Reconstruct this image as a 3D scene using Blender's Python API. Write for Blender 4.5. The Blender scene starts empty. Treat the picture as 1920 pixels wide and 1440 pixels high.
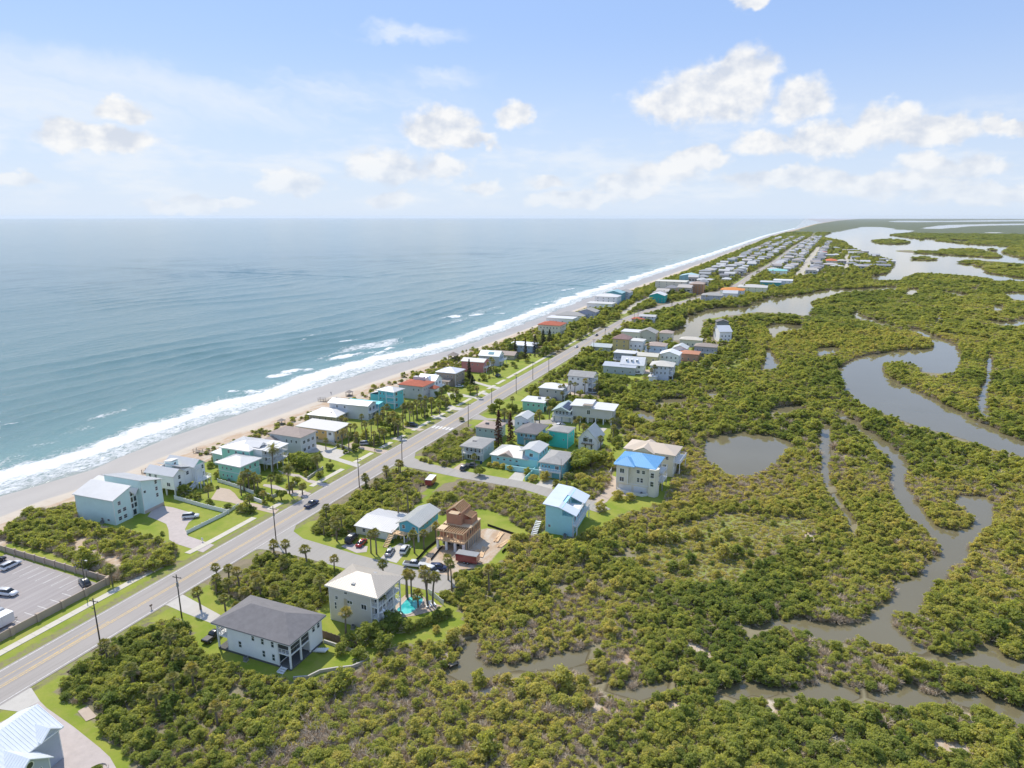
import bpy, math, random
import numpy as np
from math import radians, sin, cos, pi, hypot, atan2
random.seed(11); rng = np.random.default_rng(11)
sc = bpy.context.scene
COL = sc.collection

# ------------------------------------------------------------------ camera
CAMH = 90.0; FPX = 1270.0
PITCH = math.atan((720 - 407) / FPX); YAW = radians(22.433)
cd = bpy.data.cameras.new('camera'); cam = bpy.data.objects.new('camera', cd); COL.objects.link(cam)
cam.location = (0, 0, CAMH); cam.rotation_euler = (pi / 2 - PITCH, 0, YAW)
cd.sensor_width = 36; cd.lens = FPX / 1920 * 36; cd.clip_start = 1; cd.clip_end = 200000
sc.camera = cam
# ------------------------------------------------------------------ light, exposure
SUN_AZ = radians(-56); SUN_EL = radians(51)          # azimuth clockwise from +Y
sl = bpy.data.lights.new('sun', 'SUN'); so = bpy.data.objects.new('sun', sl); COL.objects.link(so)
sl.energy = 3.4; sl.angle = radians(0.53); sl.color = (1.0, 0.925, 0.80)
so.rotation_euler = (pi / 2 - SUN_EL, 0, pi - SUN_AZ); so.location = (-300, 200, 400)
vs = sc.view_settings; vs.view_transform = 'Standard'; vs.look = 'None'; vs.exposure = 0.46; vs.gamma = 1
vs.use_curve_mapping = False
cy_ = sc.cycles; cy_.use_denoising = True; cy_.max_bounces = 5; cy_.diffuse_bounces = 4; cy_.glossy_bounces = 2
cy_.transmission_bounces = 3; cy_.transparent_max_bounces = 4; cy_.volume_bounces = 1; cy_.caustics_reflective = False; cy_.caustics_refractive = False
cy_.use_fast_gi = False; cy_.sample_clamp_indirect = 4

CP, SP, CY, SY = cos(PITCH), sin(PITCH), cos(YAW), sin(YAW)
def G(u, v, z=0.0):
    """photo coordinates (1920x1440) -> ground position at height z"""
    a, b = u - 960, v - 720
    down = FPX * SP + b * CP; fw = FPX * CP - b * SP; t = (CAMH - z) / down
    r, f = a * t, fw * t
    return (r * CY - f * SY, r * SY + f * CY)
def Z(ox, oy, s, pts): return [(ox + x / s, oy + y / s) for x, y in pts]
def GP(pts, z=0.0): return [G(u, v, z) for u, v in pts]
def azel(u, v):
    a, b = (u - 960), (v - 720)
    down = FPX * SP + b * CP; fw = FPX * CP - b * SP
    x, y = a * CY - fw * SY, a * SY + fw * CY
    return atan2(x, y), atan2(-down, hypot(x, y))
def proj(P, z):
    x, y = P[:, 0], P[:, 1]; r = x * CY + y * SY; f = -x * SY + y * CY; D = CAMH - z
    zc = f * CP + D * SP; yc = D * CP - f * SP
    return np.stack([960 + FPX * r / zc, 720 + FPX * yc / zc], 1), zc

# ------------------------------------------------------------------ node helpers
class NT:
    def __init__(s, tree): s.t = tree; s.n = tree.nodes; s.l = tree.links
    def new(s, ty, **kw):
        n = s.n.new(ty)
        for k, v in kw.items(): setattr(n, k, v)
        return n
    def link(s, a, b): s.l.new(a, b)
    def _in(s, sock, v):
        if v is None: return
        if hasattr(v, 'links') or isinstance(v, bpy.types.NodeSocket): s.l.new(v, sock)
        else: sock.default_value = v
    def math(s, op, a, b=None, c=None, clamp=False):
        n = s.new('ShaderNodeMath', operation=op); n.use_clamp = clamp
        s._in(n.inputs[0], a); s._in(n.inputs[1], b); s._in(n.inputs[2], c)
        return n.outputs[0]
    def smooth(s, x, lo, hi):
        n = s.new('ShaderNodeMapRange', interpolation_type='SMOOTHSTEP')
        s._in(n.inputs[0], x); s._in(n.inputs[1], lo); s._in(n.inputs[2], hi); n.inputs[3].default_value = 0; n.inputs[4].default_value = 1
        return n.outputs[0]
    def mix(s, f, a, b, blend='MIX'):
        n = s.new('ShaderNodeMix', data_type='RGBA', blend_type=blend)
        def c(v): return (*v, 1) if isinstance(v, (tuple, list)) and len(v) == 3 else v
        s._in(n.inputs[0], f); s._in(n.inputs[6], c(a)); s._in(n.inputs[7], c(b))
        return n.outputs[2]
    def noise(s, vec, scale, detail=4, rough=0.55, dist=0.0, out=0):
        n = s.new('ShaderNodeTexNoise'); s._in(n.inputs['Vector'], vec); n.inputs['Scale'].default_value = scale
        n.inputs['Detail'].default_value = detail; n.inputs['Roughness'].default_value = rough; n.inputs['Distortion'].default_value = dist
        return n.outputs[out]
    def xyz(s, x, y, z=0.0):
        n = s.new('ShaderNodeCombineXYZ'); s._in(n.inputs[0], x); s._in(n.inputs[1], y); s._in(n.inputs[2], z); return n.outputs[0]
    def mapv(s, vec, scale=(1, 1, 1), loc=(0, 0, 0)):
        n = s.new('ShaderNodeMapping'); s._in(n.inputs[0], vec); n.inputs['Scale'].default_value = scale; n.inputs['Location'].default_value = loc; return n.outputs[0]
    def bump(s, h, strength=0.3, dist=0.1):
        n = s.new('ShaderNodeBump'); n.inputs['Strength'].default_value = strength; n.inputs['Distance'].default_value = dist; s._in(n.inputs['Height'], h); return n.outputs[0]
    def geo(s): return s.new('ShaderNodeNewGeometry').outputs['Position']
    def obj(s): return s.new('ShaderNodeTexCoord').outputs['Object']
    def attr(s, name, kind='GEOMETRY', out='Fac'): return s.new('ShaderNodeAttribute', attribute_name=name, attribute_type=kind).outputs[out]

# ------------------------------------------------------------------ sky with clouds
W = bpy.data.worlds.new('World'); sc.world = W; W.use_nodes = True; W.cycles.sampling_method = 'NONE'
w = NT(W.node_tree); w.n.clear()
sky = w.new('ShaderNodeTexSky', sky_type='NISHITA'); sky.sun_disc = False
sky.sun_elevation = SUN_EL; sky.sun_rotation = SUN_AZ; sky.altitude = 20; sky.air_density = 1.0; sky.dust_density = 0.6; sky.ozone_density = 2.2
dirv = w.new('ShaderNodeTexCoord').outputs['Generated']
sp = w.new('ShaderNodeSeparateXYZ'); w.link(dirv, sp.inputs[0])
el0 = w.math('ARCSINE', sp.outputs[2]); az0 = w.math('ARCTAN2', sp.outputs[0], sp.outputs[1])
pa = w.xyz(az0, w.math('MULTIPLY', el0, 1.25), 0.0)
wob = w.new('ShaderNodeSeparateXYZ'); w.link(w.noise(pa, 26, 3, 0.6, out=1), wob.inputs[0])
az = w.math('ADD', az0, w.math('MULTIPLY', w.math('SUBTRACT', wob.outputs[0], 0.5), 0.045))
el = w.math('ADD', el0, w.math('MULTIPLY', w.math('SUBTRACT', wob.outputs[1], 0.5), 0.035))
fb = w.noise(pa, 17, 6, 0.56)
fb2 = w.noise(w.mapv(pa, (1, 1, 1), (0.012, -0.016, 0.0)), 17, 5, 0.56)
CL = [(1330,178,120,48),(1402,140,52,50),(1265,195,75,30),(1500,190,52,40),(830,238,75,36),(890,262,55,15),(962,212,34,28),(735,315,85,36),(835,315,48,24),
      (185,262,95,22),(128,240,36,16),(1430,268,62,22),(1560,262,100,28),(1675,228,60,32),(1760,245,70,26),(1310,296,60,18),(1240,325,80,26),(1890,240,46,13),
      (1790,310,85,20),(28,336,46,13),(550,345,58,24),(1180,350,66,26),(1030,342,40,13),(905,348,44,13),(728,372,46,14),(1480,335,120,20),(1650,345,140,22),(1410,6,36,14),(228,208,45,18),(1850,365,120,18),(1080,375,90,14),(380,385,100,12)]
cv = w.xyz(az, el, 0.0); mn = None
for (u, v, ru, rv) in CL:
    a0, e0 = azel(u, v); kx, ky = FPX / ru * 0.93, FPX / rv * 0.93
    n = w.new('ShaderNodeVectorMath', operation='MULTIPLY_ADD'); w.link(cv, n.inputs[0]); n.inputs[1].default_value = (kx, ky, 0); n.inputs[2].default_value = (-a0 * kx, -e0 * ky, 0)
    q = w.new('ShaderNodeVectorMath', operation='LENGTH'); w.link(n.outputs[0], q.inputs[0])
    mn = q.outputs['Value'] if mn is None else w.math('MINIMUM', mn, q.outputs['Value'])
mx = w.math('SUBTRACT', 1.0, mn)
dens = w.smooth(w.math('ADD', mx, w.math('MULTIPLY', w.math('SUBTRACT', fb, 0.5), 1.3)), -0.05, 0.42)
# scattered small cumulus over the whole horizon, all round
band = w.math('MULTIPLY', w.smooth(el0, 0.0, 0.03), w.math('SUBTRACT', 1.0, w.smooth(el0, 0.07, 0.17)))
fld = w.noise(w.mapv(pa, (1, 2.6, 1), (3.1, 0.4, 0)), 7.0, 5, 0.6)
dens2 = w.math('MULTIPLY', w.math('MULTIPLY', w.smooth(fld, 0.47, 0.68), band), 0.6)
# thin high cirrus: streaks, all round
cir = w.noise(w.mapv(w.xyz(az, w.math('ADD', el, w.math('MULTIPLY', az, 0.12)), 0), (1.0, 4.2, 1), (0.35, 0.1, 0)), 2.6, 6, 0.62, 0.6)
cmask = None
for (u, v, ru, rv) in [(120,170,360,75),(560,190,340,60),(800,150,130,22),(740,60,150,20),(60,280,260,50)]:
    a0, e0 = azel(u, v)
    dx = w.math('MULTIPLY', w.math('SUBTRACT', az, a0), FPX / ru * 0.93); dy = w.math('MULTIPLY', w.math('SUBTRACT', el, e0), FPX / rv * 0.93)
    m = w.math('SUBTRACT', 1.0, w.math('SQRT', w.math('ADD', w.math('MULTIPLY', dx, dx), w.math('MULTIPLY', dy, dy))), clamp=True)
    cmask = m if cmask is None else w.math('MAXIMUM', cmask, m)
cirg = w.math('MULTIPLY', w.smooth(w.noise(w.mapv(pa, (1, 1.5, 1), (7.7, 0, 0)), 1.3, 3), 0.5, 0.75), 0.35)
cird = w.math('MULTIPLY', w.smooth(cir, 0.40, 0.66), w.math('ADD', w.smooth(cmask, 0.0, 0.7), w.math('MULTIPLY', cirg, w.smooth(el0, 0.05, 0.15))), clamp=True)
cird = w.math('MULTIPLY', cird, 0.8)
skyc = w.mix(1.0, sky.outputs[0], (0.098, 0.104, 0.120), 'MULTIPLY')
hz_ = w.math('SUBTRACT', 1.0, w.smooth(el0, -0.03, 0.27))
skyc = w.mix(0.72, skyc, (0.285, 0.415, 0.68)); skyc = w.mix(w.math('MULTIPLY', hz_, 0.85), skyc, (0.55, 0.62, 0.705))
skyc = w.mix(cird, skyc, (0.60, 0.65, 0.71))
lit = w.math('ADD', w.math('MULTIPLY', w.math('SUBTRACT', fb2, fb), -4.5), 0.6, clamp=True)
lit2 = w.math('MULTIPLY', lit, w.math('ADD', 0.45, w.math('MULTIPLY', mx, 0.4)), clamp=True)
skyc = w.mix(dens2, skyc, (0.64, 0.67, 0.71))
low_ = w.smooth(el0, 0.0, 0.11)
skyc = w.mix(w.math('MULTIPLY', dens, w.math('ADD', 0.42, w.math('MULTIPLY', low_, 0.5))), skyc, w.mix(lit, (0.50, 0.535, 0.60), (0.715, 0.71, 0.70)))
bg = w.new('ShaderNodeBackground'); w.link(skyc, bg.inputs[0]); bg.inputs[1].default_value = 1.0
wo = w.new('ShaderNodeOutputWorld'); w.link(bg.outputs[0], wo.inputs[0])

# ------------------------------------------------------------------ materials
MATS = {}
def pmat(name):
    m = bpy.data.materials.new(name); m.use_nodes = True
    t = NT(m.node_tree); p = t.n['Principled BSDF']
    return m, t, p
def surf(name, col, rough=0.6, var=0.12, vs_=0.4, bump=0.0, bs=6.0, metal=0.0, spec=0.4, dirt=0.0, dcol=(0.12, 0.10, 0.08), coords='geo', lines=None):
    """plain surface with tonal variation, optional dirt blotches, bump and horizontal boards"""
    if name in MATS: return MATS[name]
    m, t, p = pmat(name)
    P = t.geo() if coords == 'geo' else t.obj()
    n1 = t.noise(P, vs_, 5, 0.6)
    c = t.mix(n1, tuple(max(0, k * (1 - var * 1.6)) for k in col), tuple(min(0.95, k * (1 + var * 1.4)) for k in col))
    if dirt > 0:
        c = t.mix(t.math('MULTIPLY', t.smooth(t.noise(t.mapv(P, (1, 1, 0.35)), 0.9, 6, 0.65), 0.5, 0.8), dirt), c, dcol)
    t.link(c, p.inputs['Base Color']); p.inputs['Roughness'].default_value = rough; p.inputs['Metallic'].default_value = metal
    p.inputs['Specular IOR Level'].default_value = spec
    h = None
    if lines:
        wv = t.new('ShaderNodeTexWave', wave_type='BANDS', bands_direction='Z', wave_profile='SAW'); t.link(P, wv.inputs[0]); wv.inputs['Scale'].default_value = lines
        h = wv.outputs['Fac']
    if bump > 0:
        nb = t.noise(P, bs, 4, 0.6); h = nb if h is None else t.math('ADD', h, nb)
    if h is not None: t.link(t.bump(h, max(bump, 0.25), 0.04), p.inputs['Normal'])
    MATS[name] = m; return m
def wallm(col): return surf('wall_%02d_%02d_%02d' % tuple(int(k * 99) for k in col), col, 0.65, 0.06, 0.5, 0.0, dirt=0.18, dcol=tuple(k * 0.6 for k in col), lines=1.6)
def metalroof(col): return surf('metal_roof_%02d_%02d_%02d' % tuple(int(k * 99) for k in col), col, 0.38, 0.07, 0.35, 0.0, spec=0.5, dirt=0.22, dcol=tuple(k * 0.7 for k in col))
def shingle(col): return surf('shingle_%02d_%02d_%02d' % tuple(int(k * 99) for k in col), col, 0.9, 0.16, 0.8, 0.5, 9.0, spec=0.2, dirt=0.3, dcol=tuple(k * 0.62 for k in col))
WHITE = surf('white_paint', (0.78, 0.78, 0.76), 0.55, 0.05, 0.7, dirt=0.12, dcol=(0.5, 0.48, 0.44))
CONC = surf('concrete', (0.50, 0.47, 0.42), 0.85, 0.09, 0.35, 0.3, 5, dirt=0.4, dcol=(0.33, 0.31, 0.28))
WALKC = surf('sidewalk_concrete', (0.56, 0.52, 0.43), 0.85, 0.09, 0.5, 0.3, 5, dirt=0.3, dcol=(0.40, 0.37, 0.30))
PAVER = surf('pavers', (0.47, 0.41, 0.38), 0.85, 0.12, 0.6, 0.5, 9, dirt=0.35, dcol=(0.33, 0.28, 0.26))
PAVERT = surf('tan_pavers', (0.47, 0.38, 0.30), 0.85, 0.12, 0.6, 0.5, 9, dirt=0.3, dcol=(0.36, 0.30, 0.25))
DARK = surf('dark_metal', (0.03, 0.03, 0.035), 0.5)
GREYM = surf('grey_metal', (0.28, 0.29, 0.30), 0.45, metal=0.3)
WOODG = surf('weathered_wood', (0.30, 0.26, 0.21), 0.85, 0.2, 1.2, 0.4, 7)
WOODP = surf('pole_wood', (0.10, 0.085, 0.07), 0.9, 0.25, 1.5, 0.4, 9)
WOODB = surf('brown_fence_wood', (0.17, 0.12, 0.085), 0.85, 0.2, 1.5, 0.4, 7)
LUMBER = surf('fresh_lumber', (0.72, 0.50, 0.29), 0.7, 0.15, 0.9)
SHEATH = surf('brown_sheathing', (0.46, 0.23, 0.14), 0.75, 0.14, 0.6, dirt=0.25, dcol=(0.42, 0.22, 0.12))
PLY = surf('plywood', (0.66, 0.50, 0.32), 0.7, 0.12, 0.5)
def glassm():
    m, t, p = pmat('window_glass')
    n = t.noise(t.geo(), 0.35, 2)
    t.link(t.mix(n, (0.012, 0.02, 0.026), (0.05, 0.08, 0.09)), p.inputs['Base Color']); p.inputs['Roughness'].default_value = 0.08; p.inputs['Specular IOR Level'].default_value = 0.7
    return m
GLASS = glassm()
def carpaint(name, col):
    if name in MATS: return MATS[name]
    m, t, p = pmat(name); n = t.noise(t.obj(), 1.3, 3)
    t.link(t.mix(n, tuple(k * 0.92 for k in col), col), p.inputs['Base Color']); p.inputs['Roughness'].default_value = 0.3; p.inputs['Coat Weight'].default_value = 0.6; p.inputs['Coat Roughness'].default_value = 0.08
    MATS[name] = m; return m
TYRE = surf('tyre_rubber', (0.02, 0.02, 0.02), 0.85)
RIM = surf('alloy_rim', (0.5, 0.5, 0.52), 0.35, metal=0.7)
LAMPW = surf('headlight_lens', (0.75, 0.77, 0.8), 0.15); LAMPR = surf('tail_light_lens', (0.45, 0.02, 0.02), 0.2)
def asphalt(name, col, patch):
    m, t, p = pmat(name); P = t.geo()
    big = t.noise(P, 0.05, 5, 0.6); fine = t.noise(P, 3.2, 4, 0.7); streak = t.noise(t.mapv(P, (1.1, 0.03, 1)), 1.0, 4, 0.6)
    c = t.mix(big, tuple(k * 0.78 for k in col), tuple(k * 1.18 for k in col))
    c = t.mix(t.math('MULTIPLY', t.smooth(t.noise(P, 0.4, 5, 0.7), 0.55, 0.75), 0.35), c, tuple(k * 0.72 for k in col))
    c = t.mix(t.math('MULTIPLY', t.smooth(streak, 0.42, 0.66), 0.6), c, patch)
    c = t.mix(t.math('MULTIPLY', fine, 0.25), c, tuple(k * 0.7 for k in col))
    t.link(c, p.inputs['Base Color']); p.inputs['Roughness'].default_value = 0.85; t.link(t.bump(fine, 0.2, 0.03), p.inputs['Normal'])
    return m
ROADM = asphalt('road_asphalt', (0.36, 0.327, 0.298), (0.275, 0.25, 0.228))
STREETM = asphalt('street_asphalt', (0.37, 0.345, 0.31), (0.31, 0.29, 0.26))
LOTM = asphalt('parking_asphalt', (0.31, 0.28, 0.27), (0.42, 0.385, 0.365))
def paintm(name, col, wear):
    m, t, p = pmat(name); P = t.geo()
    t.link(t.mix(t.smooth(t.noise(P, 1.6, 6, 0.7), wear, wear + 0.3), col, (0.33, 0.30, 0.27)), p.inputs['Base Color']); p.inputs['Roughness'].default_value = 0.7
    return m
YELP = paintm('yellow_road_paint', (0.66, 0.44, 0.13), 0.42); WHP = paintm('white_road_paint', (0.70, 0.69, 0.66), 0.45)
def leafm(name, c0, c1, c2, trans=0.35):
    """foliage; the per-plant tint (0..1) runs over three natural leaf colours"""
    m = bpy.data.materials.new(name); m.use_nodes = True; t = NT(m.node_tree); t.n.clear()
    tint = t.attr('tint', 'INSTANCER')
    rp = t.new('ShaderNodeValToRGB'); t.link(tint, rp.inputs[0])
    e = rp.color_ramp.elements; e[0].position = 0.0; e[0].color = (*c0, 1); e[1].position = 1.0; e[1].color = (*c2, 1)
    k = rp.color_ramp.elements.new(0.5); k.color = (*c1, 1)
    n = t.noise(t.geo(), 0.9, 4, 0.7)
    n2 = t.noise(t.geo(), 5.5, 2, 0.6); base = t.mix(t.smooth(n2, 0.38, 0.64), t.mix(1.0, rp.outputs[0], (0.66, 0.69, 0.70), 'MULTIPLY'), t.mix(1.0, rp.outputs[0], (1.28, 1.22, 1.1), 'MULTIPLY'))  # fine noise paints leaf highlights and the dark between them into the colour
    c = t.mix(t.smooth(n, 0.35, 0.7), base, t.mix(1.0, base, (1.4, 1.3, 1.1), 'MULTIPLY'))
    d = t.new('ShaderNodeBsdfPrincipled'); t.link(c, d.inputs['Base Color']); d.inputs['Roughness'].default_value = 0.62; d.inputs['Specular IOR Level'].default_value = 0.18
    tr = t.new('ShaderNodeBsdfTranslucent'); t.link(t.mix(1.0, c, (1.45, 1.42, 0.65), 'MULTIPLY'), tr.inputs[0])
    mx_ = t.new('ShaderNodeMixShader'); mx_.inputs[0].default_value = trans
    t.link(d.outputs[0], mx_.inputs[1]); t.link(tr.outputs[0], mx_.inputs[2])
    o = t.new('ShaderNodeOutputMaterial'); t.link(mx_.outputs[0], o.inputs[0])
    return m
LEAF = leafm('shrub_leaves', (0.205, 0.27, 0.080), (0.385, 0.415, 0.125), (0.49, 0.46, 0.19), 0.60)
PALMLEAF = leafm('palm_fronds', (0.14, 0.165, 0.06), (0.24, 0.24, 0.085), (0.36, 0.30, 0.11), 0.35)
PALMDEAD = surf('dead_fronds', (0.25, 0.18, 0.10), 0.9, 0.2, 1.0)
NEEDLE = leafm('conifer_needles', (0.045, 0.058, 0.03), (0.07, 0.072, 0.035), (0.13, 0.065, 0.04), 0.15)
TWIG = surf('grey_twigs', (0.60, 0.495, 0.36), 0.9, 0.2, 0.8)
BARK = surf('palm_bark', (0.20, 0.165, 0.125), 0.95, 0.2, 1.5, 0.4, 8)

# ------------------------------------------------------------------ mesh helpers
class MB:
    def __init__(s): s.v = []; s.f = []; s.m = []
    def add(s, vs, fs, mi=0):
        o = len(s.v); s.v += [tuple(q) for q in vs]; s.f += [tuple(i + o for i in f) for f in fs]; s.m += [mi] * len(fs); return s
    def box(s, x0, x1, y0, y1, z0, z1, mi=0):
        return s.add([(x0,y0,z0),(x1,y0,z0),(x1,y1,z0),(x0,y1,z0),(x0,y0,z1),(x1,y0,z1),(x1,y1,z1),(x0,y1,z1)],
                     [(3,2,1,0),(4,5,6,7),(0,1,5,4),(1,2,6,5),(2,3,7,6),(3,0,4,7)], mi)
    def bar(s, p, q, a, b=None, mi=0, up=(0, 0, 1)):
        """square bar from p to q"""
        p = np.array(p, float); q = np.array(q, float); d = q - p; L = np.linalg.norm(d)
        if L < 1e-6: return s
        d /= L; u = np.array(up, float)
        if abs(d @ u) > 0.95: u = np.array((1., 0, 0))
        x = np.cross(d, u); x /= np.linalg.norm(x); y = np.cross(x, d); b = a if b is None else b
        vs = []
        for e in (p, q):
            for sx, sy in ((-1,-1),(1,-1),(1,1),(-1,1)): vs.append(e + x * a / 2 * sx + y * b / 2 * sy)
        return s.add(vs, [(0,1,2,3),(7,6,5,4),(0,4,5,1),(1,5,6,2),(2,6,7,3),(3,7,4,0)], mi)
    def tube(s, pts, rad, n=8, mi=0, cap=True):
        pts = [np.array(p, float) for p in pts]; o = len(s.v); k = len(pts)
        for i, p in enumerate(pts):
            d = pts[min(i + 1, k - 1)] - pts[max(i - 1, 0)]; d /= max(np.linalg.norm(d), 1e-9)
            u = np.array((0, 0, 1.)) if abs(d[2]) < 0.9 else np.array((1., 0, 0))
            x = np.cross(d, u); x /= np.linalg.norm(x); y = np.cross(x, d); r = rad[i] if hasattr(rad, '__len__') else rad
            for j in range(n):
                a = 2 * pi * j / n; s.v.append(tuple(p + (x * cos(a) + y * sin(a)) * r))
        for i in range(k - 1):
            for j in range(n):
                a = o + i * n + j; b = o + i * n + (j + 1) % n; s.f.append((a, b, b + n, a + n)); s.m.append(mi)
        if cap:
            s.f.append(tuple(range(o + n - 1, o - 1, -1))); s.m.append(mi); s.f.append(tuple(range(o + (k - 1) * n, o + k * n))); s.m.append(mi)
        return s
    def mesh(s, name, mats, smooth=False):
        me = bpy.data.meshes.new(name); me.from_pydata(s.v, [], s.f)
        for m in (mats if isinstance(mats, (list, tuple)) else [mats]): me.materials.append(m)
        if any(s.m): me.polygons.foreach_set('material_index', s.m)
        if smooth: me.polygons.foreach_set('use_smooth', [True] * len(me.polygons))
        me.update(); return me
    def build(s, name, mats, parent=None, smooth=False, **kw): return link(name, s.mesh(name, mats, smooth), parent, **kw)
def link(name, me, parent=None, loc=None, rz=None, scale=None, label=None, cat=None, group=None, kind=None, tint=None):
    o = bpy.data.objects.new(name, me); COL.objects.link(o)
    if parent is not None: o.parent = parent
    if loc is not None: o.location = loc
    if rz is not None: o.rotation_euler = (0, 0, rz)
    if scale is not None: o.scale = scale
    tag(o, label, cat, group, kind)
    if tint is not None: o['tint'] = float(tint)
    return o
def tag(o, label=None, cat=None, group=None, kind=None):
    if label: o['label'] = label
    if cat: o['category'] = cat
    if group: o['group'] = group
    if kind: o['kind'] = kind
    return o
def thing(name, label, cat, loc=(0, 0, 0), rz=0.0, group=None):
    o = bpy.data.objects.new(name, None); COL.objects.link(o); o.location = loc; o.rotation_euler = (0, 0, rz); o.empty_display_size = 0.5
    return tag(o, label, cat, group)
def copy_tree(o, parent=None):
    c = o.copy(); COL.objects.link(c); c.parent = parent
    for ch in o.children: copy_tree(ch, c)
    return c
def npmesh(name, V, F, mat, smooth=False):
    """fast mesh from numpy: V (n,3), F (m,k)"""
    me = bpy.data.meshes.new(name); k = F.shape[1]
    me.vertices.add(len(V)); me.vertices.foreach_set('co', np.ascontiguousarray(V, np.float32).ravel())
    me.loops.add(F.size); me.loops.foreach_set('vertex_index', np.ascontiguousarray(F, np.int32).ravel())
    me.polygons.add(len(F)); me.polygons.foreach_set('loop_start', np.arange(0, F.size, k, dtype=np.int32))
    if smooth: me.polygons.foreach_set('use_smooth', np.ones(len(F), bool))
    for m in (mat if isinstance(mat, (list, tuple)) else [mat]): me.materials.append(m)
    me.update(calc_edges=True); me.validate(); return me
def inside(P, poly):
    poly = np.asarray(poly, float); x, y = P[:, 0], P[:, 1]; res = np.zeros(len(P), bool)
    lo, hi = poly.min(0), poly.max(0)
    idx = np.nonzero((x >= lo[0]) & (x <= hi[0]) & (y >= lo[1]) & (y <= hi[1]))[0]
    if not len(idx): return res
    X, Y = x[idx], y[idx]; r = np.zeros(len(idx), bool); n = len(poly)
    for i in range(n):
        (x1, y1), (x2, y2) = poly[i], poly[(i + 1) % n]
        if y1 == y2: continue
        c = ((y1 > Y) != (y2 > Y)) & (X < (x2 - x1) * (Y - y1) / (y2 - y1) + x1); r ^= c
    res[idx] = r; return res
def smoothpoly(pts, it=2):
    p = np.array(pts, float)
    for _ in range(it):
        q = np.roll(p, -1, 0); p = np.stack([0.75 * p + 0.25 * q, 0.25 * p + 0.75 * q], 1).reshape(-1, 2)
    return p
def vnoise(x, y, f, seed=0):
    """smooth value noise 0..1"""
    x = np.asarray(x) * f + seed * 17.3; y = np.asarray(y) * f + seed * 9.1; xi, yi = np.floor(x).astype(np.int64), np.floor(y).astype(np.int64); fx, fy = x - xi, y - yi
    def h(a, b):
        n = (a * 374761393 + b * 668265263 + seed * 1442695) & 0x7fffffff; n = ((n ^ (n >> 13)) * 1274126177) & 0x7fffffff; return ((n ^ (n >> 16)) & 0xffff) / 65535.0
    ux, uy = fx * fx * (3 - 2 * fx), fy * fy * (3 - 2 * fy)
    return (h(xi, yi) * (1 - ux) + h(xi + 1, yi) * ux) * (1 - uy) + (h(xi, yi + 1) * (1 - ux) + h(xi + 1, yi + 1) * ux) * uy
def sstep(x, a, b): t = np.clip((x - a) / (b - a), 0, 1); return t * t * (3 - 2 * t)
# ------------------------------------------------------------------ coast lines, water polygons
SEA = -1.6; LAG = -0.45
_ky = np.array([-400, 110, 190, 240, 268, 340, 420, 525, 756, 1016, 1600, 3900, 10150, 20000, 45000.])
_vx = np.array([-206, -206, -206, -202, -200, -196, -193, -190, -184, -172, -156, -95, 206, 900, 3300.])
_wy = np.array([-400, 130, 160, 199, 240, 308, 369, 410, 438, 562, 758, 1065, 1600, 3840, 10000, 20000, 45000.])
_wx = np.array([-244, -241, -236, -241, -239, -238, -230, -222, -219, -217, -219, -212, -192, -135, 160, 845, 3215.])
def Vline(y): return np.interp(y, _ky, _vx)
def Wline(y): return np.interp(y, _wy, _wx)
def road_c(y): return np.interp(y, [-500, 420, 500, 611, 670, 721, 762, 836, 898, 965, 1160, 1500, 2319, 3699, 5526, 9000], [-138.6, -136.5, -136.5, -136, -130, -119, -107, -89, -77, -70, -62, -40, -8, 68, 113, 330])
z3 = lambda p: Z(1120, 660, 2.4, p); z1 = lambda p: Z(1160, 390, 3.42857, p); z2 = lambda p: Z(1440, 390, 4, p)
z4 = lambda p: Z(760, 1080, 3.3103, p); z5 = lambda p: Z(1300, 1080, 3.0968, p)
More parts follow.
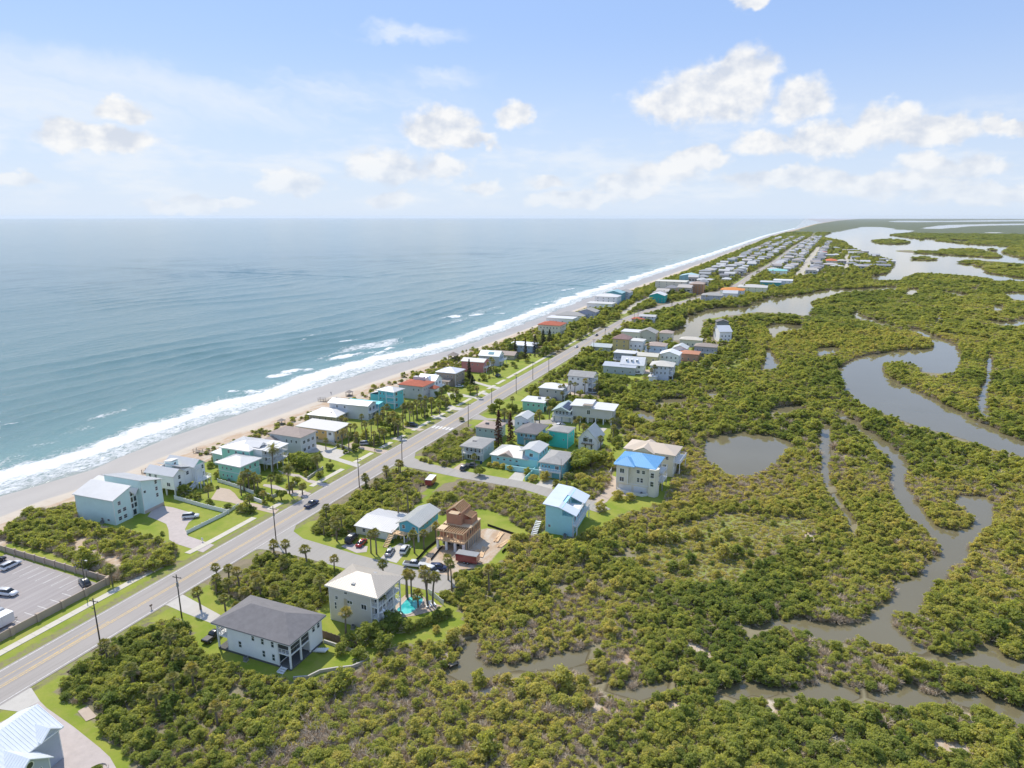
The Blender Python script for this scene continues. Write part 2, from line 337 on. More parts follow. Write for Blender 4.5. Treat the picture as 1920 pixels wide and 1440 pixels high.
WATER_PX = [
 z3([(480,390),(520,375),(600,366),(700,366),(800,376),(860,400),(868,425),(830,450),(790,490),(740,520),(690,540),(600,552),(560,520),(520,490),(490,460),(478,420)]),
 z3([(1060,250),(1110,300),(1180,340),(1200,370),(1250,395),(1290,430),(1318,460),(1325,500),(1315,540),(1320,580),(1345,630),(1360,680),(1390,720),(1440,750),(1490,800),(1530,830),(1555,860),(1550,900),(1500,935),(1465,950),(1465,985),(1430,1010),(1350,1030),(1340,1080),(1310,1110),(1230,1160),(1200,1210),(1130,1225),(1050,1215),(960,1200),(880,1195),(760,1215),(650,1240),(690,1258),(760,1242),(830,1228),(900,1230),(980,1248),(1040,1285),(1080,1308),(1120,1275),(1200,1258),(1260,1268),(1290,1295),(1370,1325),(1450,1345),(1550,1382),(1640,1396),(1760,1398),(1850,1418),(1990,1440),(1990,1400),(1850,1375),(1790,1320),(1765,1300),(1735,1340),(1650,1365),(1540,1362),(1450,1325),(1380,1275),(1325,1235),(1325,1180),(1370,1145),(1450,1150),(1470,1100),(1480,1050),(1550,1030),(1565,985),(1590,940),(1670,925),(1680,900),(1650,870),(1700,830),(1760,780),(1785,730),(1768,690),(1770,650),(1700,640),(1600,650),(1612,668),(1660,690),(1700,740),(1700,770),(1640,800),(1560,790),(1500,770),(1465,710),(1442,670),(1402,630),(1387,590),(1378,550),(1392,500),(1372,460),(1335,430),(1295,398),(1240,368),(1180,328),(1120,288),(1080,250)]),
 z3([(1008,325),(1037,325),(1052,370),(1048,420),(1043,480),(1040,540),(1054,590),(1088,650),(1114,690),(1144,730),(1168,770),(1174,812),(1145,818),(1138,770),(1112,725),(1082,690),(1046,620),(1016,560),(1006,500),(1014,430),(1016,380)]),
 z3([(1090,80),(1100,120),(1130,180),(1200,230),(1300,270),(1400,310),(1500,340),(1620,375),(1720,405),(1800,430),(1920,462),(2050,505),(2050,450),(1920,400),(1850,375),(1760,335),(1650,280),(1540,220),(1430,170),(1340,130),(1280,85),(1285,50),(1310,36),(1400,38),(1470,70),(1440,80),(1500,93),(1610,92),(1634,50)])
   + z2([(1450,1110),(1440,1060),(1380,1010),(1300,975),(1240,955),(1180,925),(1110,905),(1000,890),(870,868),(760,843),(680,822),(612,788),(690,780),(705,800),(745,828),(860,855),(1000,880),(1110,918),(1160,940),(1210,965),(1243,985),(1250,1045),(1180,1055),(1000,1060),(850,1085),(700,1110),(600,1150),(545,1190)]),
 z1([(290,800),(340,790),(400,770),(425,740),(400,710),(480,680),(560,655),(640,640),(750,640),(850,625),(900,595),(1000,575),(1100,560),(1240,550),(1270,530),(1400,520),(1520,518),(1640,508),(1800,504),(1790,518),(1640,525),(1500,530),(1420,532),(1395,550),(1330,570),(1215,590),(1230,610),(1270,630),(1230,650),(1220,680),(1195,695),(1150,680),(1090,670),(1020,675),(940,665),(860,665),(780,680),(690,690),(600,705),(510,715),(520,740),(545,750),(540,800),(480,840),(400,850),(340,845)]),
 z1([(950,760),(1010,745),(1100,740),(1210,765),(1130,780),(1030,785),(1010,830),(980,830),(990,800),(960,780)]),
 z1([(1270,905),(1310,895),(1390,890),(1440,905),(1370,920),(1330,940),(1290,955),(1275,930)]),
 z1([(940,905),(970,910),(990,950),(1040,994),(1020,1020),(900,1040),(930,994),(950,950)]),
 z2([(410,210),(470,185),(560,172),(640,150),(850,150),(1020,165),(1100,165),(1100,178),(1020,186),(880,200),(1000,215),(1150,235),(1350,255),(1550,275),(1700,280),(1830,290),(1740,320),(1780,350),(1920,380),(2100,400),(2100,430),(1800,405),(1650,395),(1500,380),(1400,400),(1430,415),(1560,430),(1610,450),(1610,480),(1700,495),(1850,515),(1920,525),(2100,545),(2100,560),(1780,535),(1680,545),(1690,525),(1560,510),(1400,495),(1250,485),(1100,480),(1110,490),(1010,515),(1010,530),(900,540),(740,530),(800,510),(900,490),(920,470),(960,410),(930,380),(860,365),(760,345),(680,310),(620,280),(580,250),(560,240),(440,220)]),
 z2([(1020,640),(1070,600),(1150,605),(1100,640),(1080,650)]), z2([(1310,620),(1400,630),(1500,645),(1490,658),(1340,635)]),
 z2([(1745,635),(1920,630),(2100,640),(2100,700),(1920,690),(1830,680),(1830,660)]), z2([(1685,765),(1700,725),(1780,730),(1740,765)]),
 z2([(1650,850),(1690,840),(1770,858),(1850,850),(1890,825),(2000,830),(2000,855),(1820,882),(1790,882),(1765,866)]), z2([(1230,860),(1275,832),(1258,790),(1287,790),(1302,826),(1255,862)]),
 z2([(1500,600),(1570,595),(1560,610),(1510,610)]), z2([(1640,1090),(1672,1100),(1690,1160),(1672,1230),(1665,1330),(1632,1440),(1650,1500),(1690,1560),(1640,1560),(1570,1490),(1556,1440),(1595,1370),(1632,1290),(1645,1200)]),
 z4([(370,380),(410,390),(460,400),(430,440),(440,530),(560,560),(640,545),(740,520),(820,510),(900,500),(1000,480),(1100,450),(1180,420),(1250,395),(1150,460),(1120,490),(1130,570),(1140,620),(1200,670),(1270,680),(1380,690),(1430,690),(1500,660),(1600,640),(1700,650),(1620,690),(1540,730),(1480,770),(1440,750),(1300,720),(1180,690),(1110,580),(1030,550),(960,540),(900,570),(800,570),(700,570),(600,590),(480,600),(380,620),(260,630),(250,600),(300,540),(340,480),(380,440)]),
 z5([(100,690),(200,640),(300,600),(370,630),(480,650),(600,660),(720,610),(790,610),(870,660),(1000,670),(1150,670),(1210,620),(1290,660),(1420,690),(1560,690),(1640,670),(1740,700),(1850,750),(1990,780),(1990,870),(1850,800),(1700,750),(1600,730),(1450,715),(1330,725),(1260,755),(1200,755),(1130,705),(1000,700),(880,700),(700,700),(560,675),(440,685),(260,705),(150,710)]),
 z3([(495,185),(515,176),(545,172),(535,192),(510,196)]), z3([(760,268),(800,246),(870,235),(930,240),(900,258),(810,272)]), z3([(240,222),(330,206),(410,210),(360,224),(280,226)]),
 z3([(150,258),(200,262),(260,280),(280,300),(230,300),(170,275)]),
]
ISLAND_PX = [z2([(775,250),(800,240),(900,236),(1000,240),(1080,260),(1000,272),(850,272)]), z2([(885,340),(905,332),(922,338),(905,345)]), z2([(920,320),(1000,313),(1100,315),(1280,338),(1300,310),(1540,308),(1640,330),(1775,365),(1700,380),(1560,365),(1280,350),(1000,335)]),
 z2([(1085,380),(1150,365),(1200,380),(1275,388),(1200,398),(1100,392)]), z2([(1650,312),(1690,305),(1722,315),(1690,325)])]
FAR_PX = [z2([(870,102),(1000,94),(1300,98),(1500,92),(2200,88),(2200,97),(1500,104),(1250,106),(1000,108)]), z2([(640,152),(700,140),(860,142),(1000,158),(860,156)]), z2([(1120,152),(1300,128),(1500,122),(2200,112),(2200,124),(1560,134),(1400,150),(1250,160)]),
 z2([(1560,186),(1700,180),(1800,184),(1700,190)]), z2([(1150,226),(1230,230),(1300,238),(1200,238)]), z2([(1350,238),(1450,240),(1530,248),(1420,250)])]
WATER = [smoothpoly(GP(p, LAG), 2) for p in WATER_PX]
ISLANDS = [smoothpoly(GP(p, LAG), 2) for p in ISLAND_PX]
WATER += [smoothpoly(GP(p, LAG), 1) for p in FAR_PX]
def in_water(P):
    r = np.zeros(len(P), bool)
    for q in WATER: r |= inside(P, q)
    for q in ISLANDS: r &= ~inside(P, q)
    return r
SAND_SPOTS = [(u, v, r) for (u, v), r in zip(z3([(445,1160),(120,1390),(450,1345),(965,635),(980,830),(940,330),(1120,465),(1250,450),(905,718),(940,555)]) + z5([(470,810),(1070,820),(1470,1000),(680,950),(830,960),(1640,870),(430,790),(1560,1010)])
    + z4([(1360,520),(1810,470),(1180,800),(1250,830),(1680,830),(520,720),(660,690),(1850,480)]), [2.5,2.6,3.4,3.2,3.0,3,2.6,3.6,2.6,2.4,3.0,1.8,2.8,1.6,1.8,2.2,1.8,2.0,2.4,3.2,2.0,1.8,3.0,1.6,1.4,2.4])]
SANDS = [(*G(u, v), r) for u, v, r in SAND_SPOTS]
# marsh / upland border and scrub thickets (photo outline -> ground)
MARSH = GP([(1640,522),(1560,540),(1500,548),(1420,565),(1400,620),(1405,690),(1340,700),(1290,697),(1250,706),(1205,720),(1165,742),(1150,765),(1160,805),(1185,832),(1262,852),(1268,900),(1245,945),(1180,965),(1118,995),(1040,1015),(985,1003),(962,1015),(960,1045),(900,1075),(845,1082),(832,1120),(872,1152),(878,1182),(845,1205),(745,1208),(700,1240),(640,1262),(560,1285),(480,1270),(400,1240),(365,1218),(347,1172),(280,1165),(190,1215),(115,1290),(118,1312),(182,1345),(200,1385),(270,1440),(330,1520),(330,1700),(2600,1700)]) + [(9000, 300), (9000, 3000), (400, 2600), (170, 1500), (120, 1230)]
THICKETS = [GP(p) for p in [
 [(395,1078),(480,1042),(530,1022),(560,1040),(640,1078),(642,1100),(602,1130),(585,1165),(500,1142),(450,1122),(408,1112)],
 [(588,992),(605,965),(650,920),(720,890),(800,872),(818,897),(792,932),(760,962),(690,982),(640,1005),(600,1005)],
 [(822,908),(900,890),(960,905),(1025,935),(1038,985),(1000,1003),(940,962),(905,955),(830,965),(806,955)],
 [(790,852),(830,812),(885,790),(893,850),(835,872)],
 [(0,1002),(60,962),(160,946),(178,980),(250,1000),(325,1025),(330,1052),(250,1085),(205,1088),(100,1034),(0,1012)],
 [(1078,880),(1090,855),(1140,840),(1150,870),(1150,905),(1110,940),(1080,930)],
 [(985,735),(1060,690),(1110,660),(1120,675),(1060,700),(1005,745)],
 [(1085,690),(1095,650),(1140,648),(1155,665),(1150,690)],
 [(1195,600),(1230,590),(1290,575),(1350,562),(1400,560),(1410,580),(1330,590),(1290,600),(1280,625),(1230,640),(1180,640),(1150,625)],
 [(1000,748),(1020,735),(1060,718),(1062,735),(1040,750),(1010,765)], [(1120,715),(1150,705),(1180,712),(1170,735),(1130,745),(1100,760),(1060,770),(1070,752)], [(1150,640),(1165,655),(1160,690),(1140,690)],
 [(1165,590),(1200,560),(1255,545),(1262,560),(1210,580)],
]]
# ------------------------------------------------------------------ terrain sheet
def axis(lo, hi, step, far_lo, far_hi, g):
    a = list(np.arange(lo, hi + 0.01, step)); s = step
    while a[-1] < far_hi: s = max(step, s * (1 + g)); a.append(a[-1] + s)
    s = step
    while a[0] > far_lo: s *= 1.35; a.insert(0, a[0] - s)
    return np.array(a)
XS = axis(-250, 330, 2.5, -420, 42000, 0.016); YS = axis(45, 620, 2.5, -300, 45000, 0.0085)
gx, gy = np.meshgrid(XS, YS); P = np.stack([gx.ravel(), gy.ravel()], 1)
wt = in_water(P); px_, py_ = P[:, 0], P[:, 1]
vl, wl = Vline(py_), Wline(py_)
marsh = inside(P, MARSH) | ((py_ > 2600) & (px_ > np.interp(py_, [2600, 3700, 6500, 20000], [150, 110, 420, 1500]))) | ((px_ > 330) & ~wt)
sd = (px_ - wl) / (vl - wl)                                   # 0 waterline .. 1 dune foot
zz = np.where(px_ < vl, SEA + (0.45 - SEA) * np.clip(sd, -3, 1) ** 1.0, 0.45 * np.clip(1 - (px_ - vl) / 14, 0, 1))
zz += (vnoise(px_, py_, 0.09, 3) - 0.5) * 0.30 * sstep(px_, -250, -215) * (1 - sstep(px_, -204, -196))
wf = wt.reshape(gx.shape).astype(float)
wp = np.pad(wf, 2, mode='edge'); wb = sum(wp[i:i + gx.shape[0], j:j + gx.shape[1]] for i in range(5) for j in range(5)) / 25.0; wb = wb.ravel()
zz = np.where(marsh | wt, -0.12 + (vnoise(px_, py_, 0.2, 5) - 0.5) * 0.15, zz); zz = np.where(wb > 0, np.minimum(zz, -0.1 - 1.5 * sstep(wb, 0.08, 0.60)), zz); zz = np.where(wt, np.minimum(zz, -0.95), zz)
lawn = np.where((px_ > vl + 6) & ~marsh, 1.0, 0.0); sand = np.where(px_ <= vl + 6, 1.0, 0.0); mud = np.where(marsh | wt, 1.0, 0.0)
wet = np.where(px_ < vl, 1 - sstep(sd, 0.42, 0.70), 0.0)
for q in THICKETS:
    i = inside(P, q); lawn[i] = 0.12
i = inside(P, GP(Z(1120, 660, 2.4, [(160,860),(250,800),(430,760),(620,720),(850,740),(980,760),(1000,830),(900,880),(760,930),(700,1000),(560,1060),(360,1050),(220,1010),(140,940)]))); sand[i] = 0.1; mud[i] = 0; lawn[i] = 0.5
i = inside(P, THICKETS[4]); lawn[i] = 0.0; sand[i] = 0.45
for (sx, sy, r) in SANDS:
    d = np.hypot(px_ - sx, py_ - sy); sand = np.maximum(sand, np.clip(1.6 - d / (r + 1.0), 0, 1))
for poly in [GP(Z(0, 960, 3, [(330,200),(400,150),(500,130),(480,180),(640,240),(720,260),(690,320),(560,250),(420,225),(330,260)])), GP(Z(600, 860, 4.8, [(890,900),(1040,800),(1500,620),(1740,690),(1600,880),(1440,960),(1260,1040),(1180,1100),(1060,1040),(960,940)]))]:
    i = inside(P, poly); sand[i] = 1.0; lawn[i] = 0
town = (py_ > 420) & ~marsh & (px_ > vl + 6); lawn[town] = 0.55 - 0.45 * (vnoise(px_[town], py_[town], 0.03, 8) > 0.45)
sho = (np.abs(px_ - road_c(py_)) < 8.2) & (py_ < 700); lawn[sho] = np.minimum(lawn[sho], .46)
ny, nx = gx.shape; idx = np.arange(ny * nx).reshape(ny, nx)
F = np.stack([idx[:-1, :-1], idx[:-1, 1:], idx[1:, 1:], idx[1:, :-1]], -1).reshape(-1, 4)
def groundm():
    m, t, p = pmat('ground'); Pn = t.geo()
    a = t.new('ShaderNodeAttribute', attribute_name='kinds'); sep = t.new('ShaderNodeSeparateColor'); t.link(a.outputs['Color'], sep.inputs[0])
    n1 = t.noise(Pn, 0.11, 6, 0.65); n2 = t.noise(Pn, 0.8, 5, 0.7); n3 = t.noise(Pn, 4.0, 3, 0.7); ns = t.noise(t.mapv(Pn, (0.25, 1.2, 1)), 0.5, 4)
    def edge(v): return t.smooth(t.math('ADD', v, t.math('MULTIPLY', t.math('SUBTRACT', n2, 0.5), 0.7)), 0.32, 0.62)
    soil = t.mix(n2, (0.16, 0.13, 0.08), (0.32, 0.265, 0.175)); soil = t.mix(t.smooth(n1, 0.45, 0.7), soil, (0.10, 0.11, 0.04))
    grass = t.mix(t.smooth(n1, 0.32, 0.68), (0.19, 0.265, 0.018), (0.32, 0.335, 0.055)); grass = t.mix(t.math('MULTIPLY', t.smooth(t.noise(Pn, 0.35, 6, 0.7), 0.50, 0.74), 0.5), grass, (0.33, 0.28, 0.10))
    grass = t.mix(t.math('MULTIPLY', n3, 0.35), grass, (0.12, 0.15, 0.015))
    sandc = t.mix(n1, (0.46, 0.395, 0.315), (0.59, 0.525, 0.44)); sandc = t.mix(t.math('MULTIPLY', t.smooth(ns, 0.55, 0.75), 0.35), sandc, (0.40, 0.30, 0.21))
    shr = t.attr('shore'); sca = t.math('MULTIPLY', t.smooth(t.math('ADD', shr, t.math('MULTIPLY', t.math('SUBTRACT', t.noise(t.mapv(Pn, (1, .4, 1)), .12, 5, .65), .5), .5)), .62, .80), t.smooth(t.noise(t.mapv(Pn, (1.2, .35, 1)), .35, 5, .7), .36, .6)); sandc = t.mix(t.math('MULTIPLY', sca, .95), sandc, t.mix(n2, (0.34, 0.22, 0.13), (0.54, 0.40, 0.27)))
    mudc = t.mix(n2, (0.16, 0.14, 0.08), (0.30, 0.265, 0.17))
    spz = t.new('ShaderNodeSeparateXYZ'); t.link(Pn, spz.inputs[0]); mudc = t.mix(t.smooth(spz.outputs[2], -0.42, -0.16), (0.10, 0.083, 0.042), mudc)
    c = t.mix(edge(sep.outputs[0]), soil, grass); c = t.mix(edge(sep.outputs[2]), c, mudc); c = t.mix(edge(sep.outputs[1]), c, sandc)
    wetf = t.attr('wet'); wets = t.smooth(t.math('ADD', wetf, t.math('MULTIPLY', t.math('SUBTRACT', t.noise(t.mapv(Pn, (1, 0.35, 1)), 0.06, 4), 0.5), 0.5)), 0.3, 0.62)
    c = t.mix(wets, c, t.mix(t.noise(t.mapv(Pn, (1, .3, 1)), .12, 4), (0.30, 0.27, 0.24), (0.42, 0.385, 0.345))); t.link(c, p.inputs['Base Color'])
    t.link(t.math('SUBTRACT', 0.92, t.math('MULTIPLY', wets, 0.52)), p.inputs['Roughness']); p.inputs['Specular IOR Level'].default_value = 0.35
    t.link(t.bump(t.math('ADD', n3, n2), 0.35, 0.12), p.inputs['Normal'])
    return m
me = npmesh('ground', np.column_stack([P, zz]), F, groundm(), True)
ca = me.attributes.new('kinds', 'FLOAT_COLOR', 'POINT'); ca.data.foreach_set('color', np.column_stack([lawn, sand, mud, np.ones(len(P))]).astype(np.float32).ravel())
sh_ = me.attributes.new('shore', 'FLOAT', 'POINT'); sh_.data.foreach_set('value', np.clip(np.where(px_ < vl, sd, 1 + (px_ - vl) / 30), -1, 3).astype(np.float32))
wa = me.attributes.new('wet', 'FLOAT', 'POINT'); wa.data.foreach_set('value', wet.astype(np.float32))
link('ground', me, kind='structure')
TERR = (XS, YS, zz.reshape(ny, nx))
def gz(x, y):
    i = np.clip(np.searchsorted(XS, x) - 1, 0, nx - 2); j = np.clip(np.searchsorted(YS, y) - 1, 0, ny - 2)
    fx = (x - XS[i]) / (XS[i + 1] - XS[i]); fy = (y - YS[j]) / (YS[j + 1] - YS[j]); z = TERR[2]
    return (z[j, i] * (1 - fx) + z[j, i + 1] * fx) * (1 - fy) + (z[j + 1, i] * (1 - fx) + z[j + 1, i + 1] * fx) * fy
# ------------------------------------------------------------------ lagoon water
def lagoonm():
    m, t, p = pmat('lagoon_water'); Pn = t.geo()
    n = t.noise(Pn, 0.035, 5, 0.6)
    t.link(t.mix(n, (0.145, 0.122, 0.062), (0.19, 0.168, 0.105)), p.inputs['Base Color'])
    p.inputs['Roughness'].default_value = 0.06; p.inputs['IOR'].default_value = 1.5
    t.link(t.bump(t.math('ADD', t.noise(t.mapv(Pn, (1, 0.5, 1)), 0.9, 4), t.math('MULTIPLY', t.noise(Pn, 0.08, 3), 2)), 0.05, 0.12), p.inputs['Normal'])
    return m
MB().add([(-110, 20, LAG), (42000, 20, LAG), (42000, 44000, LAG), (300, 44000, LAG), (-60, 3000, LAG), (-110, 1400, LAG)], [(0, 1, 2, 3, 4, 5)]).build('lagoon_water', lagoonm(), kind='structure')
# ------------------------------------------------------------------ ocean with swell and surf
sx_ = -np.concatenate([np.arange(205, 420, 2.2), 420 + np.cumsum(2.2 * 1.014 ** np.arange(1, 360))]); sx_ = sx_[sx_ > -42000]; sx_ = np.append(sx_, [-30000, -45000]); sx_ = np.unique(sx_)
sy_ = np.concatenate([np.arange(40, 900, 5.0), 900 + np.cumsum(5 * 1.016 ** np.arange(1, 340))]); sy_ = sy_[sy_ < 40000]; sy_ = np.concatenate([[-3000, -900, -300, -60], sy_, [45000]])
ox, oy = np.meshgrid(sx_, sy_); ox2 = ox + np.clip(Wline(oy) - Wline(np.array(200.)), 0, 1e9) * (oy > 900)   # sheet follows the curving coast
sdw = Wline(oy) - ox2                                          # metres offshore
warp = (vnoise(ox2, oy, 0.004, 1) - 0.5) * 60 + (vnoise(ox2, oy, 0.013, 2) - 0.5) * 16 + oy * 0.03
amp = sstep(sdw, 12, 70) * (1 - 0.75 * sstep(sdw, 300, 1500)) * (1 - sstep(np.hypot(ox2, oy), 1500, 3500))
patch = 0.25 + 1.1 * vnoise(ox2, oy, 0.009, 4) * vnoise(ox2, oy, 0.021, 9) * 2
ph = 2 * pi * (sdw + warp) / (17 + 16 * sstep(sdw, 40, 500)); wave = np.exp(1.6 * (np.sin(ph) - 1)) * 1.3 - 0.35
oz = SEA + amp * patch * (0.62 * wave + 0.07 * np.sin(2 * pi * (sdw * 0.8 + oy * 0.35 + warp) / 9))
oz = np.where(sdw < 12, SEA - 0.0 * sdw, oz)
brk = np.zeros_like(ox2)
def gline(pts): return GP(pts, SEA)
BREAK = [(gline([(820,598),(870,592),(905,590)]), 7), (gline([(905,590),(945,588)]), 3), (gline([(618,675),(650,667),(690,660)]), 6), (gline([(700,668),(735,652)]), 3.5), (gline([(518,705),(545,697),(570,694)]), 7), (gline([(440,735),(460,735),(478,735)]), 5),
         (gline([(640,640),(672,636)]), 3), (gline([(1055,545),(1075,541)]), 3.5), (gline([(1000,572),(1030,566)]), 3), (gline([(1130,532),(1165,530)]), 4), (gline([(1205,507),(1225,506)]), 4), (gline([(1230,503),(1245,502)]), 4), (gline([(1310,481),(1350,479)]), 6), (gline([(1365,465),(1380,465)]), 6), (gline([(560,640),(600,622)]), 1.2), (gline([(0,800),(60,788)]), 1.0)]
for pts, r in BREAK:
    for (ax, ay), (bx, by) in zip(pts[:-1], pts[1:]):
        dx, dy = bx - ax, by - ay; t_ = np.clip(((ox2 - ax) * dx + (oy - ay) * dy) / (dx * dx + dy * dy), 0, 1)
        d = np.hypot(ox2 - ax - t_ * dx, oy - ay - t_ * dy); brk = np.maximum(brk, np.clip(1.35 - d / r, 0, 1))
oz = oz + brk * 0.35
def oceanm():
    m, t, p = pmat('ocean_water'); Pn = t.geo(); sdA = t.attr('offshore'); bk = t.attr('breaker')
    along = t.mapv(Pn, (1.0, 0.28, 1))
    wob = t.noise(Pn, 0.022, 3, 0.6); wob2 = t.noise(t.mapv(Pn, (1, 0.5, 1)), 0.11, 5, 0.65); lace = t.noise(t.mapv(Pn, (1, 0.55, 1)), 0.55, 6, 0.72, 1.2); fine = t.noise(Pn, 1.7, 4, 0.7)
    s = t.math('ADD', sdA, t.math('ADD', t.math('MULTIPLY', t.math('SUBTRACT', wob, 0.5), 30), t.math('MULTIPLY', t.math('SUBTRACT', wob2, 0.5), 14)))
    outer = t.math('SUBTRACT', 1.0, t.smooth(s, 22, 42)); inner = t.smooth(s, -5, 5)
    front = t.math('MULTIPLY', t.smooth(s, 9, 18), t.math('SUBTRACT', 1.0, t.smooth(s, 20, 27)))
    amount = t.math('MULTIPLY', t.math('MULTIPLY', outer, inner), 0.53)
    amount = t.math('ADD', amount, t.math('MULTIPLY', front, 0.34))
    edgeline = t.math('MULTIPLY', t.smooth(s, -7, -2), t.math('SUBTRACT', 1.0, t.smooth(s, 0, 5)))
    amount = t.math('ADD', amount, t.math('MULTIPLY', edgeline, 0.15))
    # scattered remnants of foam a little further out
    amount = t.math('ADD', amount, t.math('MULTIPLY', t.math('MULTIPLY', t.smooth(sdA, 30, 45), t.math('SUBTRACT', 1.0, t.smooth(sdA, 60, 115))), t.math('MULTIPLY', t.smooth(t.noise(t.mapv(Pn, (1, .35, 1)), 0.03, 4), 0.50, 0.74), 0.56)))
    amount = t.math('MAXIMUM', amount, t.math('MULTIPLY', bk, t.math('MULTIPLY', t.smooth(wob2, 0.25, 0.7), 1.05)))
    foam = t.smooth(t.math('ADD', amount, t.math('MULTIPLY', t.math('SUBTRACT', lace, 0.5), 1.15)), 0.34, 0.66)
    foam = t.math('MULTIPLY', foam, t.smooth(amount, 0.02, 0.16))
    big = t.noise(t.mapv(Pn, (1, 0.4, 1)), 0.0045, 4, 0.6); st = t.noise(t.mapv(Pn, (1, 0.12, 1)), 0.0016, 4, 0.55)
    c = t.mix(t.smooth(sdA, 60, 900), (0.108, 0.200, 0.202), (0.074, 0.156, 0.178))
    c = t.mix(t.math('MULTIPLY', t.smooth(big, 0.35, 0.7), 0.4), c, (0.105, 0.195, 0.20))
    c = t.mix(t.math('SUBTRACT', 1.0, t.smooth(s, 20, 90)), c, (0.145, 0.265, 0.26))
    c = t.mix(t.math('SUBTRACT', 1.0, t.smooth(s, -8, 18)), c, (0.33, 0.34, 0.30))
    c = t.mix(t.math('MULTIPLY', t.smooth(st, 0.52, 0.7), t.math('MULTIPLY', t.smooth(sdA, 500, 2000), 0.30)), c, (0.13, 0.21, 0.22))
    c = t.mix(foam, c, t.mix(fine, (0.64, 0.66, 0.67), (0.84, 0.84, 0.83))); t.link(c, p.inputs['Base Color'])
    t.link(t.math('ADD', 0.12, t.math('MULTIPLY', foam, 0.6)), p.inputs['Roughness']); p.inputs['IOR'].default_value = 1.33; p.inputs['Specular IOR Level'].default_value = 0.26
    w1 = t.noise(t.mapv(Pn, (1, 0.38, 1)), 0.16, 5, 0.6); w2 = t.noise(t.mapv(Pn, (1, 0.55, 1)), 1.1, 4, 0.65); w3 = t.noise(t.mapv(Pn, (1, 0.30, 1)), 0.035, 4, 0.55)
    h = t.math('ADD', t.math('ADD', t.math('MULTIPLY', w1, 0.55), t.math('MULTIPLY', w2, 0.12)), t.math('MULTIPLY', w3, 0.7)); h = t.math('ADD', h, t.math('MULTIPLY', foam, t.math('MULTIPLY', fine, 0.25)))
    t.link(t.bump(h, 0.9, 1.7), p.inputs['Normal'])
    return m
n2y, n2x = ox.shape; idx = np.arange(n2y * n2x).reshape(n2y, n2x)
F = np.stack([idx[:-1, :-1], idx[:-1, 1:], idx[1:, 1:], idx[1:, :-1]], -1).reshape(-1, 4)
me = npmesh('ocean', np.column_stack([ox2.ravel(), oy.ravel(), oz.ravel()]), F, oceanm(), True)
for nm, ar in (('offshore', sdw), ('breaker', brk)):
    a = me.attributes.new(nm, 'FLOAT', 'POINT'); a.data.foreach_set('value', ar.astype(np.float32).ravel())
link('ocean', me, kind='structure')
# ------------------------------------------------------------------ roads and paved sheets
CLEAR = []                                                     # outlines kept free of scrub
def strip(yl, xf, half, z): 
    m = MB(); vs = []
    for y in yl: c = float(xf(y)); vs += [(c - half, y, z), (c + half, y, z)]
    m.add(vs, [(2 * i, 2 * i + 1, 2 * i + 3, 2 * i + 2) for i in range(len(yl) - 1)]); return m
RY = [-60, 20, 60, 100, 160, 240, 320, 420, 500, 560, 611, 640, 670, 700, 721, 745, 762, 800, 836, 870, 898, 930, 965, 1060, 1160, 1330, 1500, 1900, 2319, 3000, 3699]
main = strip(RY, road_c, 5.6, 0.06).build('main_road', ROADM, kind='structure'); 
CLEAR.append([(float(road_c(y)) - 6, y) for y in RY] + [(float(road_c(y)) + 6, y) for y in RY[::-1]])
for dx in (-0.28, 0.28): strip([y for y in RY if y < 1200], lambda y: road_c(y) + dx, 0.10, 0.066).build('yellow_centre_line', YELP, main)
for dx in (-5.0, 4.95): strip([y for y in RY if y < 1200], lambda y: road_c(y) + dx, 0.075, 0.066).build('white_edge_line', WHP, main)
for y in np.arange(20, 92, 3.0):                               # hatched turn-lane mouth near the beach car park
    pass
for pts in [[(-139.9, 20), (-139.9, 62), (-139.2, 92)], [(-137.4, 20), (-137.4, 62), (-138.0, 92)]]:
    m = MB()
    for a, b in zip(pts[:-1], pts[1:]): m.bar((*a, 0.069), (*b, 0.069), 0.16, 0.005)
    m.build('yellow_turn_lane_line', YELP, main)
for k in range(6):                                            # zebra bars of the crossing
    MB().box(-141.5 + k * 1.7, -140.6 + k * 1.7, 249.5, 253.0, 0.064, 0.068).build('crossing_bar', WHP, main)
def sheet(name, pts, mat, z=0.03, clear=True, kind='structure', parent=None, it=0):
    q = smoothpoly(pts, it) if it else np.array(pts)
    if clear: CLEAR.append([tuple(k) for k in q])
    return MB().add([(x, y, z) for x, y in q], [tuple(range(len(q)))]).build(name, mat, parent, kind=None if parent else kind)
# sidewalk slabs between the driveways (ocean side)
GAPS = [(115, 123), (148, 154), (160, 166), (171, 175), (193, 200), (212, 218), (226, 230), (236, 243), (258, 262), (272, 275), (283, 286), (301, 306), (318, 322), (331, 334), (345, 349)]
walk = MB(); y0 = 40.0; ends = []
for a, b in GAPS + [(440, 445), (560, 565)]: ends.append((y0, a)); y0 = b
sw = thing('sidewalk', None, None); tag(sw, kind='structure')
for a, b in ends:
    y = a
    while y < b - 0.3:
        L = min(3.0 if b < 260 else 12.0, b - y); x = -148.6 + 1.6 * sstep(np.array(y), 105, 135) ; x2 = -148.6 + 1.6 * sstep(np.array(y + L), 105, 135)
        MB().add([(x - 1.0, y, 0), (x + 1.0, y, 0), (x2 + 1.0, y + L - 0.04, 0), (x2 - 1.0, y + L - 0.04, 0), (x - 1.0, y, 0.1), (x + 1.0, y, 0.1), (x2 + 1.0, y + L - 0.04, 0.1), (x2 - 1.0, y + L - 0.04, 0.1)],
                 [(4, 5, 6, 7), (0, 1, 5, 4), (1, 2, 6, 5), (2, 3, 7, 6), (3, 0, 4, 7)]).build('paving_slab', WALKC, sw); y += L
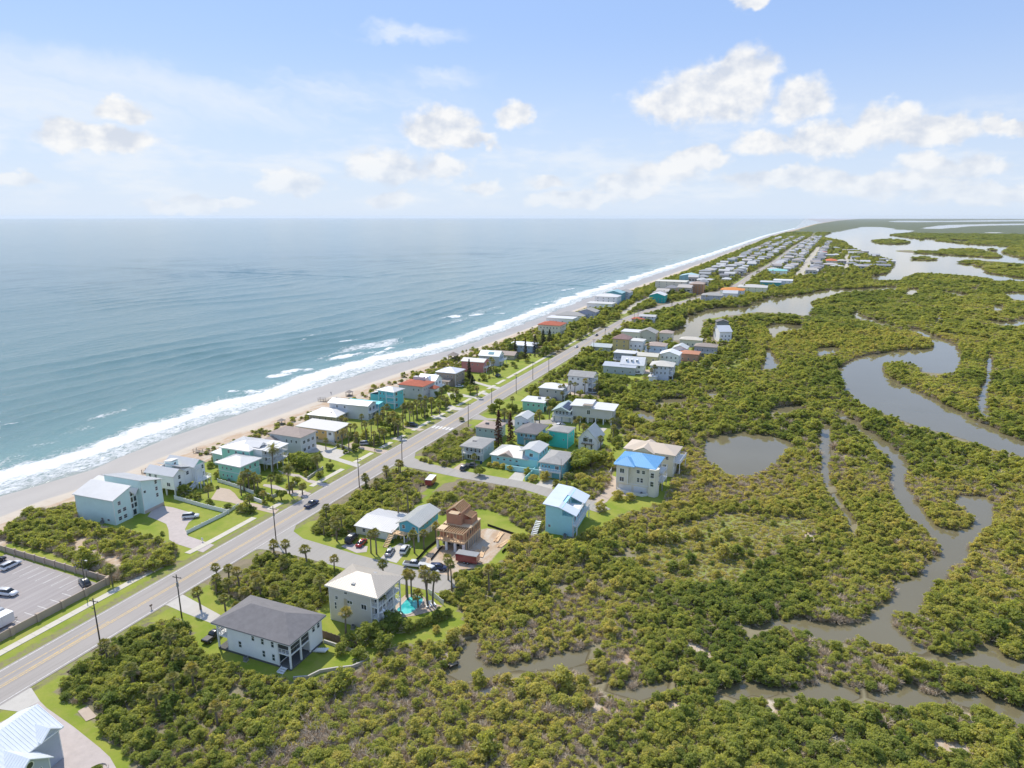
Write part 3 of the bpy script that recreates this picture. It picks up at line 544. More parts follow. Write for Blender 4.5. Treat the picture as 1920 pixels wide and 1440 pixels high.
zA = lambda p: Z(150, 870, 7.111, p); zB = lambda p: Z(380, 840, 8, p); zC = lambda p: Z(560, 760, 8, p); zD = lambda p: Z(700, 640, 8, p); zE = lambda p: Z(840, 680, 6, p); zF = lambda p: Z(0, 1290, 8, p); zG = lambda p: Z(860, 780, 4.3636, p)
DR = [('driveway', PAVER, zA([(1060,550),(1240,580),(1450,640),(1560,700),(1450,780),(1400,870),(1440,960),(1790,1080),(1640,1180),(1270,1060),(1190,1010),(1180,880),(1150,800),(1060,760),(900,700),(1000,560)])),
 ('driveway', PAVERT, zB([(230,590),(400,620),(480,680),(540,760),(660,820),(770,830),(1150,920),(1080,990),(800,920),(600,870),(430,820),(120,770),(200,650)])),
 ('driveway', PAVER, zB([(920,540),(1100,560),(1250,620),(1300,640),(1480,630),(1630,680),(1530,750),(1300,690),(1100,620),(900,570)])),
 ('driveway', PAVER, zB([(1120,330),(1300,380),(1450,400),(1580,470),(1910,545),(1830,585),(1570,510),(1470,440),(1370,430),(1200,390)])),
 ('driveway', CONC, zC([(200,570),(330,600),(480,640),(700,680),(760,700),(600,790),(930,885),(890,935),(560,830),(380,780),(310,700),(100,720),(60,680)])),
 ('driveway', PAVERT, zC([(720,590),(830,540),(920,600),(1150,650),(1360,680),(1280,735),(1090,690),(880,640),(760,630)])),
 ('driveway', CONC, zC([(1370,490),(1480,480),(1640,505),(1580,545),(1400,510)])), ('driveway', PAVERT, zC([(1560,300),(1780,340),(1890,360),(1820,385),(1600,340)])),
 ('driveway', CONC, zD([(900,1110),(1040,1130),(1100,1150),(1060,1180),(950,1150),(850,1130)])), ('driveway', CONC, zD([(1150,950),(1260,990),(1360,1000),(1310,1040),(1200,1030),(1100,1000)])),
 ('driveway', CONC, zD([(1100,770),(1300,780),(1560,840),(1650,860),(1600,890),(1500,850),(1320,830),(1150,850)])), ('driveway', CONC, zD([(1580,750),(1700,770),(1740,790),(1690,810),(1600,780)])),
 ('driveway', CONC, zD([(1500,590),(1700,650),(1900,690),(1870,720),(1700,680),(1500,620)])),
 ('driveway', CONC, Z(0, 960, 3, [(890,525),(1005,452),(1240,580),(1225,640),(1030,565),(940,525)])),
 ('concrete_apron', CONC, zF([(-160,270),(340,0),(470,0),(600,200),(300,360),(0,320)])), ('paver_court', PAVER, zF([(600,200),(700,300),(1100,580),(1500,900),(1650,1040),(1800,1300),(-200,1300),(-200,620),(300,370)])), ('paver_pad', PAVERT, zF([(1165,350),(1310,270),(1455,430),(1290,502)])),
 ('driveway', CONC, zE([(760,1225),(885,1240),(835,1340),(820,1400),(640,1345)])), ('driveway', CONC, zE([(1060,1310),(1205,1320),(1160,1450),(930,1425)])),
 ('driveway', PAVERT, zG([(1060,700),(1170,640),(1240,480),(1290,500),(1290,590),(1400,620),(1545,655),(1255,655),(1210,705),(1130,745)])),
 ('driveway', PAVER, Z(600, 860, 4.8, [(190,790),(250,760),(430,790),(420,840),(330,850)])), ('driveway', CONC, Z(600, 860, 4.8, [(540,900),(610,830),(720,760),(830,790),(740,880),(690,940)])),
 ('driveway', PAVERT, zE([(60,1190),(150,1130),(220,1150),(260,1180),(140,1220)])), ('driveway', CONC, zE([(1150,640),(1180,600),(1230,620),(1330,700),(1180,720)])), ('driveway', PAVERT, zE([(1210,250),(1330,230),(1460,280),(1500,350),(1700,320),(1740,350),(1600,370),(1300,360)])),
 ('patio', CONC, zE([(1640,720),(1790,740),(1740,790),(1600,760)])), ('driveway', PAVERT, Z(1120, 580, 6.857, [(480,800),(690,770),(900,740),(960,760),(830,800),(640,830),(560,830)]))]
for nm, mt, px in DR: sheet(nm, GP(px), mt, 0.035 if nm != 'paver_pad' else 0.05, it=0)
ST = [('side_street', [(-134, 129), (-131, 132.5), (-126, 133.6), (-104, 132.8), (-88, 131.8), (-74, 131.5), (-71, 136), (-72, 140), (-86, 139.5), (-104, 140.3), (-124, 142.4), (-129.5, 145), (-133.6, 152), (-134, 160)]),
      ('side_street', [(-134, 200), (-130, 204), (-121, 203.4), (-103, 201.6), (-80, 201), (-64, 196), (-50, 192), (-47, 196), (-52, 199.5), (-66, 203.5), (-80, 207), (-103, 208), (-121, 210), (-128.5, 213), (-133, 222), (-134, 226)]),
      ('side_street', [tuple(k) for k in GP(zE([(255,640),(340,580),(440,625),(700,640),(1000,650),(1170,640),(1200,690),(1000,690),(840,700),(800,760),(700,690),(540,650),(430,650),(300,640)]))])]
for nm, pts in ST: sheet(nm, pts, STREETM, 0.045)
for pts, hw, z in [(z1([(1165,430),(1220,340),(1290,250)]), 7, 0.05), (z1([(1465,390),(1465,300)]), 5, 0.05), (z1([(20,680),(130,603),(300,532)]), 3.0, 0.05)]:
    g = GP(pts); m = MB()
    vs = []
    for (x, y) in g: vs += [(x - hw, y, z), (x + hw, y, z)]
    m.add(vs, [(2 * i, 2 * i + 1, 2 * i + 3, 2 * i + 2) for i in range(len(g) - 1)]).build('side_street', surf('pale_street', (0.46, 0.42, 0.34), 0.85), kind='structure')
    CLEAR.append([(x - hw, y) for x, y in g] + [(x + hw, y) for x, y in g[::-1]])
# grass verges beside the main road beyond the junction (sandy green shoulders)
# parking lot by the beach
lot = sheet('parking_lot', [(-153.6, 40), (-153.6, 102.6), (-200, 103.8), (-215, 70), (-215, 40)], LOTM, 0.04)
for k in range(12): MB().box(-159.5 - 3.0 * k - 0.06, -159.5 - 3.0 * k + 0.06, 97.3, 102.3, 0.044, 0.048).build('stall_line', WHP, lot)
for k in range(10): MB().box(-159.5, -154.6, 96 - 3.0 * k - 0.06, 96 - 3.0 * k + 0.06, 0.044, 0.048).build('stall_line', WHP, lot)
LAWN_CLEAR = [GP(p) for p in [Z(0, 960, 3, [(0,760),(540,480),(1110,225),(1130,240),(930,350),(520,580),(0,870)]), Z(0, 960, 3, [(165,965),(550,740),(620,690),(760,630),(880,610),(950,570),(1030,600),(1100,690),(1110,760),(1250,800),(1440,900),(1230,560),(890,520)]),
  Z(0, 960, 3, [(165,965),(400,860),(340,970),(340,1060),(540,1080),(560,1200),(600,1270),(820,1440),(680,1440),(420,1240),(230,1060)]), Z(0, 960, 3, [(1010,480),(1200,330),(1440,190),(1440,290),(1320,340),(1180,380),(1110,430),(1060,520),(1240,570)]),
  Z(360, 960, 4, [(280,380),(500,240),(740,230),(780,270),(1220,400),(1130,450),(1000,330),(750,240),(600,280),(440,330),(430,430)]), Z(360, 960, 4, [(600,0),(900,0),(780,80),(900,180),(1140,240),(1130,270),(750,170),(740,80)]),
  Z(360, 960, 4, [(900,730),(1040,660),(1050,780),(1150,870),(1330,900),(1400,930),(1600,880),(1540,1030),(1200,980),(930,910),(900,830)]), Z(360, 960, 4, [(230,1010),(420,1120),(740,1250),(900,1240),(1010,1190),(1200,1170),(1330,1090),(1000,980),(720,1190)]),
  Z(600, 860, 4.8, [(880,270),(1050,150),(1270,200),(1170,260),(900,350)]), Z(600, 860, 4.8, [(300,330),(450,200),(600,100),(590,140),(470,220),(330,290),(250,380),(90,430)]), zE([(0,760),(220,640),(420,640),(300,720),(170,720)]), zE([(360,580),(470,490),(560,470),(560,600),(450,610)]), zE([(580,430),(760,330),(770,400),(660,420)]),
  zE([(140,1220),(450,1150),(720,1180),(640,1330),(420,1280)]), zE([(830,1370),(960,1230),(1050,1290),(950,1400)]), zA([(560,830),(900,740),(1130,770),(1190,880),(1190,1010),(1100,1030),(960,860),(780,820)]), zA([(1400,860),(1600,720),(1900,650),(1920,690),(1440,930)]), zA([(1460,970),(1920,720),(1920,960),(1760,1075)]), zA([(1270,1070),(1550,1170),(1240,1340),(1350,1200)]),
  Z(760, 1080, 3.3103, [(220,310),(330,190),(390,250),(350,330)])]]
CLEAR += LAWN_CLEAR
CLEAR.append(GP(Z(0, 960, 3, [(400,165),(500,135),(485,195),(620,240),(705,275),(690,325),(560,255),(420,228)])))
# ------------------------------------------------------------------ houses
HOUSES = []                                                    # (short name, x, y) landmarks for labels
def unit_window(mull):
    f = MB(); b = 0.09
    f.box(-0.5, 0.5, -0.05, 0.0, 0, b); f.box(-0.5, 0.5, -0.05, 0.0, 1 - b, 1); f.box(-0.5, -0.5 + b, -0.05, 0.0, b, 1 - b); f.box(0.5 - b, 0.5, -0.05, 0.0, b, 1 - b)
    if mull == 1: f.box(-0.03, 0.03, -0.045, 0.0, b, 1 - b)
    if mull == 2: f.box(-0.5 + b, 0.5 - b, -0.045, 0.0, 0.47, 0.53)
    return f.mesh('window_frame', WHITE)
WINM = [unit_window(k) for k in (0, 1, 2)]
PANEM = MB().add([(-0.5, -0.02, 0), (0.5, -0.02, 0), (0.5, -0.02, 1), (-0.5, -0.02, 1), (-0.5, 0, 0), (0.5, 0, 0), (0.5, 0, 1), (-0.5, 0, 1)], [(0, 1, 2, 3), (4, 7, 6, 5), (3, 2, 6, 7), (0, 4, 5, 1)]).mesh('pane', GLASS)
FACE_RZ = {'-y': 0.0, '+x': pi / 2, '+y': pi, '-x': -pi / 2}
class House:
    """local frame: origin at the near (+x,-y) ground corner; body spans x in [-w,0], y in [0,d]"""
    def __init__(s, name, label, short, x, y, w, d, rot=0.0, cat='house', group=None, clear=True, z=0.0):
        s.o = thing(name, label, cat, (x, y, z), radians(rot), group); s.w, s.d = w, d; s.rot = radians(rot); s.x, s.y = x, y; s.roofs = []
        if short: HOUSES.append((short, x - w / 2, y + d / 2))
        if clear:
            c, n = cos(s.rot), sin(s.rot); e = 0.8
            CLEAR.append([(x + px * c - py * n, y + px * n + py * c) for px, py in ((-w - e, -e), (e, -e), (e, d + e), (-w - e, d + e))])
    def part(s, name, mb, mat, parent=None, **k): return mb.build(name, mat, parent or s.o, **k)
    def wall(s, x0, x1, y0, y1, z0, z1, mat, name='wall'):
        o = s.part(name, MB().box(x0, x1, y0, y1, z0, z1), mat)
        if name == 'wall' and z1 - z0 > 2.4 and s.y < 330:
            e = .03; q = .16
            for x, y in ((x0 - e, y0 - e), (x1 - q + e, y0 - e), (x1 - q + e, y1 - q + e), (x0 - e, y1 - q + e)): s.part('corner_trim', MB().box(x, x + q, y, y + q, z0 + .01, z1 - .03), WHITE, o)
        return o
    def roofsolid(s, top, th, mat, seams=0.0, name='roof'):
        """top: list of planar polygons (ccw from above); solid with fascia of thickness th"""
        m = MB(); key = {}; vs = []
        def vid(p):
            k = tuple(round(q, 4) for q in p)
            if k not in key: key[k] = len(vs); vs.append(k)
            return key[k]
        fs = [tuple(vid(p) for p in f) for f in top]; n = len(vs); cnt = {}
        for f in fs:
            for a, b in zip(f, f[1:] + f[:1]): cnt[(a, b)] = 1
        allv = vs + [(x, y, z - th) for x, y, z in vs]; ff = list(fs) + [tuple(i + n for i in reversed(f)) for f in fs]
        for (a, b) in cnt:
            if (b, a) not in cnt: ff.append((b, a, a + n, b + n)[::1])
        m.add(allv, ff); r = s.part(name, m, mat)
        if seams:
            sm = MB()
            for f in top: seam_lines(sm, f, seams)
            if sm.v: s.part('standing_seam', sm, mat, r, kind='stuff')
        s.roofs.append(r); return r
    def hip(s, x0, x1, y0, y1, z, rise, mat, ov=0.6, th=0.22, seams=0.0):
        x0 -= ov; x1 += ov; y0 -= ov; y1 += ov; w, d = x1 - x0, y1 - y0
        if abs(w - d) < 0.3: c = ((x0 + x1) / 2, (y0 + y1) / 2, z + rise); tp = [[(x0, y0, z), (x1, y0, z), c], [(x1, y0, z), (x1, y1, z), c], [(x1, y1, z), (x0, y1, z), c], [(x0, y1, z), (x0, y0, z), c]]
        elif w > d: a, b = (x0 + d / 2, (y0 + y1) / 2, z + rise), (x1 - d / 2, (y0 + y1) / 2, z + rise); tp = [[(x0, y0, z), (x1, y0, z), b, a], [(x1, y0, z), (x1, y1, z), b], [(x1, y1, z), (x0, y1, z), a, b], [(x0, y1, z), (x0, y0, z), a]]
        else: a, b = ((x0 + x1) / 2, y0 + w / 2, z + rise), ((x0 + x1) / 2, y1 - w / 2, z + rise); tp = [[(x0, y0, z), (x1, y0, z), a], [(x1, y0, z), (x1, y1, z), b, a], [(x1, y1, z), (x0, y1, z), b], [(x0, y1, z), (x0, y0, z), a, b]]
        if s.y < 330:
            zf = z - th; b = .08; r = s.roofsolid(tp, th, mat, seams)
            for q in ((x0 + b, x1 - b, y0 + .02, y0 + .1), (x0 + b, x1 - b, y1 - .1, y1 - .02), (x0 + .02, x0 + .08, y0, y1), (x1 - .08, x1 - .02, y0, y1)): s.part('gutter', MB().box(*q, zf - .14, zf - .01), WHITE, r)
            return r
        return s.roofsolid(tp, th, mat, seams)
    def gable(s, x0, x1, y0, y1, z, rise, mat, axis='y', ov=0.5, th=0.2, seams=0.0, wall=None):
        """axis: direction of the ridge"""
        X0, X1, Y0, Y1 = x0 - ov, x1 + ov, y0 - ov, y1 + ov
        if axis == 'y':
            xm = (x0 + x1) / 2; zl = z - rise * ov / (xm - x0)
            tp = [[(X0, Y0, zl), (xm, Y0, z + rise), (xm, Y1, z + rise), (X0, Y1, zl)], [(xm, Y0, z + rise), (X1, Y0, zl), (X1, Y1, zl), (xm, Y1, z + rise)]]
            if wall:
                e = 0.08
                for yy in (y0, y1): s.part('gable_wall', MB().add([(x0, yy, z), (x1, yy, z), (xm, yy, z + rise - e), (x0, yy + (0.2 if yy == y0 else -0.2), z), (x1, yy + (0.2 if yy == y0 else -0.2), z), (xm, yy + (0.2 if yy == y0 else -0.2), z + rise - e)], [(0, 1, 2), (5, 4, 3), (0, 2, 5, 3), (2, 1, 4, 5)] if yy == y0 else [(2, 1, 0), (3, 4, 5), (3, 5, 2, 0), (5, 4, 1, 2)]), wall)
        else:
            ym = (y0 + y1) / 2; zl = z - rise * ov / (ym - y0)
            tp = [[(X0, Y0, zl), (X1, Y0, zl), (X1, ym, z + rise), (X0, ym, z + rise)], [(X0, ym, z + rise), (X1, ym, z + rise), (X1, Y1, zl), (X0, Y1, zl)]]
            if wall:
                e = 0.08
                for xx in (x0, x1): sg = 0.2 if xx == x0 else -0.2; s.part('gable_wall', MB().add([(xx, y0, z), (xx, y1, z), (xx, ym, z + rise - e), (xx + sg, y0, z), (xx + sg, y1, z), (xx + sg, ym, z + rise - e)], [(2, 1, 0), (3, 4, 5), (0, 3, 5, 2), (2, 5, 4, 1)] if sg > 0 else [(0, 1, 2), (5, 4, 3), (2, 5, 3, 0), (1, 4, 5, 2)]), wall)
        return s.roofsolid(tp, th, mat, seams)
    def shed(s, x0, x1, y0, y1, za, zb, mat, axis='y', ov=0.4, th=0.2, seams=0.0):
        """height za at the low coordinate end of the axis, zb at the high end"""
        if axis == 'y': g = (zb - za) / (y1 - y0); Y0, Y1 = y0 - ov, y1 + ov; z0, z1 = za - g * ov, zb + g * ov; tp = [[(x0 - ov, Y0, z0), (x1 + ov, Y0, z0), (x1 + ov, Y1, z1), (x0 - ov, Y1, z1)]]
        else: g = (zb - za) / (x1 - x0); X0, X1 = x0 - ov, x1 + ov; z0, z1 = za - g * ov, zb + g * ov; tp = [[(X0, y0 - ov, z0), (X1, y0 - ov, z1), (X1, y1 + ov, z1), (X0, y1 + ov, z0)]]
        return s.roofsolid(tp, th, mat, seams)
    def flat(s, x0, x1, y0, y1, z, mat, ov=0.5, th=0.3):
        return s.part('roof', MB().box(x0 - ov, x1 + ov, y0 - ov, y1 + ov, z + 0.003, z + th), mat)
    def win(s, face, u, z, w=1.0, h=1.3, at=None, kind=2, pane=True, name='window'):
        """u: coordinate along the face (x for -y/+y faces, y for +x/-x faces); at: plane coordinate"""
        rz = FACE_RZ[face]
        if at is None: at = {'-y': 0.0, '+x': 0.0, '+y': s.d, '-x': -s.w}[face]
        e = 0.004; loc = {'-y': (u, at - e, z), '+y': (u, at + e, z), '+x': (at + e, u, z), '-x': (at - e, u, z)}[face]
        o = link(name, WINM[1 if w > 1.35 and kind == 2 else kind], s.o, loc, rz, (w, 1.0, h))
        if pane: link('pane', PANEM, o, (0, 0, 0.0), scale=(0.9, 1, 1))
        return o
    def rows(s, face, u0, u1, n, zs, w=1.0, h=1.3, at=None, skip=0.0, kind=2):
        for z in zs:
            for k in range(n):
                if random.random() < skip: continue
                s.win(face, u0 + (u1 - u0) * (k + 0.5) / n, z, w, h, at, kind)
    def piles(s, x0, x1, y0, y1, h, nx, ny, mat=None, r=0.2):
        for i in range(nx):
            for j in range(ny):
                x = x0 + (x1 - x0) * i / max(nx - 1, 1); y = y0 + (y1 - y0) * j / max(ny - 1, 1)
                s.part('pile', MB().box(x - r, x + r, y - r, y + r, 0, h), mat or WHITE)
    def rail(s, p, q, z, h=1.0, mat=None, gap=0.9, name='railing', parent=None):
        m = MB(); p = np.array(p, float); q = np.array(q, float); L = np.linalg.norm(q - p); n = max(1, int(L / gap))
        m.bar((*p, z + h), (*q, z + h), 0.09); m.bar((*p, z + 0.15), (*q, z + 0.15), 0.06); m.bar((*p, z + h * 0.57), (*q, z + h * 0.57), 0.05)
        for i in range(n + 1): c = p + (q - p) * i / n; m.bar((*c, z), (*c, z + h), 0.08)
        return s.part(name, m, mat or WHITE, parent)
    def deck(s, x0, x1, y0, y1, z, mat=None, sides='', posts=True, ph=None, th=0.25):
        d = s.part('deck', MB().box(x0, x1, y0, y1, z - th, z), mat or WHITE)
        e = 0.08
        if 'y' in sides: s.rail((x0, y0 + e), (x1, y0 + e), z, parent=d)
        if 'Y' in sides: s.rail((x0, y1 - e), (x1, y1 - e), z, parent=d)
        if 'X' in sides: s.rail((x1 - e, y0), (x1 - e, y1), z, parent=d)
        if 'x' in sides: s.rail((x0 + e, y0), (x0 + e, y1), z, parent=d)
        if posts and z - th > 0.4:
            for px, py in ((x0 + .2, y0 + .2), (x1 - .2, y0 + .2), (x1 - .2, y1 - .2), (x0 + .2, y1 - .2)): s.part('post', MB().box(px - .12, px + .12, py - .12, py + .12, 0, z - th - 0.003), WHITE)
        return d
    def post(s, x, y, z0, z1, r=0.13, mat=None): return s.part('post', MB().box(x - r, x + r, y - r, y + r, z0, z1), mat or WHITE)
    def garage(s, face, u, w=4.6, h=2.3, at=None, mat=None):
        e = {'-y': 0.0, '+x': 0.0, '+y': s.d, '-x': -s.w}[face] if at is None else at
        m = MB(); m.box(-w / 2, w / 2, -0.06, 0.0, 0.02, h)
        for k in range(1, 4): m.box(-w / 2 + 0.1, w / 2 - 0.1, -0.075, -0.06, 0.05 + (k - 1) * h / 3.2, k * h / 3.2 - 0.03)
        loc = {'-y': (u, e - .004, 0), '+y': (u, e + .004, 0), '+x': (e + .004, u, 0), '-x': (e - .004, u, 0)}[face]
        return link('garage_door', m.mesh('garage_door', mat or WHITE), s.o, loc, FACE_RZ[face])
    def door(s, face, u, z=0.0, w=1.1, h=2.2, at=None, mat=None): 
        o = s.win(face, u, z, w, h, at, 0, True, 'door'); return o
    def stairs(s, x0, x1, y0, y1, z, n=10, mat=None, axis='y'):
        """flight rising from y0 (ground) to y1 (height z), or along x"""
        st = s.part('staircase', MB().bar((x0, y0, 0.1), (x0, y1, z) if axis == 'y' else (x1, y0, z), 0.1, 0.3), mat or WHITE)
        for k in range(n):
            t = (k + 0.5) / n
            if axis == 'y': yy = y0 + (y1 - y0) * t; a = abs(y1 - y0) / n / 2; s.part('step', MB().box(x0, x1, yy - a, yy + a, z * t - 0.03, z * t + 0.03), mat or WHITE, st)
            else: xx = x0 + (x1 - x0) * t; a = abs(x1 - x0) / n / 2; s.part('step', MB().box(xx - a, xx + a, y0, y1, z * t - 0.03, z * t + 0.03), mat or WHITE, st)
        return st
    def box_on_roof(s, name, x, y, z, sx, sy, sz, mat): return s.part(name, MB().box(x - sx / 2, x + sx / 2, y - sy / 2, y + sy / 2, z, z + sz), mat)
def seam_lines(sm, f, gap, h=0.05, wd=0.06):
    f = [np.array(p, float) for p in f]; n = np.cross(f[1] - f[0], f[2] - f[0]); n /= np.linalg.norm(n)
    if n[2] < 0: n = -n
    down = np.array((n[0], n[1], 0.0)); L = np.linalg.norm(down)
    if L < 0.02: return
    sl = down / L; sl = sl - n * (sl @ n); sl /= np.linalg.norm(sl); ac = np.cross(n, sl)
    q = [((p - f[0]) @ ac, (p - f[0]) @ sl) for p in f]; lo = min(a for a, b in q); hi = max(a for a, b in q); c = lo + gap / 2
    while c < hi:
        hit = []
        for (a1, b1), (a2, b2) in zip(q, q[1:] + q[:1]):
            if (a1 > c) != (a2 > c): hit.append(b1 + (b2 - b1) * (c - a1) / (a2 - a1))
        if len(hit) >= 2 and max(hit) - min(hit) > 0.4:
            p0 = f[0] + ac * c + sl * (min(hit) + .03); p1 = f[0] + ac * c + sl * (max(hit) - .03); sm.bar(p0 + n * h / 2, p1 + n * h / 2, wd, h, up=n)
        c += gap
MR = metalroof
WMET = MR((0.68, 0.665, 0.64)); TANMET = MR((0.58, 0.53, 0.47)); GREYMET = MR((0.50, 0.51, 0.51))
MINT = wallm((0.40, 0.62, 0.58)); MINTP = wallm((0.64, 0.80, 0.78)); MINTB = wallm((0.34, 0.68, 0.57)); OFFW = wallm((0.86, 0.86, 0.84)); CREAM = wallm((0.76, 0.71, 0.58)); GREYW = wallm((0.64, 0.65, 0.66)); AQUA = wallm((0.40, 0.72, 0.76)); TURQ = wallm((0.06, 0.55, 0.50)); TURQ2 = wallm((0.16, 0.58, 0.62)); BLUE = wallm((0.22, 0.48, 0.60)); YELL = wallm((0.74, 0.50, 0.20)); PINK = wallm((0.60, 0.22, 0.22)); TAN = wallm((0.47, 0.41, 0.33)); TAUPE = wallm((0.60, 0.57, 0.51)); BRICKT = wallm((0.38, 0.30, 0.24)); SKYB = wallm((0.12, 0.46, 0.60))
SHG = shingle((0.20, 0.19, 0.19)); SHL = shingle((0.36, 0.35, 0.33)); SHT = shingle((0.42, 0.34, 0.29)); SHR = shingle((0.42, 0.13, 0.08)); SHB = shingle((0.33, 0.28, 0.24))
BLUEMET = MR((0.20, 0.45, 0.72)); PALEMET = MR((0.62, 0.68, 0.76))

# --- mint butterfly-roofed house on the dune
h = House('mint_house', 'pale mint three-storey house with butterfly metal roofs and tall glass stairwell on the dune', 'mint butterfly-roofed house', -180.0, 128.0, 17, 16.5, 3.0)
h.wall(-17, -1.5, 0, 6.0, 0, 8.2, MINTP); h.wall(-16, -2.2, 6.003, 9.0, 0, 7.2, MINTP); h.wall(-15, 0.0, 9.003, 16.5, 0, 9.0, MINTP)
for (x0, x1, y0, y1, za, zb) in ((-17, -1.5, 0, 6.0, 8.2, 10.2), (-15, 0.0, 9.003, 16.5, 11.2, 9.0)):
    h.shed(x0, x1, y0, y1, za + .01, zb + .01, WMET, 'y', 0.45, 0.2, 0.6)
    for xx in (x0, x1): sg = 0.15 if xx == x0 else -0.15; lo, hi = min(za, zb), max(za, zb); yh = y1 if zb > za else y0; h.part('gable_wall', MB().add([(xx, y0, lo), (xx, y1, lo), (xx, yh, hi - .15), (xx + sg, y0, lo), (xx + sg, y1, lo), (xx + sg, yh, hi - .15)], [(0, 1, 2), (5, 4, 3), (1, 4, 5, 2), (0, 2, 5, 3)]), MINTP)
    h.part('wall', MB().box(x0 + .16, x1 - .16, yh - (.15 if zb > za else 0), yh + (0 if zb > za else .15), min(za, zb), max(za, zb) - .12), MINTP)
h.roofsolid([[(-16, 6.0, 7.5), (-1.2, 6.0, 8.6), (-1.2, 7.5, 6.9), (-16, 7.5, 7.4)], [(-16, 7.5, 7.4), (-1.2, 7.5, 6.9), (-1.2, 9.0, 8.6), (-16, 9.0, 7.5)]], 0.15, WMET)
for z, hh in ((2.5, 1.7), (4.4, 1.9), (6.5, 0.9)):
    for u in (6.9, 8.1): h.win('+x', u, z, 1.05, hh, -2.2, 0)
h.door('+x', 7.5, 0.1, 1.4, 2.1, -2.2)
h.rows('+x', 0.8, 4.4, 2, (0.9, 3.2), 1.3, 1.3, -1.5); h.win('+x', 2.0, 5.7, 1.1, 1.3, -1.5); h.rows('+x', 13.0, 15.8, 1, (3.6, 5.8, 8.0), 1.0, 1.4, 0.0); h.win('+x', 10.0, 6.6, 0.9, 0.9, 0.0, 0)
h.rows('-y', -8, -3, 2, (1.0,), 1.1, 0.7); h.rows('-x', 1, 15, 4, (1.5, 4.2), 1.4, 1.6, -17, 0.2); h.rows('+y', -13, -2, 3, (1.2, 4.0), 1.1, 1.3)
h.part('plinth', MB().box(-14.9, 0.06, 9.2, 16.56, 0, 1.0), surf('tan_stone', (0.50, 0.42, 0.36), 0.9, bump=0.5))
h.wall(-24, -17.003, 8, 14, 0, 6.0, MINTP); h.shed(-24, -17.003, 8, 14, 6.2, 7.6, WMET, 'y', 0.5, 0.2, 0.6)
# --- white many-gabled beach house with an arched entrance
h = House('white_gabled_house', 'white raised house with several pale metal gables and an arched entry near the mint house', 'white many-gabled house', -182.5, 150.5, 12, 13, 2.0)
h.wall(-12, 0, 0, 4.5, 2.4, 7.6, OFFW); h.wall(-11.5, -0.8, 4.503, 8.4, 2.4, 7.6, OFFW); h.wall(-12, 0.3, 8.403, 13, 2.4, 8.0, OFFW); h.piles(-11.7, -0.3, 0.3, 12.6, 2.4, 4, 4)
h.gable(-12, 0, 0, 4.5, 7.6, 1.5, WMET, 'x', 0.5, 0.2, 0.6, OFFW); h.gable(-12, 0.3, 8.403, 13, 8.0, 1.7, WMET, 'x', 0.5, 0.2, 0.6, OFFW); h.shed(-11.5, -0.8, 4.503, 8.4, 9.0, 7.7, WMET, 'y', 0.1, 0.2, 0.6)
h.wall(-8.5, -5.5, 4.8, 7.6, 7.6, 9.8, MINTP, 'dormer'); h.shed(-8.5, -5.5, 4.8, 7.6, 9.9, 10.3, WMET, 'x', 0.3, 0.15); h.win('+x', 6.2, 8.6, 1.0, 0.8, -5.5, 0)
h.rows('-y', -11.5, -6.5, 2, (3.1, 5.6), 1.2, 1.4); h.rows('-y', -4, -1, 1, (3.4,), 1.6, 1.4); h.rows('+x', 0.8, 3.8, 1, (3.2, 5.5), 1.1, 1.5); h.rows('+x', 5, 8, 1, (5.4,), 1.2, 1.4, -0.8); h.rows('+x', 11.4, 12.8, 1, (3.2, 5.8), 1.0, 1.5, 0.3); h.rows('-x', 1, 12, 4, (3.2, 5.6), 1.5, 1.6)
arch = MB(); pts = [(cos(a) * 1.3, 5.6 + sin(a) * 1.3) for a in np.linspace(0, pi, 11)]
for (a, b), (c, d) in zip(pts[:-1], pts[1:]): arch.bar((1.2, 9.6 + a, b), (1.2, 9.6 + c, d), 0.35, 0.35)
arch.bar((1.2, 8.3, 0), (1.2, 8.3, 5.6), 0.4).bar((1.2, 10.9, 0), (1.2, 10.9, 5.6), 0.4); h.part('entry_arch', arch, WHITE)
h.part('gable_panel', MB().add([(0.36, 8.6, 8.0), (0.36, 12.8, 8.0), (0.36, 10.7, 9.5), (0.32, 8.6, 8.0), (0.32, 12.8, 8.0), (0.32, 10.7, 9.5)], [(0, 1, 2), (5, 4, 3), (0, 2, 5, 3), (2, 1, 4, 5), (1, 0, 3, 4)]), MINTB)
h.stairs(0.4, 2.2, 3.2, 8.4, 2.6, 10); h.deck(0.31, 2.4, 8.5, 13.5, 2.7, sides='XY'); h.deck(-15, -12.003, 0, 11, 2.6, sides='xyY')
# --- mint hip-roofed box
h = House('mint_hip_house', 'mint green two-storey box house under a white hipped metal roof', 'mint hip-roofed house', -171.5, 168.5, 10.5, 8.6, -2)
h.wall(-10.5, 0, 0, 8.6, 0, 6.2, MINTB); h.hip(-10.5, 0, 0, 8.6, 6.2, 1.5, WMET, 0.9, 0.22, 0.6); h.rows('-y', -9.5, -3.5, 3, (1.2, 3.9), 0.75, 0.8); h.rows('+x', 0.8, 7.8, 3, (3.8,), 0.9, 1.2); h.rows('+x', 0.8, 7.8, 2, (0.9,), 1.0, 1.2); h.rows('-x', 1, 8, 2, (1.2, 3.9), 1.2, 1.3); h.part('trim_band', MB().box(-10.56, 0.06, -0.06, 8.66, 3.1, 3.3), WHITE)
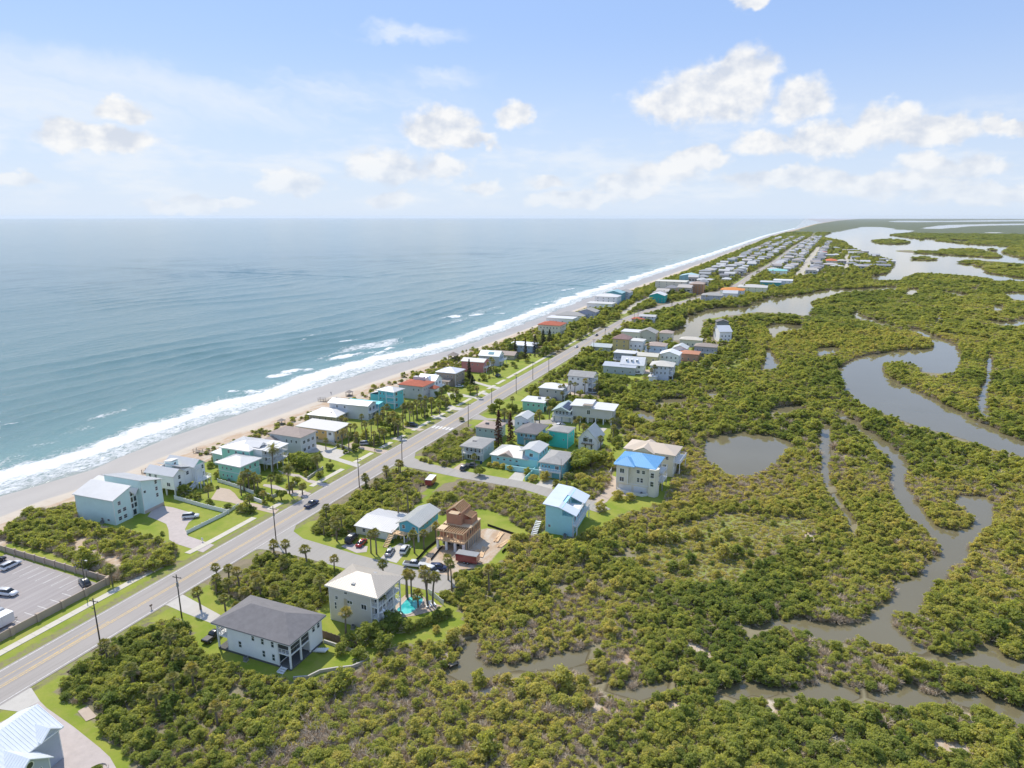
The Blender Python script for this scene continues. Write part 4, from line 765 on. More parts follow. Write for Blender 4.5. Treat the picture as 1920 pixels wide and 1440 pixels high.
# --- big mint house with porches
h = House('mint_porch_house', 'large mint and white house on piles with stepped white roofs and front porches', 'large mint porch house', -172.5, 178.5, 16.5, 12, 3)
h.wall(-16.5, -4, 0, 12, 2.6, 8.0, MINTB); h.wall(-3.997, 0, 2, 12, 2.6, 8.0, OFFW); h.piles(-16, -0.3, 0.3, 11.7, 2.6, 4, 4)
h.hip(-16.5, -4, 0, 12, 8.0, 1.4, WMET, 0.7, 0.2, 0.6); h.shed(-3.997, 0, 2, 12, 8.1, 8.1, WMET, 'x', 0.4); h.gable(-9, -2, 3, 7, 8.6, 1.2, WMET, 'x', 0.3, 0.15, 0, OFFW)
h.rows('-y', -15, -5, 3, (3.4, 5.9), 1.0, 1.2); h.rows('+x', 2.6, 11.6, 4, (3.2, 5.8), 1.0, 1.6); h.deck(0.01, 3.6, 2, 12, 2.8, sides='XyY'); h.deck(0.01, 3.6, 2, 12, 5.5, sides='XyY'); h.shed(0.3, 3.7, 2, 12, 8.0, 7.7, WMET, 'x', 0.2)
for yy in (2.2, 5.4, 8.6, 11.8): h.post(3.4, yy, 0, 7.6)
h.wall(-22, -16.6, 1, 9, 0, 4.4, MINT); h.shed(-22, -16.6, 1, 9, 4.9, 4.5, WMET, 'x', 0.5); h.rows('-y', -21, -17, 2, (1.2,), 1.2, 1.3, 1.0)
# --- taupe house
h = House('grey_stone_house', 'grey house with taupe hipped shingle roofs and dark grouped windows beside the yellow house', 'grey taupe-roofed house', -171.0, 199.5, 15, 9, 0)
h.wall(-15, 0, 0, 9, 0, 7.2, GREYW); h.hip(-15, 0, 0, 9, 7.2, 2.2, SHT, 0.6); h.wall(-19, -9, -5, -0.003, 0, 4.2, MINT); h.gable(-19, -9, -5, -0.003, 4.2, 2.0, SHT, 'y', 0.5, 0.2, 0, MINT)
h.rows('+x', 0.6, 8.4, 3, (0.9, 3.9), 1.6, 1.5); h.rows('-y', -8, -1, 3, (4.4,), 0.9, 1.2); h.rows('-x', 1, 8, 3, (1, 4), 1.6, 1.6)
# --- yellow house
h = House('yellow_house', 'yellow two-storey house with a wide flat white roof', 'yellow flat-roofed house', -167.5, 216, 17, 9.5, 3)
h.wall(-17, 0, 0, 9.5, 0, 5.6, YELL); h.roofsolid([[(-18.2, -1.2, 5.9), (1.2, -1.2, 5.65), (1.2, 10.7, 5.65), (-18.2, 10.7, 5.9)]], 0.3, MR((0.64, 0.61, 0.55))); h.rows('-y', -16, -1, 5, (3.6,), 1.1, 0.9, skip=0.2); h.rows('-y', -16, -1, 3, (1.0,), 1.0, 1.1, skip=0.2); h.rows('+x', 0.8, 9, 3, (0.9, 3.5), 1.3, 1.3); h.part('white_bay', MB().box(-3.4, -0.3, -0.5, -0.003, 0, 5.3), OFFW); h.win('-y', -1.9, 3.4, 1.5, 1.2, -0.5)
# --- low white hip
h = House('low_white_roof_house', 'low house under a broad white roof with a solar panel behind the yellow house', 'low white-roofed house', -184, 239, 14, 11, 4)
h.wall(-14, 0, 0, 11, 0, 3.2, TAN); h.hip(-14, 0, 0, 11, 3.2, 1.7, WMET, 0.9); h.rows('-y', -13, -1, 4, (1.1,), 1.0, 1.0); h.rows('+x', 1, 10, 3, (1.0,), 1.3, 1.2)
h.part('solar_panel', MB().bar((-4.2, 3.0, 4.15), (-1.8, 3.0, 3.75), 2.4, 0.08, up=(0.16, 0, 1)), surf('solar_cells', (0.05, 0.06, 0.10), 0.2))
# --- white gable
h = House('white_shiplap_house', 'tall white-grey house with a plain white metal gable roof facing the beach', 'white metal-roofed beach house', -173.5, 248.5, 20, 7.5, 4)
h.wall(-20, 0, 0, 7.5, 0, 7.0, GREYW); h.gable(-20, 0, 0, 7.5, 7.0, 1.0, MR((0.76, 0.76, 0.75)), 'x', 0.7, 0.2, 0.7, GREYW); h.rows('-y', -18, -2, 4, (4.6,), 1.0, 1.2, skip=0.3); h.rows('+x', 0.6, 6.8, 2, (0.6, 3.8), 1.8, 1.9); h.deck(0.01, 1.6, 0, 7.5, 3.4, sides='XyY')
h.wall(-16, 1.2, 7.503, 11.5, 0, 5.6, SKYB); h.shed(-16, 1.2, 7.503, 11.5, 5.7, 6.0, TURQ2, 'y', 0.3)
# --- turquoise tower
h = House('turquoise_tower_house', 'turquoise three-storey tower house with stacked white porches and white hip roof', 'turquoise tower house', -172.5, 269, 9.5, 7.5, -6)
h.wall(-9.5, 0, 0, 7.5, 0, 8.6, TURQ2); h.hip(-9.5, 0, 0, 7.5, 8.6, 1.3, WMET, 0.7, 0.2, 0.6); h.rows('-y', -9, -5, 2, (1.2, 3.9, 6.4), 0.8, 1.1); h.rows('+x', 0.8, 3.2, 1, (0.6, 3.4, 6.2), 1.5, 1.8); h.rows('+x', 4.4, 7.2, 1, (6.4,), 0.9, 0.7)
for z in (3.0, 5.8): h.deck(-4.2, 0.9, -0.9, -0.003, z, sides='yX', posts=False)
h.post(0.7, -0.75, 0, 8.5); h.post(-4.0, -0.75, 0, 8.5); h.wall(-14.5, -9.503, 0, 6, 0, 6.0, TURQ2); h.shed(-14.5, -9.503, 0, 6, 6.2, 7.6, WMET, 'x', 0.4)
# --- red tile
h = House('red_roof_beach_house', 'pale stucco beach house with a low red tile roof by the dune', 'red tile-roofed beach house', -168, 289, 14, 12, 0)
h.wall(-14, 0, 0, 12, 0, 7.0, surf('lilac_stucco', (0.60, 0.56, 0.56), 0.8)); h.hip(-14, 0, 0, 12, 7.0, 1.5, SHR, 0.5); h.rows('-y', -12.5, -1, 4, (1.2, 4.4), 0.9, 1.1, skip=.3); h.rows('+x', 1, 7, 3, (1.2, 4.4), 0.8, 1.2); h.wall(0.003, 3.2, 7, 11, 0, 4.6, OFFW); h.hip(0.003, 3.2, 7, 11, 4.6, 1.3, SHR, 0.4); h.rows('+x', 7.4, 10.8, 2, (1.2,), 0.8, 2.0, 3.2)
for xx in (-9, -5.5): h.wall(xx - 1.2, xx + 1.2, 8, 10.5, 7.6, 9.6, surf('lilac_stucco', (0.6, .56, .56)), 'chimney')
# --- white and blue gable
h = House('white_cottage', 'white two-storey cottage with pale blue-grey gables behind the red-roofed beach house', 'white pale-gabled cottage', -169.5, 304, 10, 8, 0)
h.wall(-10, 0, 0, 8, 0, 6.4, OFFW); h.gable(-10, 0, 0, 8, 6.4, 2.4, MR((0.58, 0.62, 0.66)), 'x', 0.6, 0.2, 0, OFFW); h.gable(-6, -2, -0.5, 8.5, 6.4, 2.0, MR((0.58, 0.62, 0.66)), 'y', 0.2, 0.2, 0, OFFW); h.rows('+x', 0.6, 7.4, 2, (0.8, 3.8), 1.4, 1.6); h.deck(0.01, 2.2, 0, 8, 3.0, sides='XyY'); h.rows('-y', -9, -1, 3, (3.8,), 0.9, 1.2)
# --- tan brick with white hip
h = House('tan_brick_house', 'tan brick two-storey house with a bright white hipped roof beside dark conifers', 'tan brick house', -165.5, 320, 11.5, 11, 0)
h.wall(-11.5, 0, 0, 11, 0, 7.6, BRICKT); h.hip(-11.5, 0, 0, 11, 7.6, 2.0, MR((0.74, 0.74, 0.76)), 0.6, 0.22, 0.7); h.rows('-y', -10.5, -1, 4, (4.9,), 0.9, 1.2); h.rows('+x', 1, 10, 3, (1, 4.8), 1.2, 1.4); h.wall(-11.5, -2, -4, -0.003, 0, 3.4, BRICKT); h.shed(-11.5, -2, -4, -0.003, 3.5, 4.3, SHB, 'y', 0.3)
# --- pink
h = House('pink_house', 'salmon pink two-storey house with a pale low gable roof', 'salmon pink house', -165.5, 356.5, 14, 9, 4)
h.wall(-14, 0, 0, 9, 0, 6.6, PINK); h.gable(-14, 0, 0, 9, 6.6, 1.2, MR((0.66, 0.64, 0.60)), 'x', 0.5, 0.2, 0, PINK); h.rows('-y', -12, -2, 3, (4.2,), 0.8, 0.9, skip=.3); h.rows('+x', 1, 8, 2, (0.8, 3.8), 1.4, 1.6); h.deck(0.01, 2.0, 0, 9, 3.2, sides='XyY')
h = House('blue_gable_house', 'blue-grey house with a steep glazed roof just past the pink house', 'blue-grey glazed-roof house', -164.5, 377, 13, 9, 4)
h.wall(-13, 0, 0, 9, 0, 6.4, wallm((0.45, 0.52, 0.58))); h.gable(-13, 0, 0, 9, 6.4, 2.4, MR((0.50, 0.56, 0.60)), 'x', 0.5, 0.2, 0, OFFW); h.rows('+x', 1, 8, 3, (0.8, 3.8), 1.2, 1.6); h.deck(0.01, 2.2, 0, 9, 3.2, sides='XyY'); h.rows('-y', -11, -2, 3, (3.8,), 1, 1.2)
h.part('skylight', MB().bar((-7.5, 2.0, 7.62), (-4.0, 2.0, 7.62), 2.2, 0.08, up=(0, -0.47, 0.88)), surf('sky_glass', (0.2, 0.36, 0.4), 0.15))
h = House('low_tan_house', 'low tan-roofed house among conifers past the blue-grey house', 'low tan-roofed house', -163, 398, 15, 9, 2); h.wall(-15, 0, 0, 9, 0, 3.2, TAN); h.gable(-15, 0, 0, 9, 3.2, 1.6, SHT, 'x', 0.6, 0.2, 0, TAN); h.rows('+x', 1, 8, 2, (1,), 1.3, 1.2); h.rows('-y', -13, -2, 4, (1,), 1.2, 1.2)
h = House('white_long_roof_house', 'blue-walled house with a long white roof behind tall casuarinas', 'long white-roofed house', -160.5, 425, 17, 12, 3); h.wall(-17, 0, 0, 12, 0, 4.8, wallm((0.36, 0.44, 0.56))); h.hip(-17, 0, 0, 12, 4.8, 1.6, MR((0.74, 0.74, 0.74)), 0.8); h.rows('-y', -15, -1, 5, (2.6,), 1.1, 1.2); h.rows('+x', 1, 11, 3, (1.2,), 1.4, 1.4)
h = House('red_hip_house', 'big cream house with a red-orange tile roof on the dune', 'big red-roofed cream house', -166, 500, 18, 16, 0); h.wall(-18, 0, 0, 16, 0, 7.5, CREAM); h.hip(-18, 0, 0, 16, 7.5, 2.2, SHR, 0.7); h.rows('-y', -17, -1, 6, (1.2, 4.6), 1.0, 1.3); h.rows('+x', 1, 15, 4, (1.2, 4.6), 1.2, 1.3)

# ------------------------------------------------------------------ lagoon-side houses
h = House('white_grey_roof_house', 'white two-storey house with a dark grey hipped shingle roof and screened corner porches', 'white grey-roofed house', -87.5, 94, 19.5, 10.3, 0)
h.wall(-16.6, -3.4, 0, 10.3, 0.45, 6.5, OFFW); h.wall(-3.397, -0.15, 6.3, 10.3, 0.45, 6.5, OFFW); h.hip(-19.5, 0, 0, 10.3, 6.55, 2.6, SHG, 0.7, 0.25)
h.part('plinth', MB().box(-19.5, -0.05, -0.02, 10.3, 0.0, 0.42), surf('dark_plinth', (0.12, 0.12, 0.12), 0.9))
for x in (-0.15, -3.2): h.post(x, 0.12, 0.42, 6.5, 0.16)
for yy in (3.3, 6.1): h.post(-0.15, yy, 0.42, 6.5, 0.16)
for x, y in ((-19.3, 0.15), (-19.3, 3.4), (-19.3, 6.8), (-19.3, 10.1)): h.post(x, y, 0.42, 6.5, 0.16)
h.deck(-3.39, -0.02, 0.0, 6.29, 3.5, sides='', posts=False); h.deck(-19.48, -16.61, 0.0, 10.3, 3.5, sides='yx', posts=False)
SCR = surf('porch_screen', (0.05, 0.055, 0.06), 0.6)
for y0, y1 in ((0.35, 3.1), (3.5, 5.9)): h.part('screen_panel', MB().box(-0.22, -0.16, y0, y1, 3.55, 6.3), SCR)
h.part('screen_panel', MB().box(-3.0, -0.35, 0.1, 0.16, 4.4, 6.3), SCR); h.rail((-3.1, 0.1), (-0.3, 0.1), 3.5); h.rail((-0.2, 0.3), (-0.2, 6.1), 3.5)
h.part('porch_glazing', MB().box(-3.39, -3.3, 0.3, 6.2, 0.8, 3.0), GLASS); h.win('-y', -13.2, 1.9, 0.85, 1.6); h.win('-y', -9.5, 4.4, .8, 1.6); h.win('-y', -7.0, 4.2, .8, 1.7); h.win('-y', -4.4, 4.2, .8, 1.7); h.win('-y', -6.9, 1.3, .8, 1.7); h.win('-y', -4.4, 1.1, .8, 1.7); h.rows('+y', -15, -3, 4, (1.2, 4.2), 0.9, 1.5); h.rows('+x', 6.8, 10, 2, (4.2,), .9, 1.6, -0.15); h.rows('-x', 1, 9, 2, (.9, 4.0), 1.4, 1.9, -16.6)
h.stairs(-0.02, 3.2, 6.8, 8.2, 0.9, 6, WHITE, 'x'); h.stairs(-2.4, -0.9, -1.6, -0.05, 0.45, 3)
for x, y in ((-12, 4.0), (-9.5, 5.8)): h.box_on_roof('roof_vent', x, y, 7.4, 0.5, 0.5, 0.5 if y < 5 else 1.2, SHG)
# --- tan three-storey with cream metal hip and back porches
h = House('tan_pool_house', 'tan three-storey house with cream hipped metal roof and white back porches beside the pool', 'tan three-storey pool house', -80, 112, 11.5, 9.3, -1)
h.wall(-11.5, -0.02, 0, 9.3, 0, 8.9, TAUPE); h.hip(-11.5, 1.6, 0, 9.3, 8.95, 2.0, MR((0.53, 0.47, 0.39)), 0.65, 0.22, 0.55)
for z in (0.15, 3.1, 6.0):
    if z > 1: h.deck(-0.01, 1.7, 0.2, 9.2, z, sides='XyY', posts=False)
    h.rows('+x', 0.7, 8.7, 3, (z + .1 if z > 1 else .2,), 1.7, 2.0, -0.02)
for yy in (0.3, 3.2, 6.2, 9.1): h.post(1.55, yy, 0, 8.7, 0.14)
sp_ = MB()
for k in range(22): a = 2 * pi * k / 11; sp_.bar((2.6, 0.6, 0.2 + k * .27), (2.6 + 1.0 * cos(a), .6 + 1.0 * sin(a), .2 + k * .27), 0.34, 0.05)
sp_.bar((2.6, .6, 0), (2.6, .6, 6.8), .12); h.part('spiral_staircase', sp_, WHITE, kind='stuff')
h.win('-y', -9.4, 5.6, .8, .9); h.win('-y', -6.8, 7.5, 1.0, .9); h.win('-y', -5.8, 5.3, 1.6, .9); h.win('-y', -2.0, 4.8, 1.6, 1.4); h.win('-y', -9.8, 3.0, .5, 2.0); h.win('-y', -6.0, 2.6, .8, 1.0); h.rows('+y', -10, -1, 3, (1, 4, 6.6), 1.0, 1.2); h.rows('-x', 1, 8, 2, (1, 4, 6.6), 1.2, 1.3)
h.part('chimney_stripe', MB().box(-7.4, -6.5, -0.06, -0.002, 2.0, 6.4), wallm((0.46, 0.40, 0.28)))
for x, y, z in ((-5.5, 1.6, 9.5), (-3.4, 6.4, 9.9)): h.part('roof_window', MB().box(x - .45, x + .45, y - .6, y + .6, z, z + .35), GREYM)
# --- blue cottage
h = House('blue_cottage', 'bright blue raised cottage with a grey metal gable roof beside the framed house', 'bright blue cottage', -91.8, 153, 6.4, 11.5, 0)
h.wall(-6.4, 0, 0, 11.5, 2.5, 5.3, SKYB); h.gable(-6.4, 0, 0, 11.5, 5.3, 1.3, MR((0.52, 0.52, 0.48)), 'y', 0.7, 0.18, 0.6, SKYB); h.piles(-6.1, -0.3, 0.3, 11.2, 2.5, 3, 4, OFFW); h.wall(-6.0, -0.4, 4, 11.2, 0, 2.497, OFFW); h.win('-y', -4.9, 3.5, 1.0, 1.1); h.win('-y', -1.6, 3.3, 1.1, 1.2); h.rows('+x', 1.5, 10.5, 4, (3.6,), .7, .8)
h.deck(-7.6, -3.4, -2.2, -0.01, 2.5, LUMBER, '', True); h.stairs(-8.0, -6.6, -6.2, -2.2, 2.5, 9, LUMBER); h.rail((-7.5, -2.15), (-3.5, -2.15), 2.5, mat=LUMBER)
h = House('low_metal_roof_house', 'low house with a broad pale grey metal roof next to the blue cottage', 'low grey metal-roofed house', -99.6, 151, 12, 12, 0)
h.wall(-12, 0, 0, 12, 0, 2.7, CREAM); h.shed(-12, 0, 0, 6, 2.75, 3.5, MR((0.57, 0.56, 0.55)), 'y', 0.5, 0.16, 0.7); h.shed(-12, 0, 6.51, 12, 3.45, 2.8, MR((0.57, 0.56, 0.55)), 'y', 0.45, 0.16, 0.7); h.rows('-y', -11, -1, 3, (1.0,), 1.1, 1.1); h.rows('+x', 1, 11, 3, (1.0,), 1.1, 1.1); h.garage('-y', -3, 3.2, 2.1)
# --- aqua modern house with curved roof deck
h = House('aqua_modern_house', 'aqua three-storey house with pale sloping metal roof and white balconies at street end', 'aqua balcony house', -52.5, 173, 8.2, 15, 2)
h.wall(-8.2, 0, 0, 15, 0, 6.2, AQUA); h.wall(-8.2, -3.2, 0.0, 15, 6.203, 8.6, AQUA); h.roofsolid([[(-9.0, -0.6, 9.3), (-4.2, -0.6, 8.9), (-4.2, 15.6, 8.9), (-9.0, 15.6, 9.3)], [(-4.2, -0.6, 8.9), (1.2, -0.6, 6.9), (1.2, 4.0, 6.9), (-4.2, 4.0, 8.9)], [(-4.2, 9.0, 8.9), (1.2, 9.0, 6.9), (1.2, 15.6, 6.9), (-4.2, 15.6, 8.9)]], 0.2, PALEMET)
h.deck(0.01, 1.4, 0.2, 14.8, 3.5, sides='XyY'); h.deck(-3.19, 0.9, 4.0, 9.0, 6.45, sides='X', posts=False)
h.rows('+x', 0.8, 14.2, 4, (3.7,), 2.2, 2.0, 0.0, 0, 1); h.rows('+x', 0.8, 12, 5, (0.8,), .9, 1.4); h.rows('+x', 4.4, 8.6, 2, (6.7,), 1.4, 1.6, -3.2); h.win('-y', -7.0, 2.0, .8, .8); h.rows('-x', 1, 14, 4, (1, 3.8), 1.2, 1.4); h.stairs(-11.2, -9.6, -5.5, 0.5, 3.2, 11, WHITE)
# --- cream house, blue roof
h = House('blue_roof_house', 'cream three-storey house with a bright blue hipped roof and corner bay tower', 'cream blue-roofed house', -37, 212, 12.5, 11.5, -3)
h.wall(-12.5, 0, 0, 11.5, 0, 9.6, CREAM); h.hip(-12.5, 0, 0, 11.5, 9.65, 2.6, BLUEMET, 0.9, 0.25, 0.6); h.hip(-12.5, -6.5, -1.5, 5, 9.75, 2.0, BLUEMET, 0.5, 0.2, 0.6)
h.wall(-12.2, -8.2, -1.2, -0.003, 3.0, 9.6, CREAM); h.rows('-y', -12, -8.6, 1, (3.6, 6.6), 1.7, 1.8, -1.2)
by = MB(); ang = [(-0.2, -1.6), (1.2, -1.6), (2.0, -0.4), (2.0, 1.2), (1.2, 2.2)]; base = [(-1.6, -0.003), (-1.0, -1.5), (1.0, -1.5), (1.8, -0.3), (1.8, 1.2), (0.003, 2.4)]
by.add([(x, y, 0) for x, y in base] + [(x, y, 9.5) for x, y in base], [(i, i + 1, i + 7, i + 6) for i in range(5)] + [(6, 7, 8, 9, 10, 11)]); h.part('bay_tower', by, CREAM)
h.rows('-y', -0.9, 0.9, 1, (3.6, 6.6), 1.3, 1.9, -1.5); h.rows('+x', -0.3, 1.2, 1, (3.6, 6.6), 1.1, 1.9, 1.8); h.rows('-y', -6, -2.4, 2, (6.9,), 1.2, 1.3); h.rows('-y', -5.6, -3.2, 2, (3.8,), .9, 1.7); h.garage('-y', -9.4, 4.4); h.garage('-y', -4.2, 4.4); h.rows('+x', 3, 11, 3, (1, 4, 6.8), 1.2, 1.5); h.deck(0.01, 2.2, 5, 11.3, 6.4, sides='XyY'); h.deck(0.01, 2.2, 5, 11.3, 3.2, sides='XyY'); h.part('gable_vent', MB().box(-7.0, -6.4, -.05, -.002, 8.6, 9.2), DARK); h.part('trim_band', MB().box(-12.56, 0.06, -0.06, 11.56, 2.75, 3.0), WHITE)
h = House('tan_villa', 'wide tan villa with a cream hipped roof behind the blue-roofed house', 'wide tan villa', -33.5, 231, 17.5, 10, -4)
h.wall(-17.5, 0, 0, 10, 0, 8.4, CREAM); h.hip(-17.5, 0, 0, 10, 8.4, 2.0, MR((0.60, 0.49, 0.37)), 0.8, 0.25); h.gable(-14, -7, -1.5, 8, 8.5, 1.7, MR((0.60, 0.49, 0.37)), 'y', 0.5, 0.2, 0, CREAM); h.rows('-y', -17, -1, 6, (6.2,), 1.1, 1.2); h.rows('-y', -17, -1, 4, (3.0,), 1.1, 1.4); h.rows('+x', 1, 9, 2, (3, 6), 1.4, 1.5); h.deck(0.01, 2.4, 0, 10, 5.6, sides='XyY'); h.deck(-20, -17.503, 0, 8, 3.0, CREAM, 'xy')
# --- street two row
h = House('blue_garage_house', 'sky blue house with taupe hipped roof and white garage door', 'sky blue garage house', -69.5, 214, 8.0, 13, 0)
h.wall(-8, 0, 0, 13, 0, 5.6, wallm((0.20, 0.52, 0.62))); h.hip(-8, 0, 0, 13, 5.6, 1.4, SHL, 0.6); h.garage('-y', -5.6, 4.2); h.rows('-y', -7.6, -4, 3, (3.7,), .7, .8); h.rows('-y', -3, -.4, 1, (3.3,), 1.5, 1.5); h.deck(-8, 0.0, -1.5, -0.01, 2.8, sides='yxX'); h.rows('+x', 1, 12, 4, (3.4,), 1, 1.2)
h = House('aqua_long_house', 'long aqua house with pale grey hipped roofs and a walled front court', 'long aqua house', -80.5, 219.5, 18.5, 11, 0)
h.wall(-18.5, 0, 0, 11, 0, 3.6, AQUA); h.wall(-5.5, 0, 1.2, 11, 3.603, 6.4, AQUA); h.hip(-18.5, -4, 0, 11, 3.65, 2.6, MR((0.50, 0.50, 0.48)), 0.6); h.gable(-7.0, 0, 1.2, 11, 6.4, 1.0, MR((0.50, 0.50, 0.48)), 'y', 0.5, 0.2, 0, AQUA); h.rows('-y', -17, -7, 4, (1.8,), 1.0, .7); h.rows('+x', 2, 10, 3, (4.2,), .9, 1.3); h.win('-y', -3.0, 4.2, 1.5, 1.4, 1.2); h.wall(-11, 3.2, -4.5, -4.2, 0, 1.9, AQUA, 'court_wall'); h.wall(2.9, 3.2, -4.197, 8, 0, 1.9, AQUA, 'court_wall'); h.part('gable_wall', MB().add([(-15.5, -.7, 3.7), (-9.5, -.7, 3.7), (-12.5, -.7, 5.0), (-15.5, 1.5, 3.9), (-9.5, 1.5, 3.9), (-12.5, 2.6, 5.1)], [(0, 1, 2), (0, 2, 5, 3), (2, 1, 4, 5)]), SHT)
h = House('grey_box_house', 'grey box house with low grey roof, upper porch and carport by the street corner', 'grey porch box house', -102.5, 218, 8.2, 11.5, 0)
h.wall(-8.2, 0, 1.8, 11.5, 0, 5.9, wallm((0.42, 0.50, 0.50))); h.hip(-8.2, 0, 0, 11.5, 5.95, 1.1, SHL, 0.6); h.deck(-8.2, 0, 0, 1.79, 3.0, sides='yxX'); h.rows('-y', -7.6, -.6, 4, (3.2,), 1.0, 1.9, 1.8); h.rows('-y', -7.6, -.6, 2, (.2,), 2.0, 2.0, 1.8); h.post(-0.2, .2, 2.9, 5.8); h.post(-8, .2, 2.9, 5.8); h.rows('+x', 3, 11, 3, (3.6,), .7, .8); h.box_on_roof('roof_vent', -4.5, 4, 6.5, 1.6, .8, .6, SHG)
h = House('turquoise_cube_house', 'vivid turquoise cube house with a taupe roof in the back row', 'vivid turquoise cube house', -77.5, 246, 8.2, 7.5, -3)
h.wall(-8.2, 0, 0, 7.5, 0, 6.8, TURQ); h.hip(-8.2, 0, 0, 7.5, 6.8, 1.2, SHL, 0.45); h.win('-y', -6, 4.6, .6, .5, kind=0); h.win('-y', -1.8, 3.2, .6, .6, kind=0); h.rows('+x', 1, 6.5, 2, (4.2,), .7, 1.0); h.rows('+y', -7, -1, 3, (1, 4), 1.1, 1.3)
h = House('white_aframe_house', 'white steep-gabled cottage with grey metal roof and brown balcony', 'white steep-gabled cottage', -66, 248, 7.6, 9.5, 0)
h.wall(-7.6, 0, 0, 9.5, 0, 4.6, OFFW); h.gable(-7.6, 0, 0, 9.5, 4.6, 4.0, MR((0.46, 0.49, 0.48)), 'y', 0.6, 0.2, 0.6, OFFW); h.win('-y', -5.0, 2.9, 1.6, 2.0); h.win('-y', -2.6, 2.9, 1.4, 1.9); h.deck(-6.2, -1.4, -1.3, -0.01, 2.7, WOODB, 'yxX', False); h.rows('-y', -6, -1, 2, (.4,), .8, 1.7); h.rows('+x', 1.5, 8.5, 3, (2.4,), .8, 1.0)
h = House('blue_grey_roof_house', 'dusty blue house with a dark grey hipped roof and wraparound balcony', 'dusty blue balcony house', -90.5, 244, 8, 12, 0)
h.wall(-8, 0, 0, 12, 0, 5.4, BLUE); h.hip(-8, 0, 0, 12, 5.4, 1.7, SHG, 1.2); h.deck(-4.6, 1.3, -1.3, -0.01, 2.9, WOODG, 'yx'); h.deck(0.01, 1.3, 0, 12, 2.9, sides='X'); h.rows('+x', 1, 11, 4, (3.4,), 1.2, 1.4); h.rows('-y', -7, -1, 3, (3.4,), 1, 1.3)
h = House('pale_tan_roof_house', 'pale blue-green house with a tan hipped roof beside brown conifers', 'pale tan-roofed house', -107.5, 244, 9.5, 9, 0)
h.wall(-9.5, 0, 0, 9, 0, 5.2, wallm((0.47, 0.56, 0.55))); h.hip(-9.5, 0, 0, 9, 5.2, 1.5, SHT, 0.5); h.rows('-y', -9, -1, 3, (3.4,), .8, .8, kind=0); h.rows('+x', 1, 8, 2, (3.0,), 1, 1.2); h.box_on_roof('roof_vent', -5.5, 2.6, 6.1, 1.4, .8, .5, SHG)
h = House('tall_white_narrow_house', 'tall narrow white house with a pale roof behind brown conifers', 'tall narrow white house', -98.5, 255, 5.5, 8.5, 0)
h.wall(-5.5, 0, 0, 8.5, 0, 7.6, OFFW); h.gable(-5.5, 0, 0, 8.5, 7.6, 1.2, MR((0.55, 0.55, 0.52)), 'y', 0.4, 0.2, 0, OFFW); h.rows('+x', 1, 8, 2, (1.4, 4.6), .7, 1.1); h.rows('-y', -5, -.5, 2, (4.6,), .8, 1.1); h.deck(0.01, 1.8, 2, 7, 3.2, WOODB, 'Xy')
h = House('solar_roof_house', 'grey-blue house with dark solar panels on its gable roof and double garage', 'solar panel house', -87.5, 279, 7.6, 12, 2)
h.wall(-7.6, 0, 1.5, 12, 0, 5.6, wallm((0.40, 0.47, 0.49))); h.gable(-7.6, 0, 0, 12, 5.6, 1.7, MR((0.38, 0.46, 0.45)), 'y', 0.6, 0.2, 0, wallm((0.40, 0.47, 0.49))); h.deck(-7.8, 1.4, -0.2, 1.49, 3.0, sides='yx'); h.deck(0.01, 1.4, 1.6, 12, 3.0, sides='X'); h.garage('-y', -5.6, 3.0, 2.2, 1.5); h.garage('-y', -2.0, 3.0, 2.2, 1.5); h.rows('-y', -7, -.6, 4, (3.2,), 1.0, 1.8, 1.5)
for k in range(2):
    for j in range(4): h.part('solar_panel', MB().bar((-3.35 + k * 1.75, 2.0 + j * 2.4, 7.22 - k * .78), (-1.75 + k * 1.75, 2.0 + j * 2.4, 6.51 - k * .78), 2.3, 0.07, up=(0.44, 0, 1)), surf('solar_cells', (0.05, 0.06, 0.10), 0.2))
h = House('white_pile_house', 'long off-white flat-roofed house raised on tall piles at the marsh edge', 'long white pile house', -69, 283, 18, 10, 4)
h.wall(-18, 0, 0, 10, 2.7, 7.0, wallm((0.60, 0.58, 0.53))); h.roofsolid([[(-9.4, -1, 7.35), (1.2, -1, 7.1), (1.2, 11, 7.1), (-9.4, 11, 7.35)]], 0.25, WMET); h.roofsolid([[(-19, -1, 8.0), (-9.3, -1, 8.3), (-9.3, 11, 8.3), (-19, 11, 8.0)]], 0.25, WMET); h.wall(-18, -9.4, 0.2, 9.8, 7.003, 7.8, wallm((0.60, 0.58, 0.53))); h.piles(-17.7, -0.3, 0.4, 9.6, 2.7, 6, 3, OFFW, .22); h.win('-y', -10.5, 4.0, 1.6, 2.4); h.win('+x', 2, 3.6, 1.2, 2.4); h.wall(-12, -9, 2, 7, 0, 2.697, wallm((0.60, 0.58, 0.53))); h.part('roof_deck', MB().box(-13, -8.6, -1.2, 2, 8.45, 8.6), WOODG)
h = House('mint_flat_house', 'bright mint house with a flat white roof facing the main road', 'bright mint flat-roofed house', -104, 291, 10.5, 9, 2)
h.wall(-10.5, 0, 0, 9, 0, 4.6, MINTB); h.flat(-10.5, 0, 0, 9, 4.6, WMET, 0.7); h.garage('+x', 2.2, 2.6, 2.3, mat=DARK); h.rows('+x', 4.5, 8.5, 2, (2.6,), 1, 1); h.rows('-y', -9, -1, 3, (2.6,), 1, 1); h.box_on_roof('air_unit', -4, 6, 4.9, 1.2, 1.2, .8, GREYM)
h = House('grey_white_hip_house', 'beige house with a bright white pyramid roof beside the main road', 'beige pyramid-roofed house', -102.5, 314, 12, 9.5, 0)
